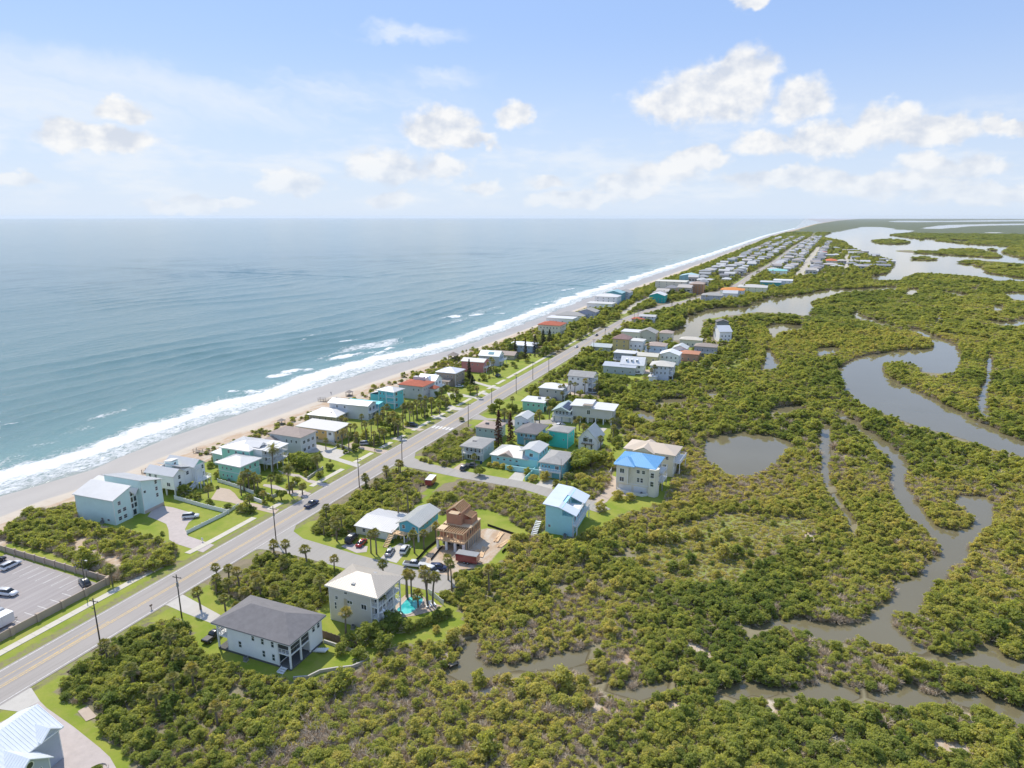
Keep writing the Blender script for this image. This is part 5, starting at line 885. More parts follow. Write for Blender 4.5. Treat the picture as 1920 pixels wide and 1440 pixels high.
h.wall(-12, 0, 0, 9.5, 0, 6.0, TAUPE); h.hip(-12, 0, 0, 9.5, 6.0, 1.9, WMET, 0.6); h.rows('+x', 1, 8.5, 3, (.6, 3.4), 1.6, 1.8); h.rows('-y', -10, -1, 2, (3.8,), 1, 1.2); h.deck(0.01, 1.6, 0, 9.5, 3.0, sides='XyY')
h = House('tall_porch_house', 'white three-storey house with a taupe gable roof and open porches toward the marsh', 'white three-storey porch house', -93, 335, 13, 10, 0)
h.wall(-13, -2, 0, 10, 0, 8.6, OFFW); h.gable(-13, 0.5, 0, 10, 8.6, 1.9, SHL, 'x', 0.5, 0.2, 0, OFFW)
for z in (2.9, 5.8): h.deck(-1.99, 0.5, 0, 10, z, sides='XyY', posts=False)
for yy in (.2, 3.4, 6.6, 9.8): h.post(0.35, yy, 0, 8.6)
h.rows('+x', .8, 9.4, 3, (.4, 3.2, 6.1), 1.8, 2.0, -2); h.rows('-y', -12, -3, 3, (3.6, 6.4), 1.0, 1.1)
h = House('white_dormer_house', 'white house with steep white metal roof and three shed dormers', 'white dormer house', -77, 388, 13, 10, 3)
h.wall(-13, 0, 0, 10, 0, 6.0, OFFW); h.gable(-13, 0, 0, 10, 6.0, 3.6, MR((0.74, 0.74, 0.73)), 'x', 0.7, 0.2, 0.7, OFFW)
for k in range(3): h.wall(-10 + k * 3 - .6, -10 + k * 3 + .6, 1.4, 4, 6.4, 8.4, OFFW, 'dormer'); h.win('-y', -10 + k * 3, 7.1, .9, 1.0, 1.4)
h.rows('-y', -12, -1, 4, (3.6, .8), 1.2, 1.5); h.rows('+x', 1, 9, 3, (3.6, .8), 1.1, 1.4)
h = House('white_hip_three_house', 'white three-storey house with tan hipped roof and stair porches beside the dormer house', 'white tan-hipped three-storey house', -58.5, 379, 12.5, 11, 3)
h.wall(-12.5, -2, 0, 11, 0, 8.2, wallm((0.64, 0.68, 0.72))); h.hip(-12.5, 0, 0, 11, 8.2, 2.0, MR((0.60, 0.56, 0.48)), 0.6)
for z in (2.9, 5.6): h.deck(-1.99, 0.2, 0, 11, z, sides='XyY', posts=False)
for yy in (.2, 3.7, 7.2, 10.8): h.post(0.05, yy, 0, 8.2)
h.rows('-y', -12, -3, 4, (3.4, 6.2), .8, 1.4); h.rows('+x', .8, 10.2, 4, (.4, 3.2, 5.9), 1.4, 1.9, -2); h.wall(-12.5, -8.5, -4, -.003, 0, 2.6, OFFW); h.hip(-12.5, -8.5, -4, -.003, 2.6, 1.0, WMET, .6)
# --- generic mid-distance houses, still one by one
def simple(name, label, short, px, w, d, hgt, wm, rt, rm, rise=1.5, n=3, rot=0, piles=0.0, deck=False, group=None, ov=0.5):
    x, y = G(*px); h = House(name, label, short, x, y, w, d, rot, group=group)
    z0 = piles
    h.wall(-w, 0, 0, d, z0, hgt, wm)
    if piles: h.piles(-w + .3, -.3, .3, d - .3, piles, 3, 3)
    if rt == 'hip': h.hip(-w, 0, 0, d, hgt + .01, rise, rm, ov)
    elif rt == 'gx': h.gable(-w, 0, 0, d, hgt + .01, rise, rm, 'x', ov, .2, 0, wm)
    elif rt == 'gy': h.gable(-w, 0, 0, d, hgt + .01, rise, rm, 'y', ov, .2, 0, wm)
    else: h.flat(-w, 0, 0, d, hgt, rm, ov)
    st = [z0 + 1.0 + 2.8 * k for k in range(max(1, int((hgt - z0) / 2.7)))]
    for z in st: h.rows('-y', -w + .5, -.5, n, (z,), 1.0, 1.3); h.rows('+x', .6, d - .6, max(2, n - 1), (z,), 1.0, 1.3)
    if deck: h.deck(-w, 0, -1.8, -.01, z0 + (2.8 if hgt - z0 > 5 else .3), sides='yxX')
    return h
zH = lambda x, y: (1120 + x / 6.857, 580 + y / 6.857)
simple('yellow_tower_house', 'tall yellow house with a brown mansard roof in the marsh-side cluster', 'tall yellow mansard house', zH(395, 555), 11, 10, 9, wallm((0.60, 0.48, 0.22)), 'hip', shingle((0.30, 0.20, 0.18)), 3.0, 2)
simple('cream_flat_house', 'cream house with a white flat roof behind the yellow mansard house', 'cream flat-roofed house', zH(545, 440), 14, 12, 8, CREAM, 'flat', WMET)
simple('grey_gable_round_house', 'off-white house with grey gable and two dark round windows by the lake', 'off-white gable house by the lake', zH(740, 450), 13, 12, 8, wallm((0.60, 0.57, 0.50)), 'gy', SHL, 2.6, 2)
simple('cream_gable_house', 'small cream house with a taupe hip roof on the lake shore', 'small cream lake house', zH(950, 450), 9, 9, 8, CREAM, 'hip', SHT, 1.8, 2)
simple('white_corner_house', 'white three-storey house tucked among palms below the cream flat-roofed house', 'white palm-side house', zH(580, 560), 10, 9, 8, OFFW, 'hip', MR((0.66, 0.64, 0.58)), 1.2)
simple('light_blue_house', 'light blue house with taupe roof and white porches in the cluster', 'light blue porch house', zH(860, 610), 13, 11, 7, wallm((0.50, 0.62, 0.70)), 'hip', SHT, 1.8, 3, 0, 0, True)
simple('grey_flat_pile_house', 'dark-windowed house with a low white roof raised above parking', 'dark-windowed pile house', zH(470, 720), 13, 9, 7.4, wallm((0.30, 0.33, 0.36)), 'hip', WMET, 1.0, 5, 0, 2.6, True)
simple('butter_house', 'small butter yellow house with a cream roof on white piles', 'small butter yellow house', zH(765, 735), 13, 8, 6.2, wallm((0.66, 0.58, 0.30)), 'gx', MR((0.62, 0.58, 0.48)), 1.4, 3, 0, 2.2)
simple('white_big_gable_house', 'white house with a broad bright white gable roof over a brick base', 'white brick-based gable house', zH(1040, 720), 12, 11, 6.4, OFFW, 'gy', MR((0.76, 0.76, 0.75)), 2.0, 4)
simple('white_back_gable_house', 'white gabled house with a pale grey roof behind the brick-based gable house', 'white back gable house', zH(1140, 630), 9, 10, 6.4, OFFW, 'gy', MR((0.56, 0.56, 0.53)), 2.0, 3)
simple('terracotta_house', 'terracotta-tiled house with arched white gable in the cluster', 'terracotta house', zH(1290, 680), 12, 11, 5, wallm((0.52, 0.30, 0.22)), 'hip', shingle((0.50, 0.24, 0.15)), 1.4, 3)
simple('grey_brown_house', 'grey house with a brown roof and wide porch at the cluster edge', 'grey brown-roofed house', zH(1520, 620), 14, 10, 6.8, wallm((0.40, 0.40, 0.40)), 'hip', SHB, 1.6, 4, 0, 0, True)
simple('cream_low_house', 'low cream house with a tan roof near the lake inlet', 'low cream inlet house', zH(1330, 490), 15, 9, 5.0, CREAM, 'hip', MR((0.60, 0.54, 0.44)), 1.6, 4)
simple('silver_dome_house', 'white boat-like house with silver steel roofs among marsh trees', 'silver-roofed marsh house', zH(1720, 420), 9, 14, 8, OFFW, 'gx', MR((0.55, 0.57, 0.60)), 3.5, 3, 25)
simple('grey_wing_house', 'dark grey wing of the silver-roofed marsh house', None, zH(1680, 270), 9, 9, 7, wallm((0.25, 0.26, 0.28)), 'gy', SHG, 1.5, 2, 15)
simple('grey_sunken_house', 'low grey-green roofed house beside the main road bend', 'low grey-green roofed house', zH(170, 545), 14, 10, 3.0, wallm((0.4, .42, .4)), 'gx', MR((0.44, 0.48, 0.47)), 1.6, 3)
simple('grey_blue_yard_house', 'grey-blue roofed house with a vehicle yard beside the white three-storey house', 'grey-blue yard house', zH(480, 850), 19, 11, 4.6, wallm((0.42, 0.46, 0.5)), 'gx', MR((0.46, 0.49, 0.53)), 1.4, 4)
simple('red_porch_house', 'house with a small red roof by the road above the lake', 'small red-roofed road house', zH(600, 175), 11, 9, 3.2, wallm((0.5, .42, .38)), 'hip', SHR, 1.2, 3)
simple('white_lakeside_house', 'white house with a grey roof beside the small red-roofed road house', 'white road house', zH(740, 175), 14, 9, 5.4, OFFW, 'gx', MR((0.50, 0.49, 0.46)), 1.2, 4)
ZI = lambda x, y: (980 + x / 6, 480 + y / 6)
for nm, lb, sh, p, w_, d_, hg, wm, rt, rm in [
 ('white_dune_house', 'low white house with flat roofs on the dune past the red-orange roof', 'low white dune house', (560,770), 24, 14, 4.5, OFFW, 'flat', WMET),
 ('grey_deck_house', 'grey dune house with a broad grey deck roof', 'grey deck-roofed dune house', (680,730), 26, 16, 4.2, GREYW, 'hip', SHL),
 ('purple_grey_house', 'violet-grey gabled house beside the grey deck-roofed dune house', 'violet-grey gabled house', (815,720), 16, 14, 7, wallm((0.42, 0.42, 0.52)), 'gy', SHL),
 ('white_terrace_house', 'white house with a stepped terrace on the dune', 'white terraced dune house', (1000,600), 26, 16, 5, OFFW, 'flat', MR((0.62, 0.60, 0.55))),
 ('white_tall_dune_house', 'tall white dune house with dark openings', 'tall white dune house', (1060,560), 24, 18, 9, OFFW, 'hip', WMET),
 ('teal_dune_house', 'teal dune house at the end of the beach row', 'teal dune house', (1110,525), 18, 18, 10, wallm((0.14, 0.36, 0.40)), 'gy', MR((0.30, 0.50, 0.52))),
 ('grey_end_house', 'pale grey dune house beside the teal dune house', 'pale grey end house', (1195,505), 16, 18, 9, GREYW, 'gy', SHL),
 ('teal_gable_house', 'vivid teal gabled house with a white roof in trees beyond the road fork', 'vivid teal gabled house', (1590,530), 16, 18, 8, wallm((0.03, 0.42, 0.36)), 'gy', WMET),
 ('cream_condo', 'cream flat-topped condominium near the beach beyond the teal gabled house', 'cream condominium', (1830,395), 38, 24, 11, CREAM, 'flat', MR((0.66, 0.62, 0.52)))]:
    simple(nm, lb, sh, ZI(*p), w_, d_, hg, wm, rt, rm, 2.5, 4)
z1p = lambda x, y: (1160 + x / 3.42857, 390 + y / 3.42857)
for nm, lb, sh, p, w_, d_, hg, wm, rt, rm in [
 ('orange_tower_house', 'brown-orange tall house beyond the cream condominium', 'brown-orange tall house', (540,555), 16, 20, 12, wallm((0.42, 0.22, 0.10)), 'hip', SHT),
 ('orange_roof_house', 'white house with a bright orange roof where the road widens', 'bright orange-roofed house', (800,570), 26, 24, 7, OFFW, 'hip', shingle((0.60, 0.24, 0.07))),
 ('white_road_house', 'white blue-trimmed low house left of the bright orange roof', None, (760,578), 16, 20, 5, OFFW, 'gx', GREYMET),
 ('wide_tan_house', 'wide tan-roofed house next to the bright orange roof', 'wide tan-roofed house', (950,545), 34, 30, 6, CREAM, 'hip', MR((0.55, 0.52, 0.45))),
 ('teal_low_house', 'low teal building on the lake shore', 'low teal shore building', (1040,505), 26, 24, 5, wallm((0.08, 0.32, 0.36)), 'flat', GREYMET),
 ('white_low_house', 'low white shore building beside the teal one', None, (1115,498), 24, 24, 6, OFFW, 'flat', WMET),
 ('mint_roof_house', 'house with a bright mint roof at the start of the second street', 'bright mint-roofed house', (1080,430), 28, 34, 6, OFFW, 'hip', MR((0.25, 0.55, 0.50))),
 ('coral_roof_house', 'house with a coral orange roof in the far bay-side streets', 'coral-roofed house', (1405,360), 20, 50, 6, CREAM, 'hip', shingle((0.55, 0.17, 0.08))),
 ('salmon_roof_house', 'house with a salmon red roof in the far bay-side streets', 'salmon-roofed house', (1340,303), 20, 60, 6, CREAM, 'hip', shingle((0.52, 0.20, 0.16))),
 ('blue_beach_house', 'light blue gabled beachfront house before the far town', 'light blue beachfront house', (500,480), 24, 30, 9, wallm((0.32, 0.55, 0.60)), 'gy', MR((0.40, 0.58, 0.60))),
 ('white_lakefront_house', 'white low house with palms between road and lake', 'white low lakefront house', (660,600), 22, 18, 6, wallm((0.45, 0.48, 0.52)), 'hip', SHL)]:
    simple(nm, lb, sh, z1p(*p), w_, d_, hg, wm, rt, rm, 2.5, 4)
# --- far town: rows of small houses, every one an object
FW = [wallm(c) for c in ((0.62, 0.61, 0.58), (0.55, 0.50, 0.42), (0.45, 0.52, 0.55), (0.66, 0.64, 0.60), (0.50, 0.46, 0.44))]
FR = [MR(c) for c in ((0.52, 0.51, 0.49), (0.34, 0.34, 0.33), (0.24, 0.23, 0.23), (0.38, 0.33, 0.29), (0.50, 0.45, 0.39))]
UWALL = [MB().box(-.5, .5, -.5, .5, 0, 1).mesh('wall', m) for m in FW]
def uroof(t, m):
    b = MB(); o = 0.56
    if t == 0: b.add([(-o,-o,0),(o,-o,0),(o,o,0),(-o,o,0),(-.12,0,1),(.12,0,1)], [(3,2,1,0),(0,1,5,4),(1,2,5),(2,3,4,5),(3,0,4)])
    else: b.add([(-o,-o,0),(o,-o,0),(o,o,0),(-o,o,0),(-o,0,1),(o,0,1)], [(3,2,1,0),(0,1,5,4),(1,2,5),(2,3,4,5),(3,0,4)])
    return b.mesh('roof', m)
UROOF = [[uroof(t, m) for m in FR] for t in (0, 1)]
FAR_N = [0]; FARPOS = []
def far_house(x, y, w_, d_, hg, label, group):
    P1 = np.array([[x, y]])
    if in_water(P1)[0]: return
    o = thing('house', label, 'house', (x, y, 0), radians(random.uniform(-6, 6)), group)
    iw = random.randrange(5); ir = random.choice((0, 0, 1, 1, 2, 3, 4)); gt = int(random.random() < .4)
    link('wall', UWALL[iw], o, (0, 0, 0), scale=(w_, d_, hg))
    link('roof', UROOF[gt][ir], o, (0, 0, hg + .01), scale=(w_, d_, random.uniform(1.6, 3.0)))
    o['label'] = '%s %s house with a %s %s' % ('tall' if hg > 7.6 else 'small', ('off-white', 'tan', 'blue-grey', 'white', 'taupe')[iw], ('white', 'mid grey', 'dark grey', 'tan', 'cream')[ir], ('hipped roof', 'gabled roof')[gt]) + ' ' + label
    if y < 1700:
        for k in range(3): link('window', PANEM, o, (-w_ / 2 + w_ * (k + .5) / 3, -d_ / 2 - .03, hg * .5), scale=(w_ / 5, 1, 1.6))
        for k in range(2): link('window', PANEM, o, (w_ / 2 + .03, -d_ / 2 + d_ * (k + .5) / 2, hg * .5), pi / 2, scale=(d_ / 6, 1, 1.6))
    FARPOS.append((x, y, max(w_, d_) * .6)); FAR_N[0] += 1
ROWS = []
for (y0, y1, dy, xo, kind) in [(780, 3300, 30, lambda y: Vline(y) + 44, 0), (800, 3300, 30, lambda y: (Vline(y) + 44 + road_c(y) - 22) / 2, 1), (980, 3300, 31, lambda y: road_c(y) - 24, 2), (1190, 3400, 27, lambda y: road_c(y) + 22, 3), (1210, 3400, 27, lambda y: road_c(y) + 44, 4), (1190, 2700, 25, lambda y: np.interp(y, [1189, 1583, 2348, 3400], [8, 25, 64, 120]) + 20, 5)]:
    y = y0
    while y < y1:
        x = float(xo(y)) + random.uniform(-5, 5)
        lab = ['in the far beachfront row', 'in the middle far row', 'ocean side of the far road', 'bay side of the far road', 'backing the second far street', 'along the second far street'][kind]
        clash = any(hypot(x - a, y - b) < 15 for _, a, b in HOUSES)
        if random.random() < .76 and not clash and not (kind == 1 and abs(road_c(y) - Vline(y)) < 85): far_house(x, y, random.uniform(11, 17), random.uniform(12, 18), random.uniform(5, 9.5), lab, 'far town houses, row %d' % (kind + 1))
        y += dy * random.uniform(.85, 1.25) * (1 + max(0, y - 1600) / 3500)
for _ in range(46):
    u, v = random.uniform(1325, 1770), random.uniform(255, 400); x, y = G(*z1p(u, v))
    if inside(np.array([[u, v]]), [(1330, 260), (1500, 250), (1600, 290), (1775, 350), (1720, 395), (1600, 420), (1310, 415)])[0] and all(hypot(x - a, (y - b) * .5) > 15 for a, b, _ in FARPOS) and all(hypot(x - a, (y - b) * .5) > 16 for _, a, b in HOUSES): far_house(x, y, random.uniform(14, 22), random.uniform(16, 26), random.uniform(4, 6.5), 'on the far peninsula', 'far peninsula houses')
# ------------------------------------------------------------------ plants
def leaf_quads(C, N, size, r):
    """C centres (n,3), N outward normals; returns verts, quads of drooping diamond leaves"""
    n = len(C); N = N * .55 + np.array([0, 0, .55]) + r.normal(0, 0.38, (n, 3)); N /= np.linalg.norm(N, axis=1)[:, None]
    A = r.normal(0, 1, (n, 3)); T = np.cross(N, A); T /= np.linalg.norm(T, axis=1)[:, None]; B = np.cross(N, T)
    s = size * r.uniform(0.6, 1.35, (n, 1)); a = T * s; b = B * s * 0.62
    V = np.stack([C - a, C - b + N * s * .12, C + a - N * s * .1, C + b + N * s * .12], 1).reshape(-1, 3)
    return V, np.arange(4 * n).reshape(n, 4)
def twig_tris(r, n, rad, h, base=0.0, ln=0.9, th=0.035):
    a = r.uniform(0, 2 * pi, n); q = np.sqrt(r.uniform(0, 1, n)) * rad; z = base + r.uniform(.1, 1, n) * h * (1 - .45 * (q / rad) ** 2)
    P0 = np.stack([np.cos(a) * q * .75, np.sin(a) * q * .75, z * .62], 1); D = np.stack([np.cos(a) * q * .4, np.sin(a) * q * .4, np.full(n, .7)], 1) + r.normal(0, .45, (n, 3)); D /= np.linalg.norm(D, axis=1)[:, None]
    P1 = P0 + D * ln * r.uniform(.6, 1.4, (n, 1)); S = np.cross(D, r.normal(0, 1, (n, 3))); S /= np.linalg.norm(S, axis=1)[:, None]
    V = np.stack([P0 - S * th, P0 + S * th, P1 + S * th * .4, P1 - S * th * .4], 1).reshape(-1, 3)
    return V, np.arange(4 * n).reshape(n, 4)
def bush_mesh(name, seed, rad=1.5, h=2.4, lobes=9, per=75, leaf=0.19, twigs=40, dead=False, flat=False):
    r = np.random.default_rng(seed); Vs, Fs, Ms = [], [], []; o = 0
    def put(V, F, mi):
        nonlocal o
        Vs.append(V); Fs.append(F + o); Ms.append(np.full(len(F), mi)); o += len(V)
    if not dead:
        for k in range(lobes):
            a = r.uniform(0, 2 * pi); q = rad * math.sqrt(r.uniform(0, 1)) * .8 if k else 0; lr = rad * r.uniform(.24, .5)
            c = np.array([cos(a) * q, sin(a) * q, max(h * (1 - .5 * (q / rad) ** 2) - lr * .85 + r.normal(0, .12) * h * .6, lr * .4)])
            if k >= lobes * .7: c[2] *= .45
            D = r.normal(0, 1, (per, 3)); D[:, 2] = np.abs(D[:, 2]) * .9 + D[:, 2] * .25; D /= np.linalg.norm(D, axis=1)[:, None]
            C = c + D * lr * r.uniform(.35, 1.18, (per, 1)) * np.array([1, 1, .85]); C[:, 2] = np.maximum(C[:, 2], .12)
            V, F = leaf_quads(C, D, leaf, r); put(V, F, 0)
    if twigs: V, F = twig_tris(r, twigs, rad, h, 0, h * .42, .045 if not dead else .05); put(V, F, 1)
    me = npmesh(name, np.concatenate(Vs), np.concatenate(Fs), [LEAF, TWIG]); me.polygons.foreach_set('material_index', np.concatenate(Ms).astype(np.int32)); return me
BUSH = [bush_mesh('shrub', 1, 1.5, 2.6, 15, 85), bush_mesh('shrub', 2, 1.6, 2.2, 17, 80), bush_mesh('shrub', 3, 1.35, 3.0, 15, 85), bush_mesh('shrub', 4, 1.7, 2.4, 18, 75),
        bush_mesh('shrub', 5, 1.5, 2.3, 6, 60, .22, 170), bush_mesh('shrub', 6, 1.5, 2.5, 4, 50, .2, 240), bush_mesh('shrub', 7, 1.5, 2.3, 0, 0, .2, 330, True),
        bush_mesh('shrub', 8, 1.3, 0.9, 8, 45, .16, 150), bush_mesh('shrub', 9, 1.8, 3.4, 20, 90, .22, 60)]
SRC = bpy.data.collections.new('shrub_kinds')
for i, me in enumerate(BUSH): SRC.objects.link(bpy.data.objects.new('shrub_kind_%d' % i, me))
def scatter_tree():
    g = bpy.data.node_groups.new('scatter', 'GeometryNodeTree')
    g.interface.new_socket('Geometry', in_out='INPUT', socket_type='NodeSocketGeometry'); g.interface.new_socket('Geometry', in_out='OUTPUT', socket_type='NodeSocketGeometry')
    N = g.nodes; L = g.links; gi = N.new('NodeGroupInput'); go = N.new('NodeGroupOutput'); ip = N.new('GeometryNodeInstanceOnPoints'); ci = N.new('GeometryNodeCollectionInfo')
    ci.inputs['Collection'].default_value = SRC; ci.inputs['Separate Children'].default_value = True; ci.inputs['Reset Children'].default_value = True
    def na(name, ty): n = N.new('GeometryNodeInputNamedAttribute'); n.data_type = ty; n.inputs[0].default_value = name; return next(o for o in n.outputs if o.enabled and o.name == 'Attribute')
    mp = N.new('GeometryNodeMeshToPoints'); L.new(gi.outputs[0], mp.inputs[0])
    L.new(mp.outputs[0], ip.inputs['Points']); L.new(ci.outputs[0], ip.inputs['Instance']); ip.inputs['Pick Instance'].default_value = True
    L.new(na('kind_id', 'INT'), ip.inputs['Instance Index']); L.new(na('scl', 'FLOAT_VECTOR'), ip.inputs['Scale'])
    L.new(na('rot', 'FLOAT_VECTOR'), ip.inputs['Rotation']); L.new(ip.outputs[0], go.inputs[0]); return g
SCATTER = scatter_tree()
def scatter(name, P, z, kind, scl, tint, label=None, cat=None):
    n = len(P); me = bpy.data.meshes.new(name); me.vertices.add(n); me.vertices.foreach_set('co', np.column_stack([P, z]).astype(np.float32).ravel())
    def at(nm, ty, a, f='value'): q = me.attributes.new(nm, ty, 'POINT'); q.data.foreach_set(f, np.ascontiguousarray(a).ravel())
    at('kind_id', 'INT', kind.astype(np.int32)); at('scl', 'FLOAT_VECTOR', scl.astype(np.float32), 'vector'); at('tint', 'FLOAT', tint.astype(np.float32))
    rot = np.zeros((n, 3), np.float32); rot[:, 2] = rng.uniform(0, 2 * pi, n); rot[:, :2] = rng.normal(0, .07, (n, 2)); at('rot', 'FLOAT_VECTOR', rot, 'vector')
    me.update(); o = link(name, me, label=label, cat=cat, kind='stuff'); md = o.modifiers.new('scatter', 'NODES'); md.node_group = SCATTER; return o
def clear_mask(P, hgt, polys=None):
    """True where nothing keeps a plant of that height away (neither its foot nor the ground it would hide)"""
    ok = np.ones(len(P), bool)
    for q in (CLEAR if polys is None else polys):
        q = np.asarray(q)
        for f in (0.0, 0.5, 0.92):
            ok &= ~inside(P * (CAMH / (CAMH - hgt * f))[:, None], q)
    return ok
def grid(x0, x1, y0, y1, s):
    gx, gy = np.meshgrid(np.arange(x0, x1, s), np.arange(y0, y1, s)); p = np.stack([gx.ravel(), gy.ravel()], 1); return p + rng.uniform(-.48, .48, p.shape) * s
def visible(P, lo=-160, hi=2080):
    q, zc = proj(P, 0); return (zc > 5) & (q[:, 0] > lo) & (q[:, 0] < hi) & (q[:, 1] < 1640)
SALT = GP(z3([(160,860),(250,800),(430,760),(620,720),(850,740),(980,760),(1000,830),(900,880),(760,930),(700,1000),(560,1060),(360,1050),(220,1010),(140,940)]))
DEADZ = [GP(p) for p in [[(985,1010),(1040,1020),(1110,1080),(1100,1130),(1000,1110),(930,1085),(960,1040)], [(740,1210),(800,1200),(830,1240),(760,1290),(700,1330),(600,1340),(560,1300),(640,1270)], [(1190,800),(1280,850),(1320,880),(1290,940),(1240,900),(1230,860)], [(300,1330),(420,1320),(700,1400),(800,1440),(300,1440)]]]
parts_ = []
WORLD_W = WATER
def zone(P, sc_, fl, hmul=1.0):
    P = P[visible(P)]; m = inside(P, MARSH) | ((P[:, 1] > 2600) & (P[:, 0] > np.interp(P[:, 1], [2600, 3700, 6500, 20000], [150, 110, 420, 1500]))) | (P[:, 0] > 330)
    thick = np.zeros(len(P), bool)
    for q in THICKETS: thick |= inside(P, q)
    if sc_ > 2: thick |= (P[:, 1] > 3200) & (P[:, 0] > Vline(P[:, 1]) + 8) & (np.abs(P[:, 0] - road_c(P[:, 1])) > 12)
    keep = m | thick; P = P[keep]; thick = thick[keep]; n = len(P)
    cl = vnoise(P[:, 0], P[:, 1], .035, 21); cl2 = vnoise(P[:, 0], P[:, 1], .11, 22); cl3 = vnoise(P[:, 0], P[:, 1], .012, 23)
    hs = sc_ * rng.uniform(.5, 1.3, n) * (.74 + .60 * cl2) * np.where(thick, 1.12, 1.0)
    r = rng.uniform(0, 1, n); kind = rng.choice([0, 1, 2, 3, 8], n)
    dead = sstep(cl, .48, .78) * .58 + .08
    near = np.hypot(P[:, 0], P[:, 1]) < 330
    kind = np.where(r < dead * .62 * near, rng.choice([5, 6], n), np.where(r < dead + .12, 4, kind))
    tint = np.clip(.50 + .55 * (cl3 - .5) + .5 * (cl - .5) + rng.normal(0, .17, n), 0, 1) * np.where(thick, .62, 1)
    for q in DEADZ:
        i = inside(P, q) & (rng.uniform(0, 1, n) < .30); kind[i] = rng.choice([5, 6, 6], i.sum()); tint[i] *= .8
    i = inside(P, SALT); lo = i & (rng.uniform(0, 1, n) < .96); kind[lo] = 7; hs[lo] *= 1.0; tint[lo] = rng.uniform(.55, 1, lo.sum())
    if sc_ > 1.5: tint *= .72
    top = np.where(kind == 8, 3.3, 2.6) * hs * fl * hmul
    ok = np.ones(n, bool)
    for q in WORLD_W:
        q = np.asarray(q)
        for f in (0, .5, .95):
            k_ = ((CAMH + .45) / (CAMH - top * f))
            for ex, ey in ((0, 0), (1, 0), (-1, 0), (0, 1), (0, -1)):
                ok &= ~inside((P + np.stack([hs * ex, hs * ey], 1) * (.8 if f < .9 else .35)) * k_[:, None], q)
    for q in ISLANDS: ok |= inside(P, q)
    ok &= clear_mask(P, top)
    for sx, sy, r_ in SANDS: ok &= np.hypot(P[:, 0] - sx, P[:, 1] - sy) > r_ * (.5 + .45 * rng.uniform(0, 1, n))
    gap = vnoise(P[:, 0], P[:, 1], .07, 31) * .6 + vnoise(P[:, 0], P[:, 1], .21, 32) * .4
    ok &= ~((gap < .15) & (sc_ < 1.6))
    P, hs, kind, tint = P[ok], hs[ok], kind[ok], tint[ok]
    z = gz(P[:, 0], P[:, 1]); z = np.maximum(z, -.4) - .1
    return P, z, kind, np.stack([hs, hs, hs * fl * hmul], 1), tint
dist = lambda p: np.hypot(p[:, 0], p[:, 1])
A = grid(-215, 260, 60, 330, 1.38); A = A[dist(A) < 270]
B = grid(-215, 560, 150, 640, 2.5); B = B[(dist(B) >= 270) & (dist(B) < 620)]
C = grid(-200, 1300, 400, 1450, 4.3); C = C[(dist(C) >= 620) & (dist(C) < 1400)]
D = grid(-120, 4200, 900, 4600, 9.5); D = D[(dist(D) >= 1400) & (dist(D) < 4500)]
NEARV = zone(A, .74, .92)
scatter('near_scrub', *NEARV, label='dense green and grey scrub and mangrove thickets around the nearest lots', cat='scrub')
scatter('mangrove_thicket', *zone(B, 1.12, .92), label='olive green mangrove thickets between the creeks', cat='mangroves')
scatter('mangrove_marsh', *zone(C, 1.9, .58), label='broad mangrove marsh around the lagoon channels', cat='mangroves')
scatter('distant_mangroves', *zone(D, 3.9, .33), label='far mangrove islands fading toward the horizon', cat='mangroves')
# dune edge plants, town shrubbery
n = 5200; yy = rng.uniform(560, 3300, n); dn = np.stack([Vline(yy) + rng.uniform(3, 26, n), yy], 1); dn = dn[visible(dn)]; dn = dn[clear_mask(dn, np.full(len(dn), 2.0))]
for x, y, r_ in FARPOS: dn = dn[(np.abs(dn[:, 0] - x) > r_ + 1) | (np.abs(dn[:, 1] - y) > r_ + 1)]
k = len(dn); s_ = rng.uniform(.7, 1.5, k) * (1 + dn[:, 1] / 2500); scatter('dune_ridge_scrub', dn, np.full(k, -.05), rng.choice([0, 1, 3, 4, 8], k), np.stack([s_, s_, s_ * .75], 1), rng.uniform(0, .4, k), 'dark green scrub strip on the dune ridge beside the far beach', 'dune scrub')
n = 2600; yy = 110 + (1500 - 110) * rng.uniform(0, 1, n) ** 1.8; dn = np.stack([Vline(yy) + rng.normal(1.0, 3.2, n), yy], 1); dn = dn[visible(dn)]
dn = dn[(vnoise(dn[:, 0], dn[:, 1], .05, 41) > .42) & ((dn[:, 1] > 170) | (dn[:, 1] < 126)) ]; dn = dn[clear_mask(dn, np.full(len(dn), 1.0))]
dn = dn[rng.uniform(0, 1, len(dn)) < np.clip((dn[:, 1] - 60) / 500, .25, 1)]
k = len(dn); s_ = rng.uniform(.35, .75, k) * (1 + dn[:, 1] / 1200); scatter('dune_scrub', dn, gz(dn[:, 0], dn[:, 1]) - .05, rng.choice([0, 1, 3, 4, 7], k), np.stack([s_, s_, s_ * .8], 1), rng.uniform(.1, .7, k), 'low dune scrub along the foot of the beach', 'dune scrub')
P = np.concatenate([grid(-205, 210, 420, 1000, 4.6), grid(-205, 210, 1000, 3300, 6.0)]); P = P[visible(P)]; P = P[(P[:, 0] > Vline(P[:, 1]) + 4) & ~inside(P, MARSH) & ~in_water(P)]
P = P[rng.uniform(0, 1, len(P)) < np.where(P[:, 1] < 1000, .62, .75) * np.clip(900 / P[:, 1], .35, 1)]; s_ = rng.uniform(.8, 1.9, len(P)) * (1 + P[:, 1] / 3500); top = 2.6 * s_
ok = clear_mask(P, top * .6); 
for x, y, r_ in FARPOS: ok &= (np.abs(P[:, 0] - x) > r_ + 1) | (np.abs(P[:, 1] - y) > r_ + 1) 
ok &= np.abs(P[:, 0] - road_c(P[:, 1])) > 9
for _, x, y in HOUSES: ok &= np.hypot(P[:, 0] - x, (P[:, 1] - y)) > 6.5
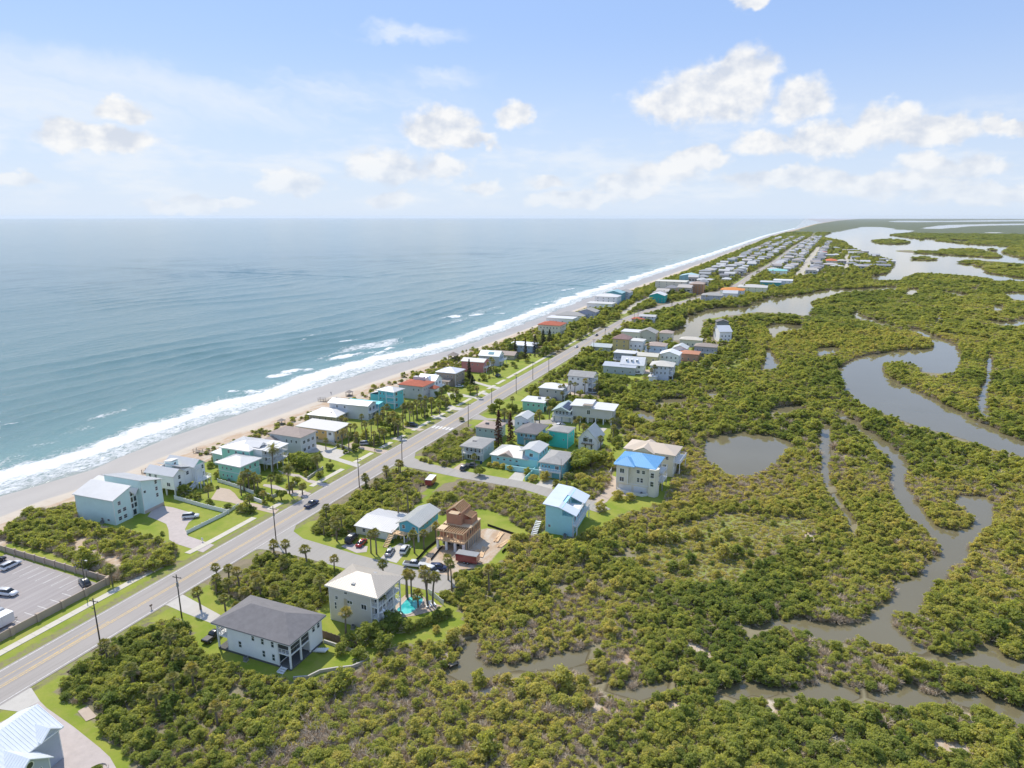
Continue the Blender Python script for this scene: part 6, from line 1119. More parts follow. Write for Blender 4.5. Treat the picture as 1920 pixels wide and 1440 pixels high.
for q in WATER:
    for f in (.5, 1): ok &= ~inside(P * ((CAMH + .45) / (CAMH - top * f))[:, None], q)
P, s_ = P[ok], s_[ok]; k = len(P); scatter('town_shrubbery', P, np.zeros(k) - .05, rng.choice([0, 1, 2, 3, 8], k), np.stack([s_, s_, s_ * .9], 1), rng.uniform(.05, .7, k), 'dark green shrubbery between the far town houses', 'shrubbery')

P = np.concatenate([grid(-203, -149, 150, 420, 2.6), grid(-131, -50, 205, 430, 2.8)]); P = P[visible(P)]; vn = vnoise(P[:, 0], P[:, 1], .085, 51)
pb = np.where(P[:, 0] < -140, np.where(P[:, 0] > -158, .13, np.where(P[:, 0] > -188, .55, .28)), .55) * (vn > .36); P = P[(rng.uniform(0, 1, len(P)) < pb) & ~inside(P, MARSH)]; s_ = rng.uniform(.35, 1.0, len(P)) * (1 + np.clip(P[:, 1] - 250, 0, 200) / 500)
ok = clear_mask(P, 2.4 * s_) & (np.abs(P[:, 0] - road_c(P[:, 1])) > 10.5)
for q in THICKETS: ok &= ~inside(P, q)
P, s_ = P[ok], s_[ok]; k = len(P); scatter('garden_planting', P, np.zeros(k) - .05, rng.choice([0, 1, 2, 3, 4, 8], k), np.stack([s_, s_, s_ * .95], 1), rng.uniform(0, .65, k), 'mixed green garden planting between the roadside houses', 'planting')
# ------------------------------------------------------------------ single plants: palms, conifers, yard trees
def near_name(x, y):
    b = min(HOUSES, key=lambda q: hypot(q[1] - x, q[2] - y)); return b[0]
def palm_meshes(seed, h, kind):
    r = random.Random(seed); lean = r.uniform(.02, .09) * h; a = r.uniform(0, 6.28); n = 6
    pts = [(cos(a) * lean * (k / n) ** 2, sin(a) * lean * (k / n) ** 2, h * k / n - (0.2 if k == 0 else 0)) for k in range(n + 1)]
    tr = MB().tube(pts, [.24 - .08 * k / n for k in range(n + 1)], 8).mesh('trunk', BARK, True); tx, ty = pts[-1][0], pts[-1][1]
    V, F, M = [], [], []
    def quad(a, b, c, d, mi=0): o = len(V); V.extend([a, b, c, d]); F.append((o, o + 1, o + 2, o + 3)); M.append(mi)
    nf = 26 if kind == 'fan' else 30
    for i in range(nf):
        az = 2.4 * i + r.uniform(-.3, .3); el = radians(78 - 118 * (i / nf) + r.uniform(-10, 10)); old = i > nf * .86
        d = np.array([cos(az) * cos(el), sin(az) * cos(el), sin(el)]); up = np.array([-cos(az) * sin(el), -sin(az) * sin(el), cos(el)]); sd_ = np.cross(d, up); base = np.array([tx, ty, h])
        if kind == 'fan':
            pet = r.uniform(.55, .85); tip = base + d * pet; quad(base - sd_ * .03, base + sd_ * .03, tip + sd_ * .03, tip - sd_ * .03, 0)
            for j in range(-5, 6):
                ph = j * .27; dd = d * cos(ph) + sd_ * sin(ph); L = r.uniform(.75, 1.0) * (1.05 - .045 * abs(j)); m = tip + dd * L * .55 + up * .04; e = tip + dd * L - np.array([0, 0, .22 * L]); wv = np.cross(dd, up) * .085
                quad(tip, m - wv, e, m + wv, 1 if old else 0)
        else:
            L = r.uniform(2.2, 2.8); seg = 7; prev = base; dirv_ = d.copy()
            for s in range(seg):
                nx_ = prev + dirv_ * L / seg; sx_v = np.cross(dirv_, np.array([0, 0, 1.])); sx_v /= max(np.linalg.norm(sx_v), .1); wl_ = .62 * sin(pi * (s + 1.2) / (seg + 1.6))
                for sgn in (-1, 1):
                    for q in (0., .5):
                        b0 = prev + (nx_ - prev) * q; b1 = prev + (nx_ - prev) * (q + .36); e = b0 + sx_v * sgn * wl_ + dirv_ * .28 - np.array([0, 0, .16]); quad(b0, b1, e + dirv_ * .06, e, 1 if old else 0)
                prev = nx_; dirv_ = dirv_ - np.array([0, 0, .17 + .03 * s]); dirv_ /= np.linalg.norm(dirv_)
    me = bpy.data.meshes.new('crown'); me.from_pydata([tuple(q) for q in V], [], F); me.materials.append(PALMLEAF); me.materials.append(PALMDEAD); me.polygons.foreach_set('material_index', M); me.update()
    return tr, me
PALMS = {('fan', h): [palm_meshes(31 + int(h * 10) + k, h, 'fan') for k in range(3)] for h in (2.6, 4.2, 5.6, 7.2)}; PALMS.update({('date', h): [palm_meshes(77 + k, h, 'date') for k in range(2)] for h in (6.5, 8.5)})
NPALM = [0]
def palm(x, y, h, kind='fan', s=1.0):
    hs = [q for k_, q in PALMS if k_ == kind]; hh = min(hs, key=lambda q: abs(q - h)); tr, cr = random.choice(PALMS[(kind, hh)]); nm = near_name(x, y)
    size = 'short ' if h < 3.6 else 'tall ' if h > 6.4 else ''
    sp_n = 'cabbage palm' if kind == 'fan' else 'date palm'
    rel = 'across the road from' if False else 'beside'
    o = thing('palm_tree', '%s%s with %s fronds %s the %s' % (size, sp_n, 'fan-shaped' if kind == 'fan' else 'long feathery', rel, nm), 'palm tree', (x, y, float(gz(np.array(x), np.array(y))) if -205 < x < 300 and 45 < y < 600 else 0), random.uniform(0, 6.28), 'palms beside the ' + nm)
    o.scale = (s, s, s * h / hh * random.uniform(.95, 1.05)); t_ = random.uniform(.1, .75)
    link('trunk', tr, o); link('crown', cr, o, tint=t_); NPALM[0] += 1; return o
def palms_px(pts, default_h=5.0):
    for q in pts:
        u, v = q[0], q[1]; h = q[2] if len(q) > 2 else default_h; k = q[3] if len(q) > 3 else 'fan'; x, y = G(u, v, h); palm(x, y, h, k, random.uniform(.9, 1.15))
def zq(ox, oy, s, pts): return [((ox + p[0] / s), (oy + p[1] / s), *p[2:]) for p in pts]
palms_px(zq(360, 960, 4, [(180,395,6),(268,425,5),(50,605,4.4),(170,500,4.4),(345,460,5),(470,490,4),(855,295,5),(1060,345,5.5),(960,530,5),(270,530,4),(400,600,3.5),(240,640,3.5),(510,550,4),(1145,775,5.5),(1430,385,4),(1428,615,8),(1600,455,6.5),(1640,470,6),(1755,480,7),(1800,500,7),(820,735,3),(690,390,3.2),(700,240,4.5),(620,590,3.4),(330,700,3),(610,250,3),(1080,120,4)]))
palms_px(zq(0, 960, 3, [(590,735,4.5),(640,760,4),(950,700,4.5),(1075,880,4.5),(965,930,5),(1210,1080,4.5),(620,325,4),(870,1010,4),(1000,800,4),(740,900,4)]))
palms_px(zq(600, 860, 4.8, [(420,175,5),(510,225,4.5),(600,95,5),(720,60,5),(790,330,7),(450,670,6),(500,680,6),(845,700,5),(930,670,5),(1040,610,5),(780,1035,7),(960,1060,8),(1180,920,8),(1520,1020,6),(190,520,5),(50,440,5),(700,400,6),(1150,900,6),(130,560,4),(30,580,4),(880,1240,3)]))
palms_px(zq(380, 840, 8, [(1030,60,8.5,'date'),(1275,335,8.5,'date'),(1715,110,8.5,'date'),(1020,480,6),(690,745,4.2),(70,600,4.5),(600,420,5.5),(680,410,6),(760,440,5.5),(820,480,5),(560,500,5),(900,660,4),(1490,590,2.6),(1340,560,2.6)]))
palms_px(zq(560, 760, 8, [(400,515,4.2),(640,430,6.5),(740,440,7),(835,300,8),(940,165,6),(1010,300,7),(1080,285,8),(1200,345,7),(1180,195,6),(1330,200,6.5),(1430,250,6),(1480,300,5.5),(1310,950,4),(1000,1090,4.5),(1160,1140,4),(1500,890,4),(870,420,6),(1120,420,6),(1280,420,4.5),(700,210,5),(640,190,5),(780,310,5),(1260,110,5),(1400,150,6.5),(1560,180,6)]))
palms_px(zq(700, 640, 8, [(480,970,8),(540,975,8),(600,955,8),(660,945,8),(720,880,8),(800,870,8),(870,900,7),(430,990,7),(770,950,7),(1200,730,5),(1250,765,5),(1560,700,4.2),(1085,885,5),(1770,285,8),(1735,320,8),(1800,310,8),(1390,230,7),(1020,740,5),(140,1000,5),(60,1130,6),(200,1020,6),(300,1160,6.5),(240,1180,6),(370,1180,6.5),(1060,860,4),(990,960,4.5)]))
palms_px(zq(840, 680, 6, [(325,290,5),(90,325,5),(720,400,6),(1120,440,6),(1140,520,5),(1030,560,5),(1440,650,5),(1480,640,5),(1520,735,5.5),(1560,760,5),(1480,340,4),(1380,235,7),(1425,245,7),(1540,230,6),(1690,235,6),(300,1060,6),(1335,1285,5),(1260,290,6),(1300,280,6),(1290,330,5),(640,560,4.5),(680,600,4),(1840,680,5),(1860,730,5),(1560,860,4),(1720,870,4),(980,600,4),(1210,1360,3)]))
palms_px(zq(1120, 580, 6.857, [(645,455,8),(660,500,7),(540,530,7),(720,740,7),(745,760,7),(700,780,6),(800,380,7),(940,390,6),(1500,270,7),(470,600,6),(350,230,7),(370,240,6),(390,220,6)], ))
for _ in range(70):                                            # palms lining the far road and the town lots
    y = random.uniform(640, 1500); x = float(road_c(y)) + random.choice((-1, 1)) * random.uniform(9, 30)
    if not in_water(np.array([[x, y]]))[0] and all(hypot(x - a, y - b) > 11 for _, a, b in HOUSES): palm(x, y, random.choice((4.2, 5.6, 7.2)))
def conifer_mesh(seed, h, r0, dens, spar):
    r = np.random.default_rng(seed); C = []; D_ = []
    for z in np.linspace(.10 * h, h, dens):
        rr = r0 * (1 - (z / h) ** 1.3) * r.uniform(.6, 1.2) + .15
        for k in range(spar):
            a = r.uniform(0, 6.28); t = np.sqrt(r.uniform(.1, 1, 5))
            for q in t: C.append((cos(a) * rr * q, sin(a) * rr * q, z + .25 * q * rr - .12 * rr * q * q * 2 + r.normal(0, .06))); D_.append((cos(a), sin(a), .6))
    V, F = leaf_quads(np.array(C), np.array(D_), .26, r); return npmesh('crown', V, F, NEEDLE)
CONI = [conifer_mesh(5, 10, 1.9, 46, 6), conifer_mesh(6, 10, 1.3, 46, 5), conifer_mesh(8, 10, 2.6, 40, 6)]
CTRUNK = MB().tube([(0, 0, -.2), (0.05, 0, 5), (0, 0.05, 9.8)], [.22, .15, .04], 7).mesh('trunk', WOODP, True)
for (u, v, h, k, tint, lab) in [(935,838,13,0,1.0,'rusty brown Norfolk-type conifer standing in front of the pale tan-roofed house'),(957,832,11,1,1.0,'slimmer rusty brown conifer beside the taller rusty one'),(880,716,11,1,.2,'dark columnar conifer between the tan brick and pink houses'),(886,728,6,0,.1,'short dark bushy conifer below the columnar one'),
  (985,676,12,1,.5,'tall thin grey-brown casuarina in front of the low tan house'),(966,668,10,1,.5,'shorter thin casuarina at the edge of the low tan house'),(1003,660,10,2,.3,'spreading dark casuarina before the long white roof'),(1018,652,11,2,.25,'broad dark casuarina tree past the long white roof'),(1030,648,10,2,.2,'dense dark casuarina nearest the main road')]:
    x, y = G(u, v); o = thing('conifer_tree', lab, 'conifer', (x, y, 0), random.uniform(0, 6), 'conifers along the road'); o.scale = (1.3, 1.3, h / 8.5); link('trunk', CTRUNK, o); link('crown', CONI[k], o, tint=tint)
# yard shrubs and trees, each its own object
def tree_mesh(seed, rad, h):
    r = np.random.default_rng(seed); Vs, Fs = [], []; o = 0
    for k in range(14):
        a = r.uniform(0, 6.28); q = rad * math.sqrt(r.uniform(0, 1)) * .78; lr = rad * r.uniform(.3, .48); c = np.array([cos(a) * q, sin(a) * q, h - lr - r.uniform(0, .5) * (h * .5)])
        D_ = r.normal(0, 1, (85, 3)); D_ /= np.linalg.norm(D_, axis=1)[:, None]; V, F = leaf_quads(c + D_ * lr * r.uniform(.6, 1.05, (85, 1)) * np.array([1, 1, .8]), D_, .24, r); Vs.append(V); Fs.append(F + o); o += len(V)
    t = MB().tube([(0, 0, -.1), (.1, .05, h * .35), (0, .1, h * .75)], [.2, .15, .07], 7)
    for k in range(4): a = k * 1.6; t.tube([(.08, .05, h * .35), (cos(a) * rad * .5, sin(a) * rad * .5, h * .7)], [.09, .03], 5)
    return npmesh('crown', np.concatenate(Vs), np.concatenate(Fs), LEAF), t.mesh('trunk', WOODP, True)
TREES = [tree_mesh(3, 2.0, 4.2), tree_mesh(4, 2.4, 3.8), tree_mesh(9, 1.7, 3.4)]
BUSHC = [b for b in (BUSH[0], BUSH[1], BUSH[3], BUSH[8])]
def yard_tree(u, v, s=1.0, tint=.3, k=None, lab=None):
    x, y = G(u, v); cr, tr = TREES[random.randrange(3) if k is None else k]; nm = near_name(x, y)
    o = thing('yard_tree', lab or 'round leafy tree in the yard of the %s' % nm, 'tree', (x, y, 0), random.uniform(0, 6), 'yard trees by the ' + nm); o.scale = (s, s, s); link('trunk', tr, o); link('crown', cr, o, tint=tint)
def yard_shrub(x, y, s, tint=.3, lab=None, zs=1.0, kind=None):
    nm = near_name(x, y); o = link('shrub', BUSHC[random.randrange(4)] if kind is None else BUSH[kind], None, (x, y, -.05), random.uniform(0, 6), (s, s, s * zs), lab or 'rounded green shrub planted beside the %s' % nm, 'shrub', 'shrubs by the ' + nm, tint=tint); return o
for u, v, s, t_ in [(q[0], q[1], q[2], q[3]) for q in zq(380, 840, 8, [(670,600,1.3,.2),(770,600,1.3,.25),(380,940,.0,.2),(1180,780,1.1,.15),(1420,560,.8,.3),(1580,330,1.6,.1),(1450,300,1.5,.15),(1360,250,1.2,.3)]) if q[2] > 0]: yard_tree(u, v, s, t_)
for u, v, s, t_ in zq(560, 760, 8, [(860,690,.9,.1),(470,965,.7,.05),(1310,470,1.3,.1),(1450,430,1.4,.1),(1380,440,1.2,.15),(150,920,1.3,.1),(60,870,1.2,.2),(220,950,1.0,.1),(1220,560,1.0,.1),(330,1090,.7,.3)]): yard_tree(u, v, s, t_)
for u, v, s, t_ in zq(700, 640, 8, [(1460,800,1.0,.1),(1240,920,1.4,.15),(960,840,1.0,.1),(1010,1000,1.2,.1),(870,1060,1.2,.1),(760,1130,1.3,.15),(650,1160,1.2,.1),(330,1270,1.6,.1),(180,1330,1.3,.1),(1430,580,1.3,.05),(1490,640,1.0,.1),(1640,580,1.0,.3),(1850,520,1.2,.1)]): yard_tree(u, v, s, t_)
for u, v, s, t_ in zq(840, 680, 6, [(250,340,1.2,.1),(520,560,1.3,.15),(580,520,1.3,.2),(630,640,1.2,.5),(720,560,1.2,.1),(1150,520,1.4,.3),(1090,480,1.2,.3),(1090,950,1.6,.15),(1030,940,1.3,.2),(1490,390,1.2,.3),(360,1270,1.0,.2),(1500,1180,2.0,.25),(1600,1200,2.0,.3),(1700,1150,1.8,.2),(1480,1260,1.8,.2),(1720,350,1.5,.2)]): yard_tree(u, v, s, t_)
LM = [(zA, [(1400,420,1.5,.25),(1100,950,.5,.2)]), (zB, [(380,940,.95,.05),(100,860,.9,.2),(560,960,.9,.35),(640,960,1.0,.6),(760,970,.8,.2),(850,720,.9,.1),(1030,790,.5,.5),(930,840,.6,.5),(1520,580,.6,.4),(1750,420,.8,.3),(1900,330,.8,.05)]), (zC, [(700,720,.6,.1),(1100,600,.8,.3),(1000,480,1.0,.6),(1180,500,1.0,.6),(840,700,.9,.1),(1180,600,1.0,.2)]), (zE, [(150,660,.8,.2),(500,560,1.2,.3),(660,580,1.0,.7),(1090,1330,1.0,.9),(960,1330,1.1,.9),(1250,1400,.9,.8),(900,1250,.6,.7),(540,1180,.9,.9),(620,1190,.8,.9),(700,1215,.8,.8),(470,1170,.8,.8)]), (zG, [(1000,540,1.3,.9),(1060,560,1.2,.8),(1150,560,1.2,.9),(850,570,.8,.7),(1300,680,1.2,.9),(1400,690,1.2,.8),(1160,780,1.0,.95)])]
for fz, L_ in LM:
    for (a, b, s, t_) in L_: (u, v), = fz([(a, b)]); x, y = G(u, v); yard_shrub(x, y, s, t_)
for u, v, s in [(690,1205,1.3),(712,1200,1.2),(655,1210,1.2),(675,1235,1.2),(720,1220,1.1),(640,1225,1.0)]: x, y = G(u, v); yard_shrub(x, y, s, .25, 'loose green shrub on the slope below the tan pool house')
for k in range(9): x, y = G(765 + k * 9.5, 1185 - k * 3.6); yard_shrub(x, y, .75, .2, 'clipped hedge shrub in the row below the swimming pool', 1.1)
x, y = G(735, 1183); yard_shrub(x, y, 1.5, .02, 'big dark rounded shrub at the corner of the tan pool house', .8); yard_shrub(x - 1, y + 3, .9, .02, 'small dark rounded shrub behind the big one by the pool house', .8)
x, y = G(818, 1186); link('shrub', BUSH[8], None, (x, y, 0), 0, (.5, .5, .5), 'small orange-tinged shrub on the lawn corner below the pool', 'shrub', tint=1.0)
# larger individual bushes standing out of the scrub near the camera
NP, NZ, NK, NS, NTI = NEARV; q_, _ = proj(NP, 0); sel = np.nonzero((q_[:, 0] > 110) & (q_[:, 0] < 1900) & (q_[:, 1] > 1000) & (q_[:, 1] < 1435))[0]; pick = rng.choice(sel, 150, replace=False)
for i in pick:
    u, v = q_[i]; area = 'left thicket by the main road' if u < 420 and v > 1150 else 'thicket below the white grey-roofed house' if u < 760 and v > 1240 else 'lot between road and tan pool house' if u < 680 else 'wood between pool house and aqua house' if u < 1120 and v < 1160 else 'bank of the near creek' if v < 1290 else 'marsh strip along the bottom edge'
    s = float(NS[i, 0]) * random.uniform(1.15, 1.45); t_ = float(NTI[i])
    o = link('scrub_bush', BUSH[8 if random.random() < .5 else 0], None, (*NP[i], -.1), random.uniform(0, 6), (s, s, s * 1.05), '%s green bush rising from the %s' % ('dark' if t_ < .3 else 'yellowish' if t_ > .62 else 'mid', area), 'bush', 'bushes of the ' + area, tint=t_)
# ------------------------------------------------------------------ house in the near corner
LB = MR((0.82, 0.84, 0.84)); h = House('pale_blue_roof_house', 'pale house with blue-grey metal gables and a round attic window in the lower corner', 'corner blue-grey gabled house', -103.5, 42, 13, 19, 4)
WB = wallm((0.46, 0.50, 0.56)); h.wall(-13, -3.4, 0, 19, 0, 6.4, WB); h.wall(-3.397, 0, 8.5, 14.5, 0, 5.2, WB); h.wall(-3.397, 0.0, 0, 5.5, 0, 5.2, WB)
h.gable(-13, -3.4, 0, 19, 6.4, 2.7, LB, 'y', 0.6, .2, 0.55, WB); h.gable(-8.2, 0.0, 8.5, 14.5, 5.2, 2.3, LB, 'x', .5, .18, 0.55, WB); h.gable(-8.2, 0.0, 0, 5.5, 5.2, 2.0, LB, 'x', .5, .18, 0.55, WB); h.gable(-8.0, -2.6, 15.6, 18.6, 6.6, 1.2, LB, 'x', .3, .15, 0.5, WB)
rg = MB(); pr_ = [(0.02, 11.5 + .62 * cos(a), 6.1 + .62 * sin(a)) for a in np.linspace(0, 2 * pi, 17)]
for a, b in zip(pr_[:-1], pr_[1:]): rg.bar(a, b, .16, .16)
rw = h.part('round_window', rg, WHITE); h.part('pane', MB().add([(0.05, 11.5 + .55 * cos(a), 6.1 + .55 * sin(a)) for a in np.linspace(0, 2 * pi, 16, endpoint=False)], [tuple(range(16))]), GLASS, rw)
h.rows('+x', 9, 14, 2, (1.0, 3.2), 1.0, 1.3, 0.0); h.rows('+x', 0.5, 5, 2, (1.0, 3.2), 1.0, 1.3, 0.0); h.rows('-y', -12, -4.5, 3, (1.0, 4.0), 1.1, 1.4); h.rows('+y', -12, -4.5, 3, (1.0, 4.0), 1.1, 1.4)
h.deck(0.01, 1.6, 5.6, 8.4, 2.8, sides='X')
ring = MB().tube([(-100.2 + 1.5 * cos(a), 60.6 + 1.9 * sin(a), .1) for a in np.linspace(0, 2 * pi, 17)], .16, 6); tag(ring.build('planting_ring', PAVER), 'round planted bed edge on the paver court of the corner house', 'planter')
for k in range(3): yard_shrub(-100.2 + .5 * k - .4, 60.6 + .5 * (k % 2), .42, .1, 'small dark shrub in the round bed on the paver court')
# ------------------------------------------------------------------ timber-framed house under construction
h = House('framed_house', 'half-built timber house with brown sheathing, open joists and rafters on a sandy lot', 'half-built timber house', -77, 152, 8.6, 11, 0, cat='building site')
GB = surf('grey_block', (0.34, 0.33, 0.31), 0.9, bump=.4)
for x in (-8.3, -5.6, -2.9, -.3): h.part('pier', MB().box(x - .3, x + .3, 0, .6, 0, 2.7), OFFW)
h.wall(-8.4, -.2, 3.2, 10.8, 0, 2.7, GB); h.part('opening_shade_panel', MB().box(-7.8, -5.9, 3.1, 3.18, .1, 2.4), DARK); h.part('opening_shade_panel', MB().box(-5.0, -3.1, 3.1, 3.18, .1, 2.4), DARK)  # dark panels on the solid wall stand in for shade inside openings
h.part('floor_platform', MB().box(-8.6, 0, -.2, 11, 2.71, 3.1), LUMBER)
for x0, x1, y0, y1 in ((-8.4, -8.2, 1.6, 10.8), (-8.2, -.4, 10.6, 10.8), (-.4, -.2, 1.6, 10.8)): h.part('wall_sheathing', MB().box(x0, x1, y0, y1, 3.12, 5.5), SHEATH)
for x0, x1 in ((-8.2, -6.9), (-5.7, -4.3), (-3.0, -.42)): h.part('wall_sheathing', MB().box(x0, x1, 1.6, 1.78, 3.12, 5.5), SHEATH)
for k in range(9): x = -8.35 + k * 1.02; h.part('stud', MB().box(x - .06, x + .06, -.1, .04, 3.12, 5.6), LUMBER)
for k in range(10): y = .3 + k * 1.15; h.part('stud', MB().box(-.08, .04, y - .06, y + .06, 0, 5.6), LUMBER)
for k in range(13): x = -8.3 + k * .67; h.part('joist', MB().box(x - .05, x + .05, -.3, 4.2, 5.62, 5.88), LUMBER)
h.part('rim_board', MB().box(-8.5, 0, -.36, -.3, 5.6, 5.9), LUMBER); h.part('floor_platform', MB().box(-8.5, .1, 4.2, 11, 5.6, 5.9), PLY); h.part('plywood_sheet', MB().box(-8.4, -6.2, .2, 3.0, 5.885, 5.95), PLY); h.part('plywood_sheet', MB().box(-1.9, -.1, 5.0, 9.0, 5.905, 5.96), PLY)
for x0, x1, y0, y1, z1_ in ((-7.6, -7.4, 4.4, 10.6, 9.6), (-7.4, -3.2, 10.4, 10.6, 9.8), (-3.2, -3.0, 4.4, 10.6, 9.6), (-7.4, -3.2, 4.4, 4.6, 8.9)): h.part('tower_sheathing', MB().box(x0, x1, y0, y1, 5.9, z1_), SHEATH)
for x0, x1, y0, y1, z1_ in ((-3.0, -.6, 9.4, 9.6, 8.4), (-.6, -.4, 6.0, 9.6, 8.0), (-2.9, -.6, 6.0, 6.2, 7.2)): h.part('wall_sheathing', MB().box(x0, x1, y0, y1, 5.92, z1_), SHEATH)
h.part('plywood_sheet', MB().box(-7.2, -4.0, 4.4, 6.4, 8.95, 9.02), PLY)
for k in range(10): y = 4.8 + k * .62; h.part('rafter', MB().bar((-7.7, y, 9.5), (-5.3, y, 11.0), .08, .2), LUMBER); h.part('rafter', MB().bar((-5.3, y, 11.0), (-2.9, y, 9.5), .08, .2), LUMBER)
h.part('ridge_beam', MB().box(-5.36, -5.24, 4.6, 10.7, 10.95, 11.2), LUMBER)
for k in range(7): y = 6.1 + k * .55; h.part('rafter', MB().bar((-3.0, y, 8.8), (-.3, y, 7.9), .08, .18), LUMBER)
h.part('gable_sheathing', MB().add([(-7.5, 10.5, 9.5), (-3.1, 10.5, 9.5), (-5.3, 10.5, 10.9), (-7.5, 10.62, 9.5), (-3.1, 10.62, 9.5), (-5.3, 10.62, 10.9)], [(0, 1, 2), (5, 4, 3), (0, 2, 5, 3), (2, 1, 4, 5)]), SHEATH)
for k in range(5): h.part('wall_opening_shade', MB().box(-.19, -.15, 2.4 + k * 1.7, 3.3 + k * 1.7, 3.9, 5.0), DARK)  # thin dark slabs paint the inner shade of openings onto the sheathing
def lumber_stack(u, v, rz, n, L, lab):
    x, y = G(u, v); o = thing('lumber_stack', lab, 'lumber', (x, y, 0), rz, 'lumber on the building site')
    for k in range(n): link('plank', PLK, o, (random.uniform(-.1, .1) + (k % 4) * .32 - .5, random.uniform(-.3, .3), .06 + (k // 4) * .09), random.uniform(-.08, .08), (1, L, 1))
PLK = MB().box(-.14, .14, -.5, .5, 0, .08).mesh('plank', LUMBER)
lumber_stack(935, 1008, .1, 12, 6, 'long pale boards laid on the sand behind the half-built house'); lumber_stack(945, 1020, -.2, 10, 5, 'scattered boards on the sand at the lot corner'); lumber_stack(893, 1040, .25, 8, 5, 'boards stacked along the wall side of the half-built house'); lumber_stack(905, 1035, .2, 8, 6, 'boards laid beside the other stack near the half-built house')
SILT = surf('black_silt_cloth', (0.02, 0.02, 0.022), .7)
def fence(name, label, pts, hgt, mat, gap=2.4, th=.08, cat='fence', post=.14, pcap=.1, group=None, z=0.0, panels='panel'):
    o = thing(name, label, cat, (*pts[0], z), 0, group); ox_, oy_ = pts[0]
    for (ax, ay), (bx, by) in zip(pts[:-1], pts[1:]):
        L = hypot(bx - ax, by - ay); n = max(1, round(L / gap))
        for k in range(n):
            p = (ax + (bx - ax) * k / n - ox_, ay + (by - ay) * k / n - oy_); q = (ax + (bx - ax) * (k + 1) / n - ox_, ay + (by - ay) * (k + 1) / n - oy_)
            MB().bar((*p, hgt / 2), (*q, hgt / 2), th, hgt).build(panels, mat, o)
            if post: MB().box(p[0] - post, p[0] + post, p[1] - post, p[1] + post, 0, hgt + pcap).build('post', mat, o)
    bx, by = pts[-1]
    if post: MB().box(bx - ox_ - post, bx - ox_ + post, by - oy_ - post, by - oy_ + post, 0, hgt + pcap).build('post', mat, o)
    return o
z6_ = lambda pts: GP(Z(600, 860, 4.8, pts))
fence('silt_fence', 'black silt cloth fence around the back of the sandy building lot', z6_([(1510,605),(1640,650),(1760,690),(1740,750),(1640,850)]), .7, SILT, 3, .05, post=.05)
fence('silt_fence', 'black silt cloth fence between the blue cottage and the building lot', z6_([(870,920),(960,820),(1060,740)]), .7, SILT, 3, .05, post=.05)
fence('silt_fence', 'crumpled black silt cloth fence at the front of the building lot', z6_([(1000,915),(1060,840),(1100,800)]), .6, SILT, 3, .05, post=.05)
fence('timber_edging', 'rough timber edging beside the red dumpster trailer', z6_([(1260,1010),(1440,990)]), .4, WOODG, 2, .1, post=0)
# ------------------------------------------------------------------ walls and fences
WALLB = surf('beige_wall', (0.44, 0.35, 0.27), .85, .08, .6, .3, dirt=.35, dcol=(.30, .24, .19))
fence('parking_wall', 'beige panel wall with pillars between the beach car park and the sidewalk', [(-152.9, 40), (-152.9, 103.2)], 1.9, WALLB, 5.8, .2, 'wall', .38, .15); fence('parking_wall', 'beige panel wall with pillars along the back of the beach car park', [(-153.6, 104.0), (-215, 104.6)], 1.7, WALLB, 4.2, .2, 'wall', .3, .15)
fence('white_fence', 'white railing fence along the front of the mint house lot', [G(351, 1001), G(420, 967), G(447, 950)], 1.1, WHITE, 2.6, .07, post=.12); fence('white_fence', 'white fence running back between the mint house and white gabled house lots', [G(328, 936), G(380, 951), G(428, 963)], 1.3, WHITE, 2.6, .1, post=.14)
fence('white_fence', 'white fence beside the tan driveway of the white gabled house', GP(zB([(230,510),(400,560),(560,610),(760,690)])), 1.2, WHITE, 2.4, .1, post=.14); fence('garden_wall', 'low white wall by the driveway gate of the white gabled house', GP(zB([(780,790),(910,840)])), 1.2, WHITE, 2, .25, 'wall', .2); fence('garden_wall', 'curved low grey wall in front of the large mint porch house', GP(zB([(1330,600),(1390,540),(1430,500)])), 1.0, CONC, 2, .3, 'wall', .2); fence('garden_wall', 'curved low grey wall by the date palm next to the mint porch house', GP(zB([(1580,470),(1680,400),(1800,320)])), 1.0, CONC, 2, .3, 'wall', .2); fence('garden_wall', 'grey wall beside the shrubs at the mint hip-roofed house front', GP(zB([(940,700),(1040,750),(1110,720)])), 1.0, CONC, 2, .25, 'wall', .2)
fence('garden_wall', 'grey garden wall between the grey and yellow house driveways', GP(zC([(200,540),(430,570),(600,620),(830,700)])), 1.2, CONC, 2.6, .2, 'wall', .15); fence('garden_wall', 'curved low kerb wall round the small lawn by the grey house', GP(zC([(390,690),(470,690),(570,640)])), .6, WHITE, 2, .2, 'wall', 0)
fence('retaining_wall', 'curved pale retaining wall around the garden of the white grey-roofed house', GP(Z(360, 960, 4, [(760,1258),(870,1250),(960,1205),(1080,1185),(1200,1172),(1290,1135),(1325,1092),(1240,1060),(1150,1030),(990,978)])), .7, CONC, 2.2, .3, 'wall', 0); fence('wooden_fence', 'brown board fence between the white grey-roofed house and the tan pool house', GP(Z(360, 960, 4, [(975,940),(1050,965),(1130,995),(1235,1030)])), 1.8, WOODB, 1.2, .06, post=.09)
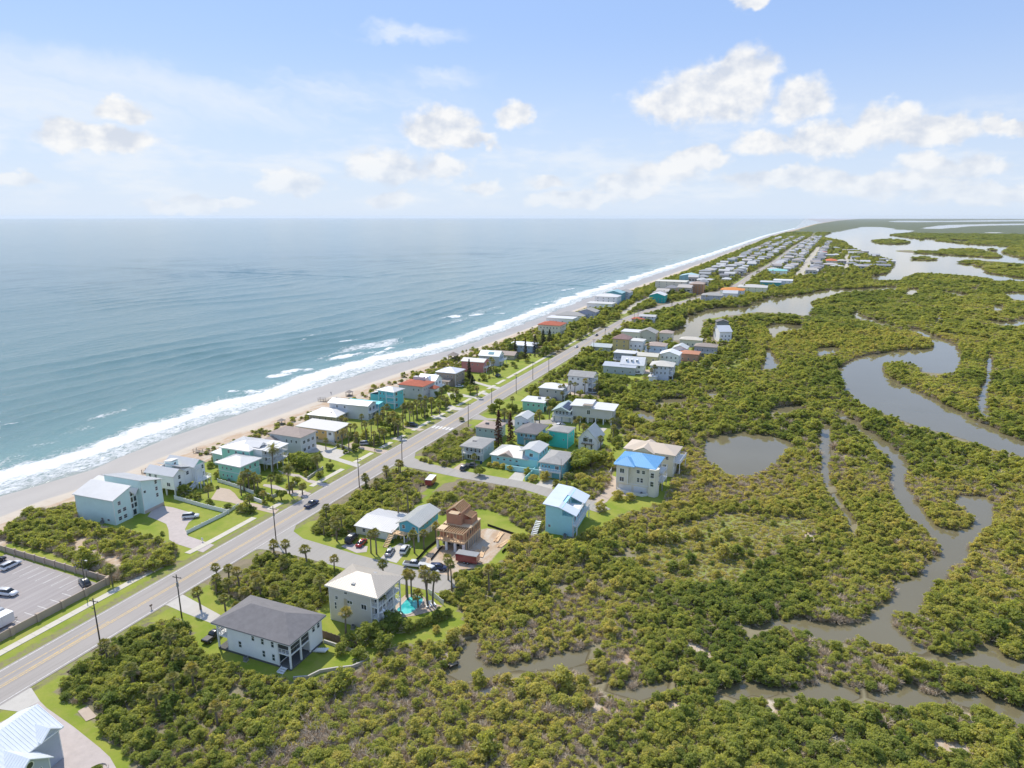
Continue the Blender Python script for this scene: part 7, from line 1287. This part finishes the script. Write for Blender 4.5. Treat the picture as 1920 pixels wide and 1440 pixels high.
fence('wooden_fence', 'grey board fence behind the low grey metal-roofed house', [(-112, 165), (-101, 166.5)], 1.7, WOODG, 1.4, .06, post=.08); fence('white_fence', 'white rail fence on the driveway ramp of the blue-roofed house', GP(zG([(1130,640),(1190,540),(1250,450)])), 1.1, WHITE, 2, .08, post=.12); fence('garden_wall', 'curved pale wall in front of the blue-roofed house garages', GP(zG([(1300,610),(1400,640),(1500,660),(1580,650),(1610,610)])), .9, WHITE, 2, .2, 'wall', .14); fence('white_fence', 'white picket fence round the swimming pool terrace', GP(Z(690, 1060, 7.2, [(820,380),(900,440),(1015,535)])), 1.3, WHITE, 1.6, .06, post=.08)
fence('garden_wall', 'aqua wall beside the driveway of the long aqua house', GP(zE([(870,1330),(960,1240),(1060,1130),(1150,1010)])), 1.5, AQUA, 2.6, .2, 'wall', 0)
# ------------------------------------------------------------------ swimming pool
pl = GP(Z(690, 1060, 7.2, [(390,595),(440,560),(480,510),(550,440),(620,415),(690,425),(740,455),(735,500),(700,545),(640,600),(580,650),(520,665),(450,655),(400,625)]))
def poolm():
    m, t, p = pmat('pool_water'); t.link(t.mix(t.smooth(t.noise(t.geo(), .22, 2), .4, .6), (0.02, 0.36, 0.36), (0.12, 0.60, 0.56)), p.inputs['Base Color']); p.inputs['Roughness'].default_value = .08; t.link(t.bump(t.noise(t.geo(), 2.2, 3), .15, .06), p.inputs['Normal']); return m
c_ = np.mean(pl, 0); pool = thing('swimming_pool', 'turquoise swimming pool with pale coping behind the tan three-storey house', 'swimming pool', (*c_, 0)); pr2 = smoothpoly(np.array(pl) - c_, 2)
MB().add([(x, y, .10) for x, y in pr2], [tuple(range(len(pr2)))]).build('water', poolm(), pool)
cp_ = MB(); k = len(pr2); o2 = pr2 * (1 + .45 / np.linalg.norm(pr2, axis=1))[:, None]
cp_.add([(x, y, .16) for x, y in pr2] + [(x, y, .16) for x, y in o2] + [(x, y, 0) for x, y in o2] + [(x, y, .05) for x, y in pr2], [(i, (i + 1) % k, k + (i + 1) % k, k + i)[::-1] for i in range(k)] + [(k + i, k + (i + 1) % k, 2 * k + (i + 1) % k, 2 * k + i) for i in range(k)] + [((i + 1) % k, i, 3 * k + i, 3 * k + (i + 1) % k) for i in range(k)]).build('coping', CONC, pool)
sheet('pool_terrace', GP(Z(690, 1060, 7.2, [(370,520),(500,400),(620,385),(760,430),(800,490),(1010,550),(900,610),(640,680),(500,700),(380,690)])), PAVERT, .05); CLEAR.append(pl)
def lounger(x, y, rz, lab):
    o = thing('sun_lounger', lab, 'sun lounger', (x, y, .05), rz, 'loungers on the pool terrace'); MB().box(-.32, .32, -.9, .5, .28, .36).build('seat', WHITE, o); MB().bar((0, .5, .33), (0, 1.0, .75), .64, .07, up=(0, -1, 1)).build('backrest', WHITE, o)
    for a in (-.28, .28):
        for b in (-.8, .4): MB().box(a - .03, a + .03, b - .03, b + .03, 0, .28).build('leg', WHITE, o)
for k in range(3): x, y = G(690 + (800 + k * 45) / 7.2, 1060 + (555 - k * 12) / 7.2); lounger(x, y, .6 + k * .15, ['white sun lounger nearest the pool edge', 'middle white sun lounger on the terrace', 'white sun lounger nearest the picket fence'][k])
# ------------------------------------------------------------------ dock, beach shelters, boardwalk
x, y = G(835, 1232); o = thing('boat_dock', 'weathered grey plank dock at the head of the near creek', 'dock', (x, y, .15), radians(-32))
for k in range(16): MB().box(-4.4 + k * .5, -3.94 + k * .5, -1.0, 1.0, .02 + .01 * (k % 3), .1 + .01 * (k % 3)).build('plank', WOODG, o)
for a in (-4.2, -1.4, 1.4, 3.4):
    for b in (-.95, .95): MB().box(a - .1, a + .1, b - .1, b + .1, -1.6, .45).build('pile', WOODP, o)
def shelter(u, v, s, lab):
    x, y = G(u, v, .4); o = thing('beach_shelter', lab, 'shelter', (x, y, float(gz(np.array(x), np.array(y))))); o.scale = (s, s, s)
    for a, b in ((-1.5, -1.5), (1.5, -1.5), (1.5, 1.5), (-1.5, 1.5)): MB().box(a - .1, a + .1, b - .1, b + .1, -.5, 2.6).build('post', WOODG, o)
    MB().add([(-2.1, -2.1, 2.55), (2.1, -2.1, 2.55), (2.1, 2.1, 2.55), (-2.1, 2.1, 2.55), (0, 0, 3.9)], [(3, 2, 1, 0), (0, 1, 4), (1, 2, 4), (2, 3, 4), (3, 0, 4)]).build('roof', SHB, o); MB().box(-1.7, 1.7, -1.7, 1.7, .5, .62).build('deck', WOODG, o); MB().bar((-1.6, -1.6, 1.4), (1.6, -1.6, 1.4), .08).build('railing', WOODG, o)
shelter(850, 676, 1.5, 'thatched brown beach shelter on posts beside the tan brick house'); shelter(655, 741, .8, 'small grey beach shelter above the white metal-roofed beach house'); shelter(528, 795, .7, 'tiny wooden shelter on the dune behind the grey taupe-roofed house')
def boardwalk(x0, x1, y, lab):
    o = thing('dune_boardwalk', lab, 'boardwalk', (x0, y, 0)); n = int((x1 - x0) / .8)
    for k in range(n): MB().box(k * .8, k * .8 + .74, -.8, .8, .62, .7).build('plank', WOODG, o)
    for s_ in (-.8, .8): MB().bar((0, s_, 1.6), (n * .8, s_, 1.6), .09).build('handrail', WOODG, o)
    for k in range(0, n + 1, 4):
        for s_ in (-.8, .8): MB().box(k * .8 - .08, k * .8 + .08, s_ - .08, s_ + .08, -.8, 1.6).build('post', WOODG, o)
boardwalk(-212, -199, 186, 'wooden boardwalk over the dune behind the large mint porch house'); boardwalk(-211, -198, 162, 'wooden boardwalk over the dune by the white many-gabled house'); boardwalk(-216, -202, 268, 'wooden boardwalk over the dune by the turquoise tower house')
# ------------------------------------------------------------------ utility poles, mailboxes, lamp posts
SHAFT = MB().tube([(0, 0, -.3), (0, 0, 11)], [.17, .11], 8).mesh('shaft', WOODP, True); ARM = MB().box(-1.2, 1.2, -.06, .06, 10.1, 10.25).mesh('crossarm', WOODP); INS = MB().tube([(0, 0, 0), (0, 0, .22)], .06, 6).mesh('insulator', GREYM); TRF = MB().tube([(0, 0, 8.2), (0, 0, 9.2)], [.26, .26], 10).mesh('transformer', GREYM)
PO = [((188,1206), 'utility pole nearest the lower left thicket'), ((341,1158), 'utility pole beside the driveway of the white grey-roofed house'), ((518,1016), 'utility pole on the corner of the nearest side street'), ((674,914), 'utility pole in the shrubs opposite the grey taupe-roofed house'), ((754,870), 'utility pole at the second side street corner'), ((878,800), 'utility pole at the crossing on the main road'), ((922,770), 'utility pole beside the bright mint house lot'), ((968,738), 'utility pole in front of the beige pyramid-roofed house'), ((999,712), 'utility pole by the white three-storey porch house'), ((1029,699), 'utility pole before the thicket past the porch house'), ((1134,640), 'utility pole by the low grey-green roofed house'), ((1113,665), 'utility pole at the edge of the road thicket'), ((1189,604), 'utility pole before the small red-roofed road house'), ((1196,600), 'utility pole just past the small red-roofed road house'), ((1052,905), 'slim pole in front of the sky blue garage house'), ((1119,925), 'slim pole beside the aqua balcony house')]
for k, ((u, v), lab) in enumerate(PO):
    x, y = G(u, v); o = thing('utility_pole', lab, 'utility pole', (x, y, 0), random.uniform(-.2, .2), 'wooden utility poles along the road'); o.rotation_euler = (random.uniform(-.015, .015), random.uniform(-.015, .015), .1); link('shaft', SHAFT, o)
    if k < 14:
        link('crossarm', ARM, o, (0, .12, 0)); 
        for dx in (-1.05, 0, 1.05): link('insulator', INS, o, (dx, .12, 10.25))
        if k % 3 == 1 or k in (2, 4): link('transformer', TRF, o, (.3, -.3, 0))
    else: o.scale = (.6, .6, .8)
x, y = -154.2, 98.5; o = thing('lamp_post', 'dark street lamp post behind the parking wall', 'lamp post', (x, y, 0)); MB().tube([(0, 0, 0), (0, 0, 9)], [.12, .08], 8).build('shaft', WOODP, o); MB().bar((0, 0, 8.8), (1.6, 0, 9.1), .08).build('arm', DARK, o); MB().box(1.4, 2.1, -.16, .16, 9.0, 9.18).build('lamp_head', GREYM, o)
def mailbox(u, v, mat, lab):
    x, y = G(u, v); o = thing('mailbox', lab, 'mailbox', (x, y, 0), 0, 'mailboxes along the road'); MB().box(-.06, .06, -.06, .06, 0, 1.0).build('post', WOODB, o); b = MB(); pts = [(-.16, 0), (.16, 0), (.16, .18)] + [(.16 * cos(a), .18 + .14 * sin(a)) for a in (.6, 1.2, 1.57, 1.95, 2.55)] + [(-.16, .18)]; k = len(pts); b.add([(px, -.3, 1 + pz) for px, pz in pts] + [(px, .3, 1 + pz) for px, pz in pts], [tuple(range(k - 1, -1, -1)), tuple(range(k, 2 * k))] + [(i, (i + 1) % k, k + (i + 1) % k, k + i) for i in range(k)]); b.build('box', mat, o)
mailbox(284, 1143, WOODB, 'brown mailbox at the road before the white grey-roofed house'); mailbox(718, 841, OFFW, 'white mailbox by the yellow house driveway'); mailbox(862, 762, OFFW, 'white mailbox near the crossing'); mailbox(130, 1268, WOODB, 'small marker post box in the lower left thicket edge'); mailbox(703, 848, WOODB, 'brown mailbox between the grey and yellow house driveways')
for (u, v, lab) in [(282, 1066, 'small white sign in the shrubs beside the sidewalk'), (380, 1016, 'small pale utility box on the verge lawn')]:
    x, y = G(u, v); o = thing('marker_sign', lab, 'sign', (x, y, 0)); MB().box(-.05, .05, -.05, .05, 0, 1.2).build('post', WHITE, o); MB().box(-.4, .4, -.09, -.055, .6, 1.3).build('board', WHITE, o)
# ------------------------------------------------------------------ vehicles
def loft(secs, mb, mi=0):
    """secs: (y, half width bottom, half width top, z bottom, z top) rings of eight points with softened shoulders"""
    o = len(mb.v)
    for (y, wb, wt_, zb, zt) in secs:
        hh = zt - zb
        for px, pz in ((-wb * .9, zb), (wb * .9, zb), (wb, zb + hh * .25), (wb * .5 + wt_ * .5, zb + hh * .72), (wt_ * .9, zt), (-wt_ * .9, zt), (-(wb * .5 + wt_ * .5), zb + hh * .72), (-wb, zb + hh * .25)): mb.v.append((px, y, pz))
    for i in range(len(secs) - 1):
        for j in range(8): a = o + i * 8 + j; b = o + i * 8 + (j + 1) % 8; mb.f.append((a, b, b + 8, a + 8)); mb.m.append(mi)
    mb.f.append(tuple(range(o + 7, o - 1, -1))); mb.m.append(mi); e = o + (len(secs) - 1) * 8; mb.f.append(tuple(range(e, e + 8))); mb.m.append(mi); return mb
WHEELT = MB().tube([(-.12, 0, 0), (-.11, 0, 0), (.11, 0, 0), (.12, 0, 0)], [.28, .34, .34, .28], 14).mesh('tyre', TYRE, True); WHEELR = MB().tube([(-.125, 0, 0), (.125, 0, 0)], .2, 10).mesh('rim', RIM, True)
SPEC = {'sedan': (4.7, [(-2.35,.72,.66,.42,.72),(-2.2,.85,.78,.28,.90),(-1.5,.9,.82,.25,.98),(-.2,.9,.84,.25,.96),(.9,.9,.82,.25,.95),(1.9,.87,.74,.27,.82),(2.3,.72,.62,.36,.66)], [(-1.75,.78,.70,.94,.98),(-1.05,.80,.60,.93,1.38),(.05,.80,.60,.92,1.42),(.55,.80,.60,.92,1.36),(1.25,.78,.7,.9,.95)], [(-1.02,.56,.5,1.37,1.41),(.05,.56,.5,1.41,1.46),(.5,.55,.48,1.35,1.40)], (-1.45, 1.45)),
 'suv': (4.9, [(-2.45,.78,.72,.45,.95),(-2.35,.93,.86,.32,1.08),(-1.5,.96,.88,.3,1.12),(.8,.96,.88,.3,1.10),(1.9,.94,.82,.32,1.02),(2.42,.8,.7,.42,.84)], [(-2.32,.84,.70,1.08,1.12),(-2.1,.85,.66,1.06,1.66),(0,.85,.66,1.06,1.74),(.55,.85,.66,1.05,1.66),(1.2,.84,.76,1.04,1.08)], [(-2.1,.62,.56,1.65,1.70),(0,.62,.56,1.73,1.78),(.5,.6,.54,1.65,1.70)], (-1.5, 1.5)),
 'pickup': (5.7, [(-2.85,.9,.86,.5,1.05),(-2.75,.96,.92,.4,1.12),(-.9,.96,.92,.38,1.12),(-.85,.96,.9,.35,1.15),(1.2,.96,.9,.35,1.14),(2.3,.95,.84,.38,1.08),(2.8,.82,.74,.46,.92)], [(-.95,.84,.7,1.12,1.16),(-.75,.85,.66,1.1,1.74),(.3,.85,.66,1.1,1.8),(.8,.85,.66,1.1,1.7),(1.4,.84,.76,1.1,1.14)], [(-.75,.62,.56,1.73,1.78),(.3,.62,.56,1.79,1.84),(.75,.6,.54,1.69,1.74)], (-1.85, 1.75)),
 'van': (5.6, [(-2.8,.9,.86,.42,1.2),(-2.7,.98,.94,.35,1.35),(1.4,.98,.92,.33,1.3),(2.2,.96,.86,.35,1.05),(2.75,.84,.74,.45,.9)], [(-2.7,.9,.8,1.3,1.36),(-2.6,.92,.78,1.3,2.0),(1.0,.92,.78,1.28,2.05),(1.3,.92,.78,1.26,1.9),(1.95,.9,.8,1.1,1.2)], [(-2.62,.76,.7,1.99,2.05),(1.0,.76,.7,2.04,2.1),(1.25,.74,.66,1.9,1.96)], (-1.75, 1.75))}
CARGLASS = surf('car_glass', (0.02, 0.025, 0.03), .1, spec=.7); CARN = {}
def car(kind, col, colname, x, y, heading, label, group='cars and trucks', z=0.045, cat=None):
    L, body, cab, roof, ax = SPEC[kind]; paint = carpaint('paint_' + colname, col); key = (kind, colname)
    if key not in CARN:
        b = loft(body, MB()).mesh('body', paint, True); g = loft(cab, MB()).mesh('window_glass', CARGLASS, True); r = loft(roof, MB()).mesh('roof', paint, True); CARN[key] = (b, g, r)
    b, g, r = CARN[key]; o = thing({'sedan': 'sedan_car', 'suv': 'suv_car', 'pickup': 'pickup_truck', 'van': 'van'}[kind], label, cat or {'sedan': 'car', 'suv': 'suv', 'pickup': 'pickup truck', 'van': 'van'}[kind], (x, y, z), radians(heading), group)
    link('body', b, o); link('window_glass', g, o); link('roof', r, o)
    if kind == 'pickup': MB().box(-.8, .8, -2.6, -1.0, 1.1, 1.125).build('cargo_bed', DARK, o)
    for wx in (-.84, .84):
        for wy in ax: wh = link('wheel', WHEELT, o, (wx, wy, .34)); link('rim', WHEELR, wh)
    for wx in (-.6, .6): MB().box(wx - .18, wx + .18, L / 2 - .14, L / 2 - .04, .62, .76).build('headlight', LAMPW, o); MB().box(wx - .16, wx + .16, -L / 2 + .02, -L / 2 + .1, .72, .9).build('tail_light', LAMPR, o)
    return o
WH = (0.74, 0.74, 0.74); BK = (0.02, 0.02, 0.022); NV = (0.03, 0.045, 0.11); RD = (0.42, 0.03, 0.03); SV = (0.45, 0.46, 0.47); DG = (0.08, 0.085, 0.09)
def cpx(kind, col, cn, u, v, hd, lab, **k): x, y = G(u, v); return car(kind, col, cn, x, y, hd, lab, **k)
car('pickup', NV, 'navy', -136.4, 162, 0, 'navy blue pickup truck driving on the main road'); cpx('suv', WH, 'white', 358, 971, -55, 'white suv parked on the paver drive of the mint house'); cpx('pickup', BK, 'black', 402, 1196, 0, 'black pickup truck parked beside the white grey-roofed house')
car('suv', WH, 'white', -184.5, 99.6, 3, 'white suv parked at the back wall of the beach car park'); car('suv', BK, 'black', -190.5, 99.4, 2, 'black suv beside the white one in the beach car park'); car('suv', WH, 'white', -171, 90.5, -78, 'white suv standing in the middle of the beach car park'); car('suv', SV, 'silver', -166.5, 84.5, -82, 'silver-white suv cut by the picture edge in the beach car park'); car('suv', DG, 'dark_grey', -158.2, 101.0, 70, 'dark vehicle in the corner of the beach car park')
cpx('van', BK, 'black', 660, 1014, 8, 'black van parked beside the low grey metal-roofed house'); cpx('sedan', RD, 'red', 678, 1021, 8, 'red sedan parked next to the black van'); cpx('sedan', SV, 'silver', 731, 1038, 14, 'silver sedan on the driveway below the blue cottage'); cpx('suv', WH, 'white', 759, 1034, 14, 'white suv on the driveway beside the silver sedan')
cpx('pickup', WH, 'white', 776, 1062, -78, 'white pickup truck at the street end by the building site'); cpx('van', WH, 'white', 806, 1074, -100, 'white work van behind the white pickup at the building site'); cpx('suv', NV, 'navy', 823, 1068, -72, 'navy suv parked on the sand of the building site')
cpx('suv', DG, 'dark_grey', 774, 799, -80, 'dark suv on the driveway of the turquoise tower house'); cpx('suv', BK, 'black', 572, 838, 90, 'black suv under the palms by the grey taupe-roofed house'); cpx('suv', SV, 'silver', 686, 834, -60, 'silver suv beside the palms of the yellow house'); cpx('sedan', WH, 'white', 862, 726, -60, 'white sedan in front of the tan brick house'); cpx('suv', DG, 'dark_grey', 934, 706, 0, 'dark suv on the drive by the salmon pink house'); cpx('pickup', DG, 'dark_grey', 886, 876, -85, 'dark grey pickup truck by the grey porch box house'); cpx('suv', DG, 'dark_grey', 871, 880, 0, 'dark suv on the drive of the grey porch box house'); cpx('suv', WH, 'white', 1048, 800, 0, 'white suv in front of the solar panel house'); cpx('sedan', SV, 'silver', 1110, 738, -80, 'silver sedan on the paved court below the white dormer house'); cpx('suv', WH, 'white', 1196, 702, -70, 'white suv in the yard of the grey-blue yard house'); cpx('pickup', DG, 'dark_grey', 1199, 695, -70, 'dark grey pickup in the yard of the grey-blue yard house'); cpx('pickup', BK, 'black', 1040, 752, 30, 'black covered pickup near the solar panel house')
for y, dx, c, cn, lab in ((455, -1.9, WH, 'white', 'white sedan approaching on the far stretch of main road'), (508, -1.9, BK, 'black', 'black car farther along the main road')): car('sedan', c, cn, float(road_c(y)) + dx, y, 180, lab)
def trailer(x, y, rz, L, W_, H_, mat, rmat, label, name='box_trailer', group=None):
    o = thing(name, label, 'trailer', (x, y, 0), radians(rz), group); MB().box(-W_ / 2, W_ / 2, -L / 2, L / 2, .6, H_).build('body', mat, o); MB().box(-W_ / 2 - .04, W_ / 2 + .04, -L / 2 - .04, L / 2 + .04, H_ + .003, H_ + .12).build('roof', rmat, o); MB().bar((-.7, L / 2, .5), (0, L / 2 + 1.3, .5), .1).bar((.7, L / 2, .5), (0, L / 2 + 1.3, .5), .1).build('tow_bar', DARK, o)
    for k in range(1, 4): MB().box(W_ / 2, W_ / 2 + .03, -L / 2 + L * k / 4 - .03, -L / 2 + L * k / 4 + .03, .65, H_ - .05).build('side_rib', mat, o)
    for s_ in (-1, 1):
        for yy in (-.5, .5): wh = link('wheel', WHEELT, o, (s_ * (W_ / 2 - .05), yy, .34)); link('rim', WHEELR, wh)
REDP = carpaint('trailer_red', (0.32, 0.035, 0.04))
x, y = G(808, 908); trailer(x, y, 10, 5.0, 2.4, 2.5, REDP, WHITE, 'red trailer with a white roof alone on the grass clearing'); x, y = G(877, 1054); trailer(x, y, -86, 6.0, 2.5, 2.6, carpaint('trailer_dark_red', (0.22, 0.02, 0.035)), GREYM, 'dark red trailer on the sand beside the half-built house'); trailer(-158.4, 78.5, 0, 10, 2.5, 2.9, carpaint('trailer_white', (0.72, 0.72, 0.70)), WHITE, 'white box trailer parked along the inside of the parking wall'); x, y = G(1044, 803)
# ------------------------------------------------------------------ people on the beach (one skinned body each)
def person(u, v, label, shirt, z=None, sc_=1.0, arm=0.3):
    x, y = G(u, v, -1.0); J = [(0, 0, .95), (0, 0, 1.2), (0, 0, 1.42), (0, .02, 1.52), (0, .02, 1.66), (.2, 0, 1.4), (.2 + arm * .6, .05, 1.14), (.18 + arm * .9, .14, .92), (-.2, 0, 1.4), (-.26, .05, 1.14), (-.27, .12, .9), (.1, 0, .88), (.12, .05, .48), (.12, 0, .06), (.12, .14, .03), (-.1, 0, .88), (-.13, .1, .5), (-.14, -.05, .06), (-.14, .1, .03)]
    E = [(0, 1), (1, 2), (2, 3), (3, 4), (2, 5), (5, 6), (6, 7), (2, 8), (8, 9), (9, 10), (0, 11), (11, 12), (12, 13), (13, 14), (0, 15), (15, 16), (16, 17), (17, 18)]; RD_ = [.15, .14, .15, .06, .11, .07, .05, .04, .07, .05, .04, .1, .065, .045, .04, .1, .065, .045, .04]
    me = bpy.data.meshes.new('person'); me.from_pydata(J, E, []); me.materials.append(shirt); o = link('person', me, None, (x, y, z if z is not None else float(gz(np.array(x), np.array(y)))), random.uniform(0, 6), (sc_,) * 3, label, 'person', 'people on the beach')
    md = o.modifiers.new('skin', 'SKIN'); o.modifiers.new('subdivision', 'SUBSURF').levels = 1
    for i, r in enumerate(RD_): me.skin_vertices[0].data[i].radius = (r, r * .8)
    me.skin_vertices[0].data[0].use_root = True
CLO = [surf('cloth_%d' % i, c, .9) for i, c in enumerate(((.05, .05, .07), (.25, .12, .09), (.1, .16, .25), (.3, .25, .2)))]
person(624, 756, 'person in dark clothes standing at the dune edge by the white metal-roofed beach house', CLO[0]); person(627, 755, 'person in reddish clothes next to the one in dark clothes', CLO[1]); person(632, 753, 'person in blue clothes a few steps up the beach from the pair', CLO[2]); person(621, 742, 'lone person in dark clothes walking on the wet sand', CLO[0]); person(767, 676, 'lone dark figure standing in the surf', CLO[0], -2.0); person(911, 587, 'surfer in dark clothes on the breaking wave', CLO[0], -1.4)
# ------------------------------------------------------------------ far mangrove canopy: a rough green sheet over the islands beyond the scattered trees
FX = axis(-100, 900, 42, -100, 20000, .03); FY = axis(3300, 9000, 55, 3300, 38000, .02); fx, fy = np.meshgrid(FX, FY); fp = np.stack([fx.ravel(), fy.ravel()], 1)
land = ~in_water(fp) & (np.hypot(fp[:, 0], fp[:, 1]) > 4300) & (fp[:, 0] > Vline(fp[:, 1]) + 25)
hz2 = np.where(land, .6 + 1.8 * rng.uniform(0, 1, len(fp)), -1.8); i2 = np.arange(len(fp)).reshape(fx.shape); F = np.stack([i2[:-1, :-1], i2[:-1, 1:], i2[1:, 1:], i2[1:, :-1]], -1).reshape(-1, 4); F = F[land[F].any(1)]
def canopym():
    m, t, p = pmat('far_canopy'); n1 = t.noise(t.geo(), .02, 5, .7); t.link(t.mix(n1, (0.06, 0.08, 0.04), (0.14, 0.155, 0.075)), p.inputs['Base Color']); p.inputs['Roughness'].default_value = .9; t.link(t.bump(t.noise(t.geo(), .12, 4), 1.0, 3.0), p.inputs['Normal']); return m
link('far_mangrove_canopy', npmesh('far_mangrove_canopy', np.column_stack([fp, hz2]), F, canopym(), True), kind='stuff', label='low dark green mangrove wood on the horizon behind the bay', cat='mangroves')
# ------------------------------------------------------------------ air
hz3 = MB().box(-47000, 48000, -4000, 47000, -10, 140).mesh('haze', bpy.data.materials.new('haze_air')); hm = hz3.materials[0]; hm.use_nodes = True; t = NT(hm.node_tree); t.n.clear()
pv = t.new('ShaderNodeVolumePrincipled'); pv.inputs['Color'].default_value = (0.80, 0.88, 1.0, 1); pv.inputs['Density'].default_value = 1.4e-5; pv.inputs['Anisotropy'].default_value = 0.2; oo = t.new('ShaderNodeOutputMaterial'); t.link(pv.outputs[0], oo.inputs['Volume'])
hm.cycles.homogeneous_volume = True
link('haze', hz3, kind='stuff')

# ------------------------------------------------------------------ small yard things: air conditioners, bins
def ac_unit(x, y, lab):
    o = thing('air_conditioner', lab, 'air conditioner', (x, y, 0), random.uniform(-.1, .1), 'outdoor air conditioners'); MB().box(-.45, .45, -.45, .45, 0, .12).build('base', CONC, o); MB().box(-.38, .38, -.38, .38, .12, .95).build('body', GREYM, o); MB().tube([(0, 0, .95), (0, 0, 1.0)], .3, 12).build('fan_grille', DARK, o)
def bin_(x, y, mat, lab):
    o = thing('wheeled_bin', lab, 'bin', (x, y, 0), random.uniform(-.4, .4), 'wheeled bins'); MB().add([(-.24, -.26, .08), (.24, -.26, .08), (.24, .26, .08), (-.24, .26, .08), (-.3, -.34, 1.0), (.3, -.34, 1.0), (.3, .34, 1.0), (-.3, .34, 1.0)], [(3, 2, 1, 0), (4, 5, 6, 7), (0, 1, 5, 4), (1, 2, 6, 5), (2, 3, 7, 6), (3, 0, 4, 7)]).build('body', mat, o); MB().box(-.32, .32, -.36, .36, 1.003, 1.08).build('lid', mat, o)
    for s_ in (-.26, .26): MB().tube([(s_ - .03, .3, .1), (s_ + .03, .3, .1)], .1, 8).build('wheel', TYRE, o)
GRB = surf('green_bin', (.03, .10, .05), .5); BLB = surf('blue_bin', (.03, .08, .2), .5)
for x, y, nm in [(-98.5, 93.0, 'white grey-roofed house'), (-84.5, 111.0, 'tan three-storey pool house'), (-95.5, 152.0, 'bright blue cottage'), (-40.5, 211.0, 'cream blue-roofed house'), (-88.0, 218.6, 'long aqua house'), (-186.5, 127.2, 'mint butterfly-roofed house'), (-176.5, 167.6, 'mint hip-roofed house'), (-172.5, 215.2, 'yellow flat-roofed house'), (-54.5, 172.2, 'aqua balcony house')]: ac_unit(x, y, 'grey outdoor air conditioner against the wall of the ' + nm)
for x, y, m_, nm in [(-110.2, 100.5, GRB, 'green wheeled bin near the porch of the white grey-roofed house'), (-110.0, 101.5, BLB, 'blue wheeled bin near the porch of the white grey-roofed house'), (-98.8, 150.0, GRB, 'green wheeled bin by the low grey metal-roofed house'), (-102.2, 217.2, BLB, 'blue wheeled bin by the grey porch box house'), (-69.0, 212.8, GRB, 'green wheeled bin by the sky blue garage house'), (-166.9, 215.4, GRB, 'green wheeled bin by the yellow flat-roofed house')]: bin_(x, y, m_, nm)
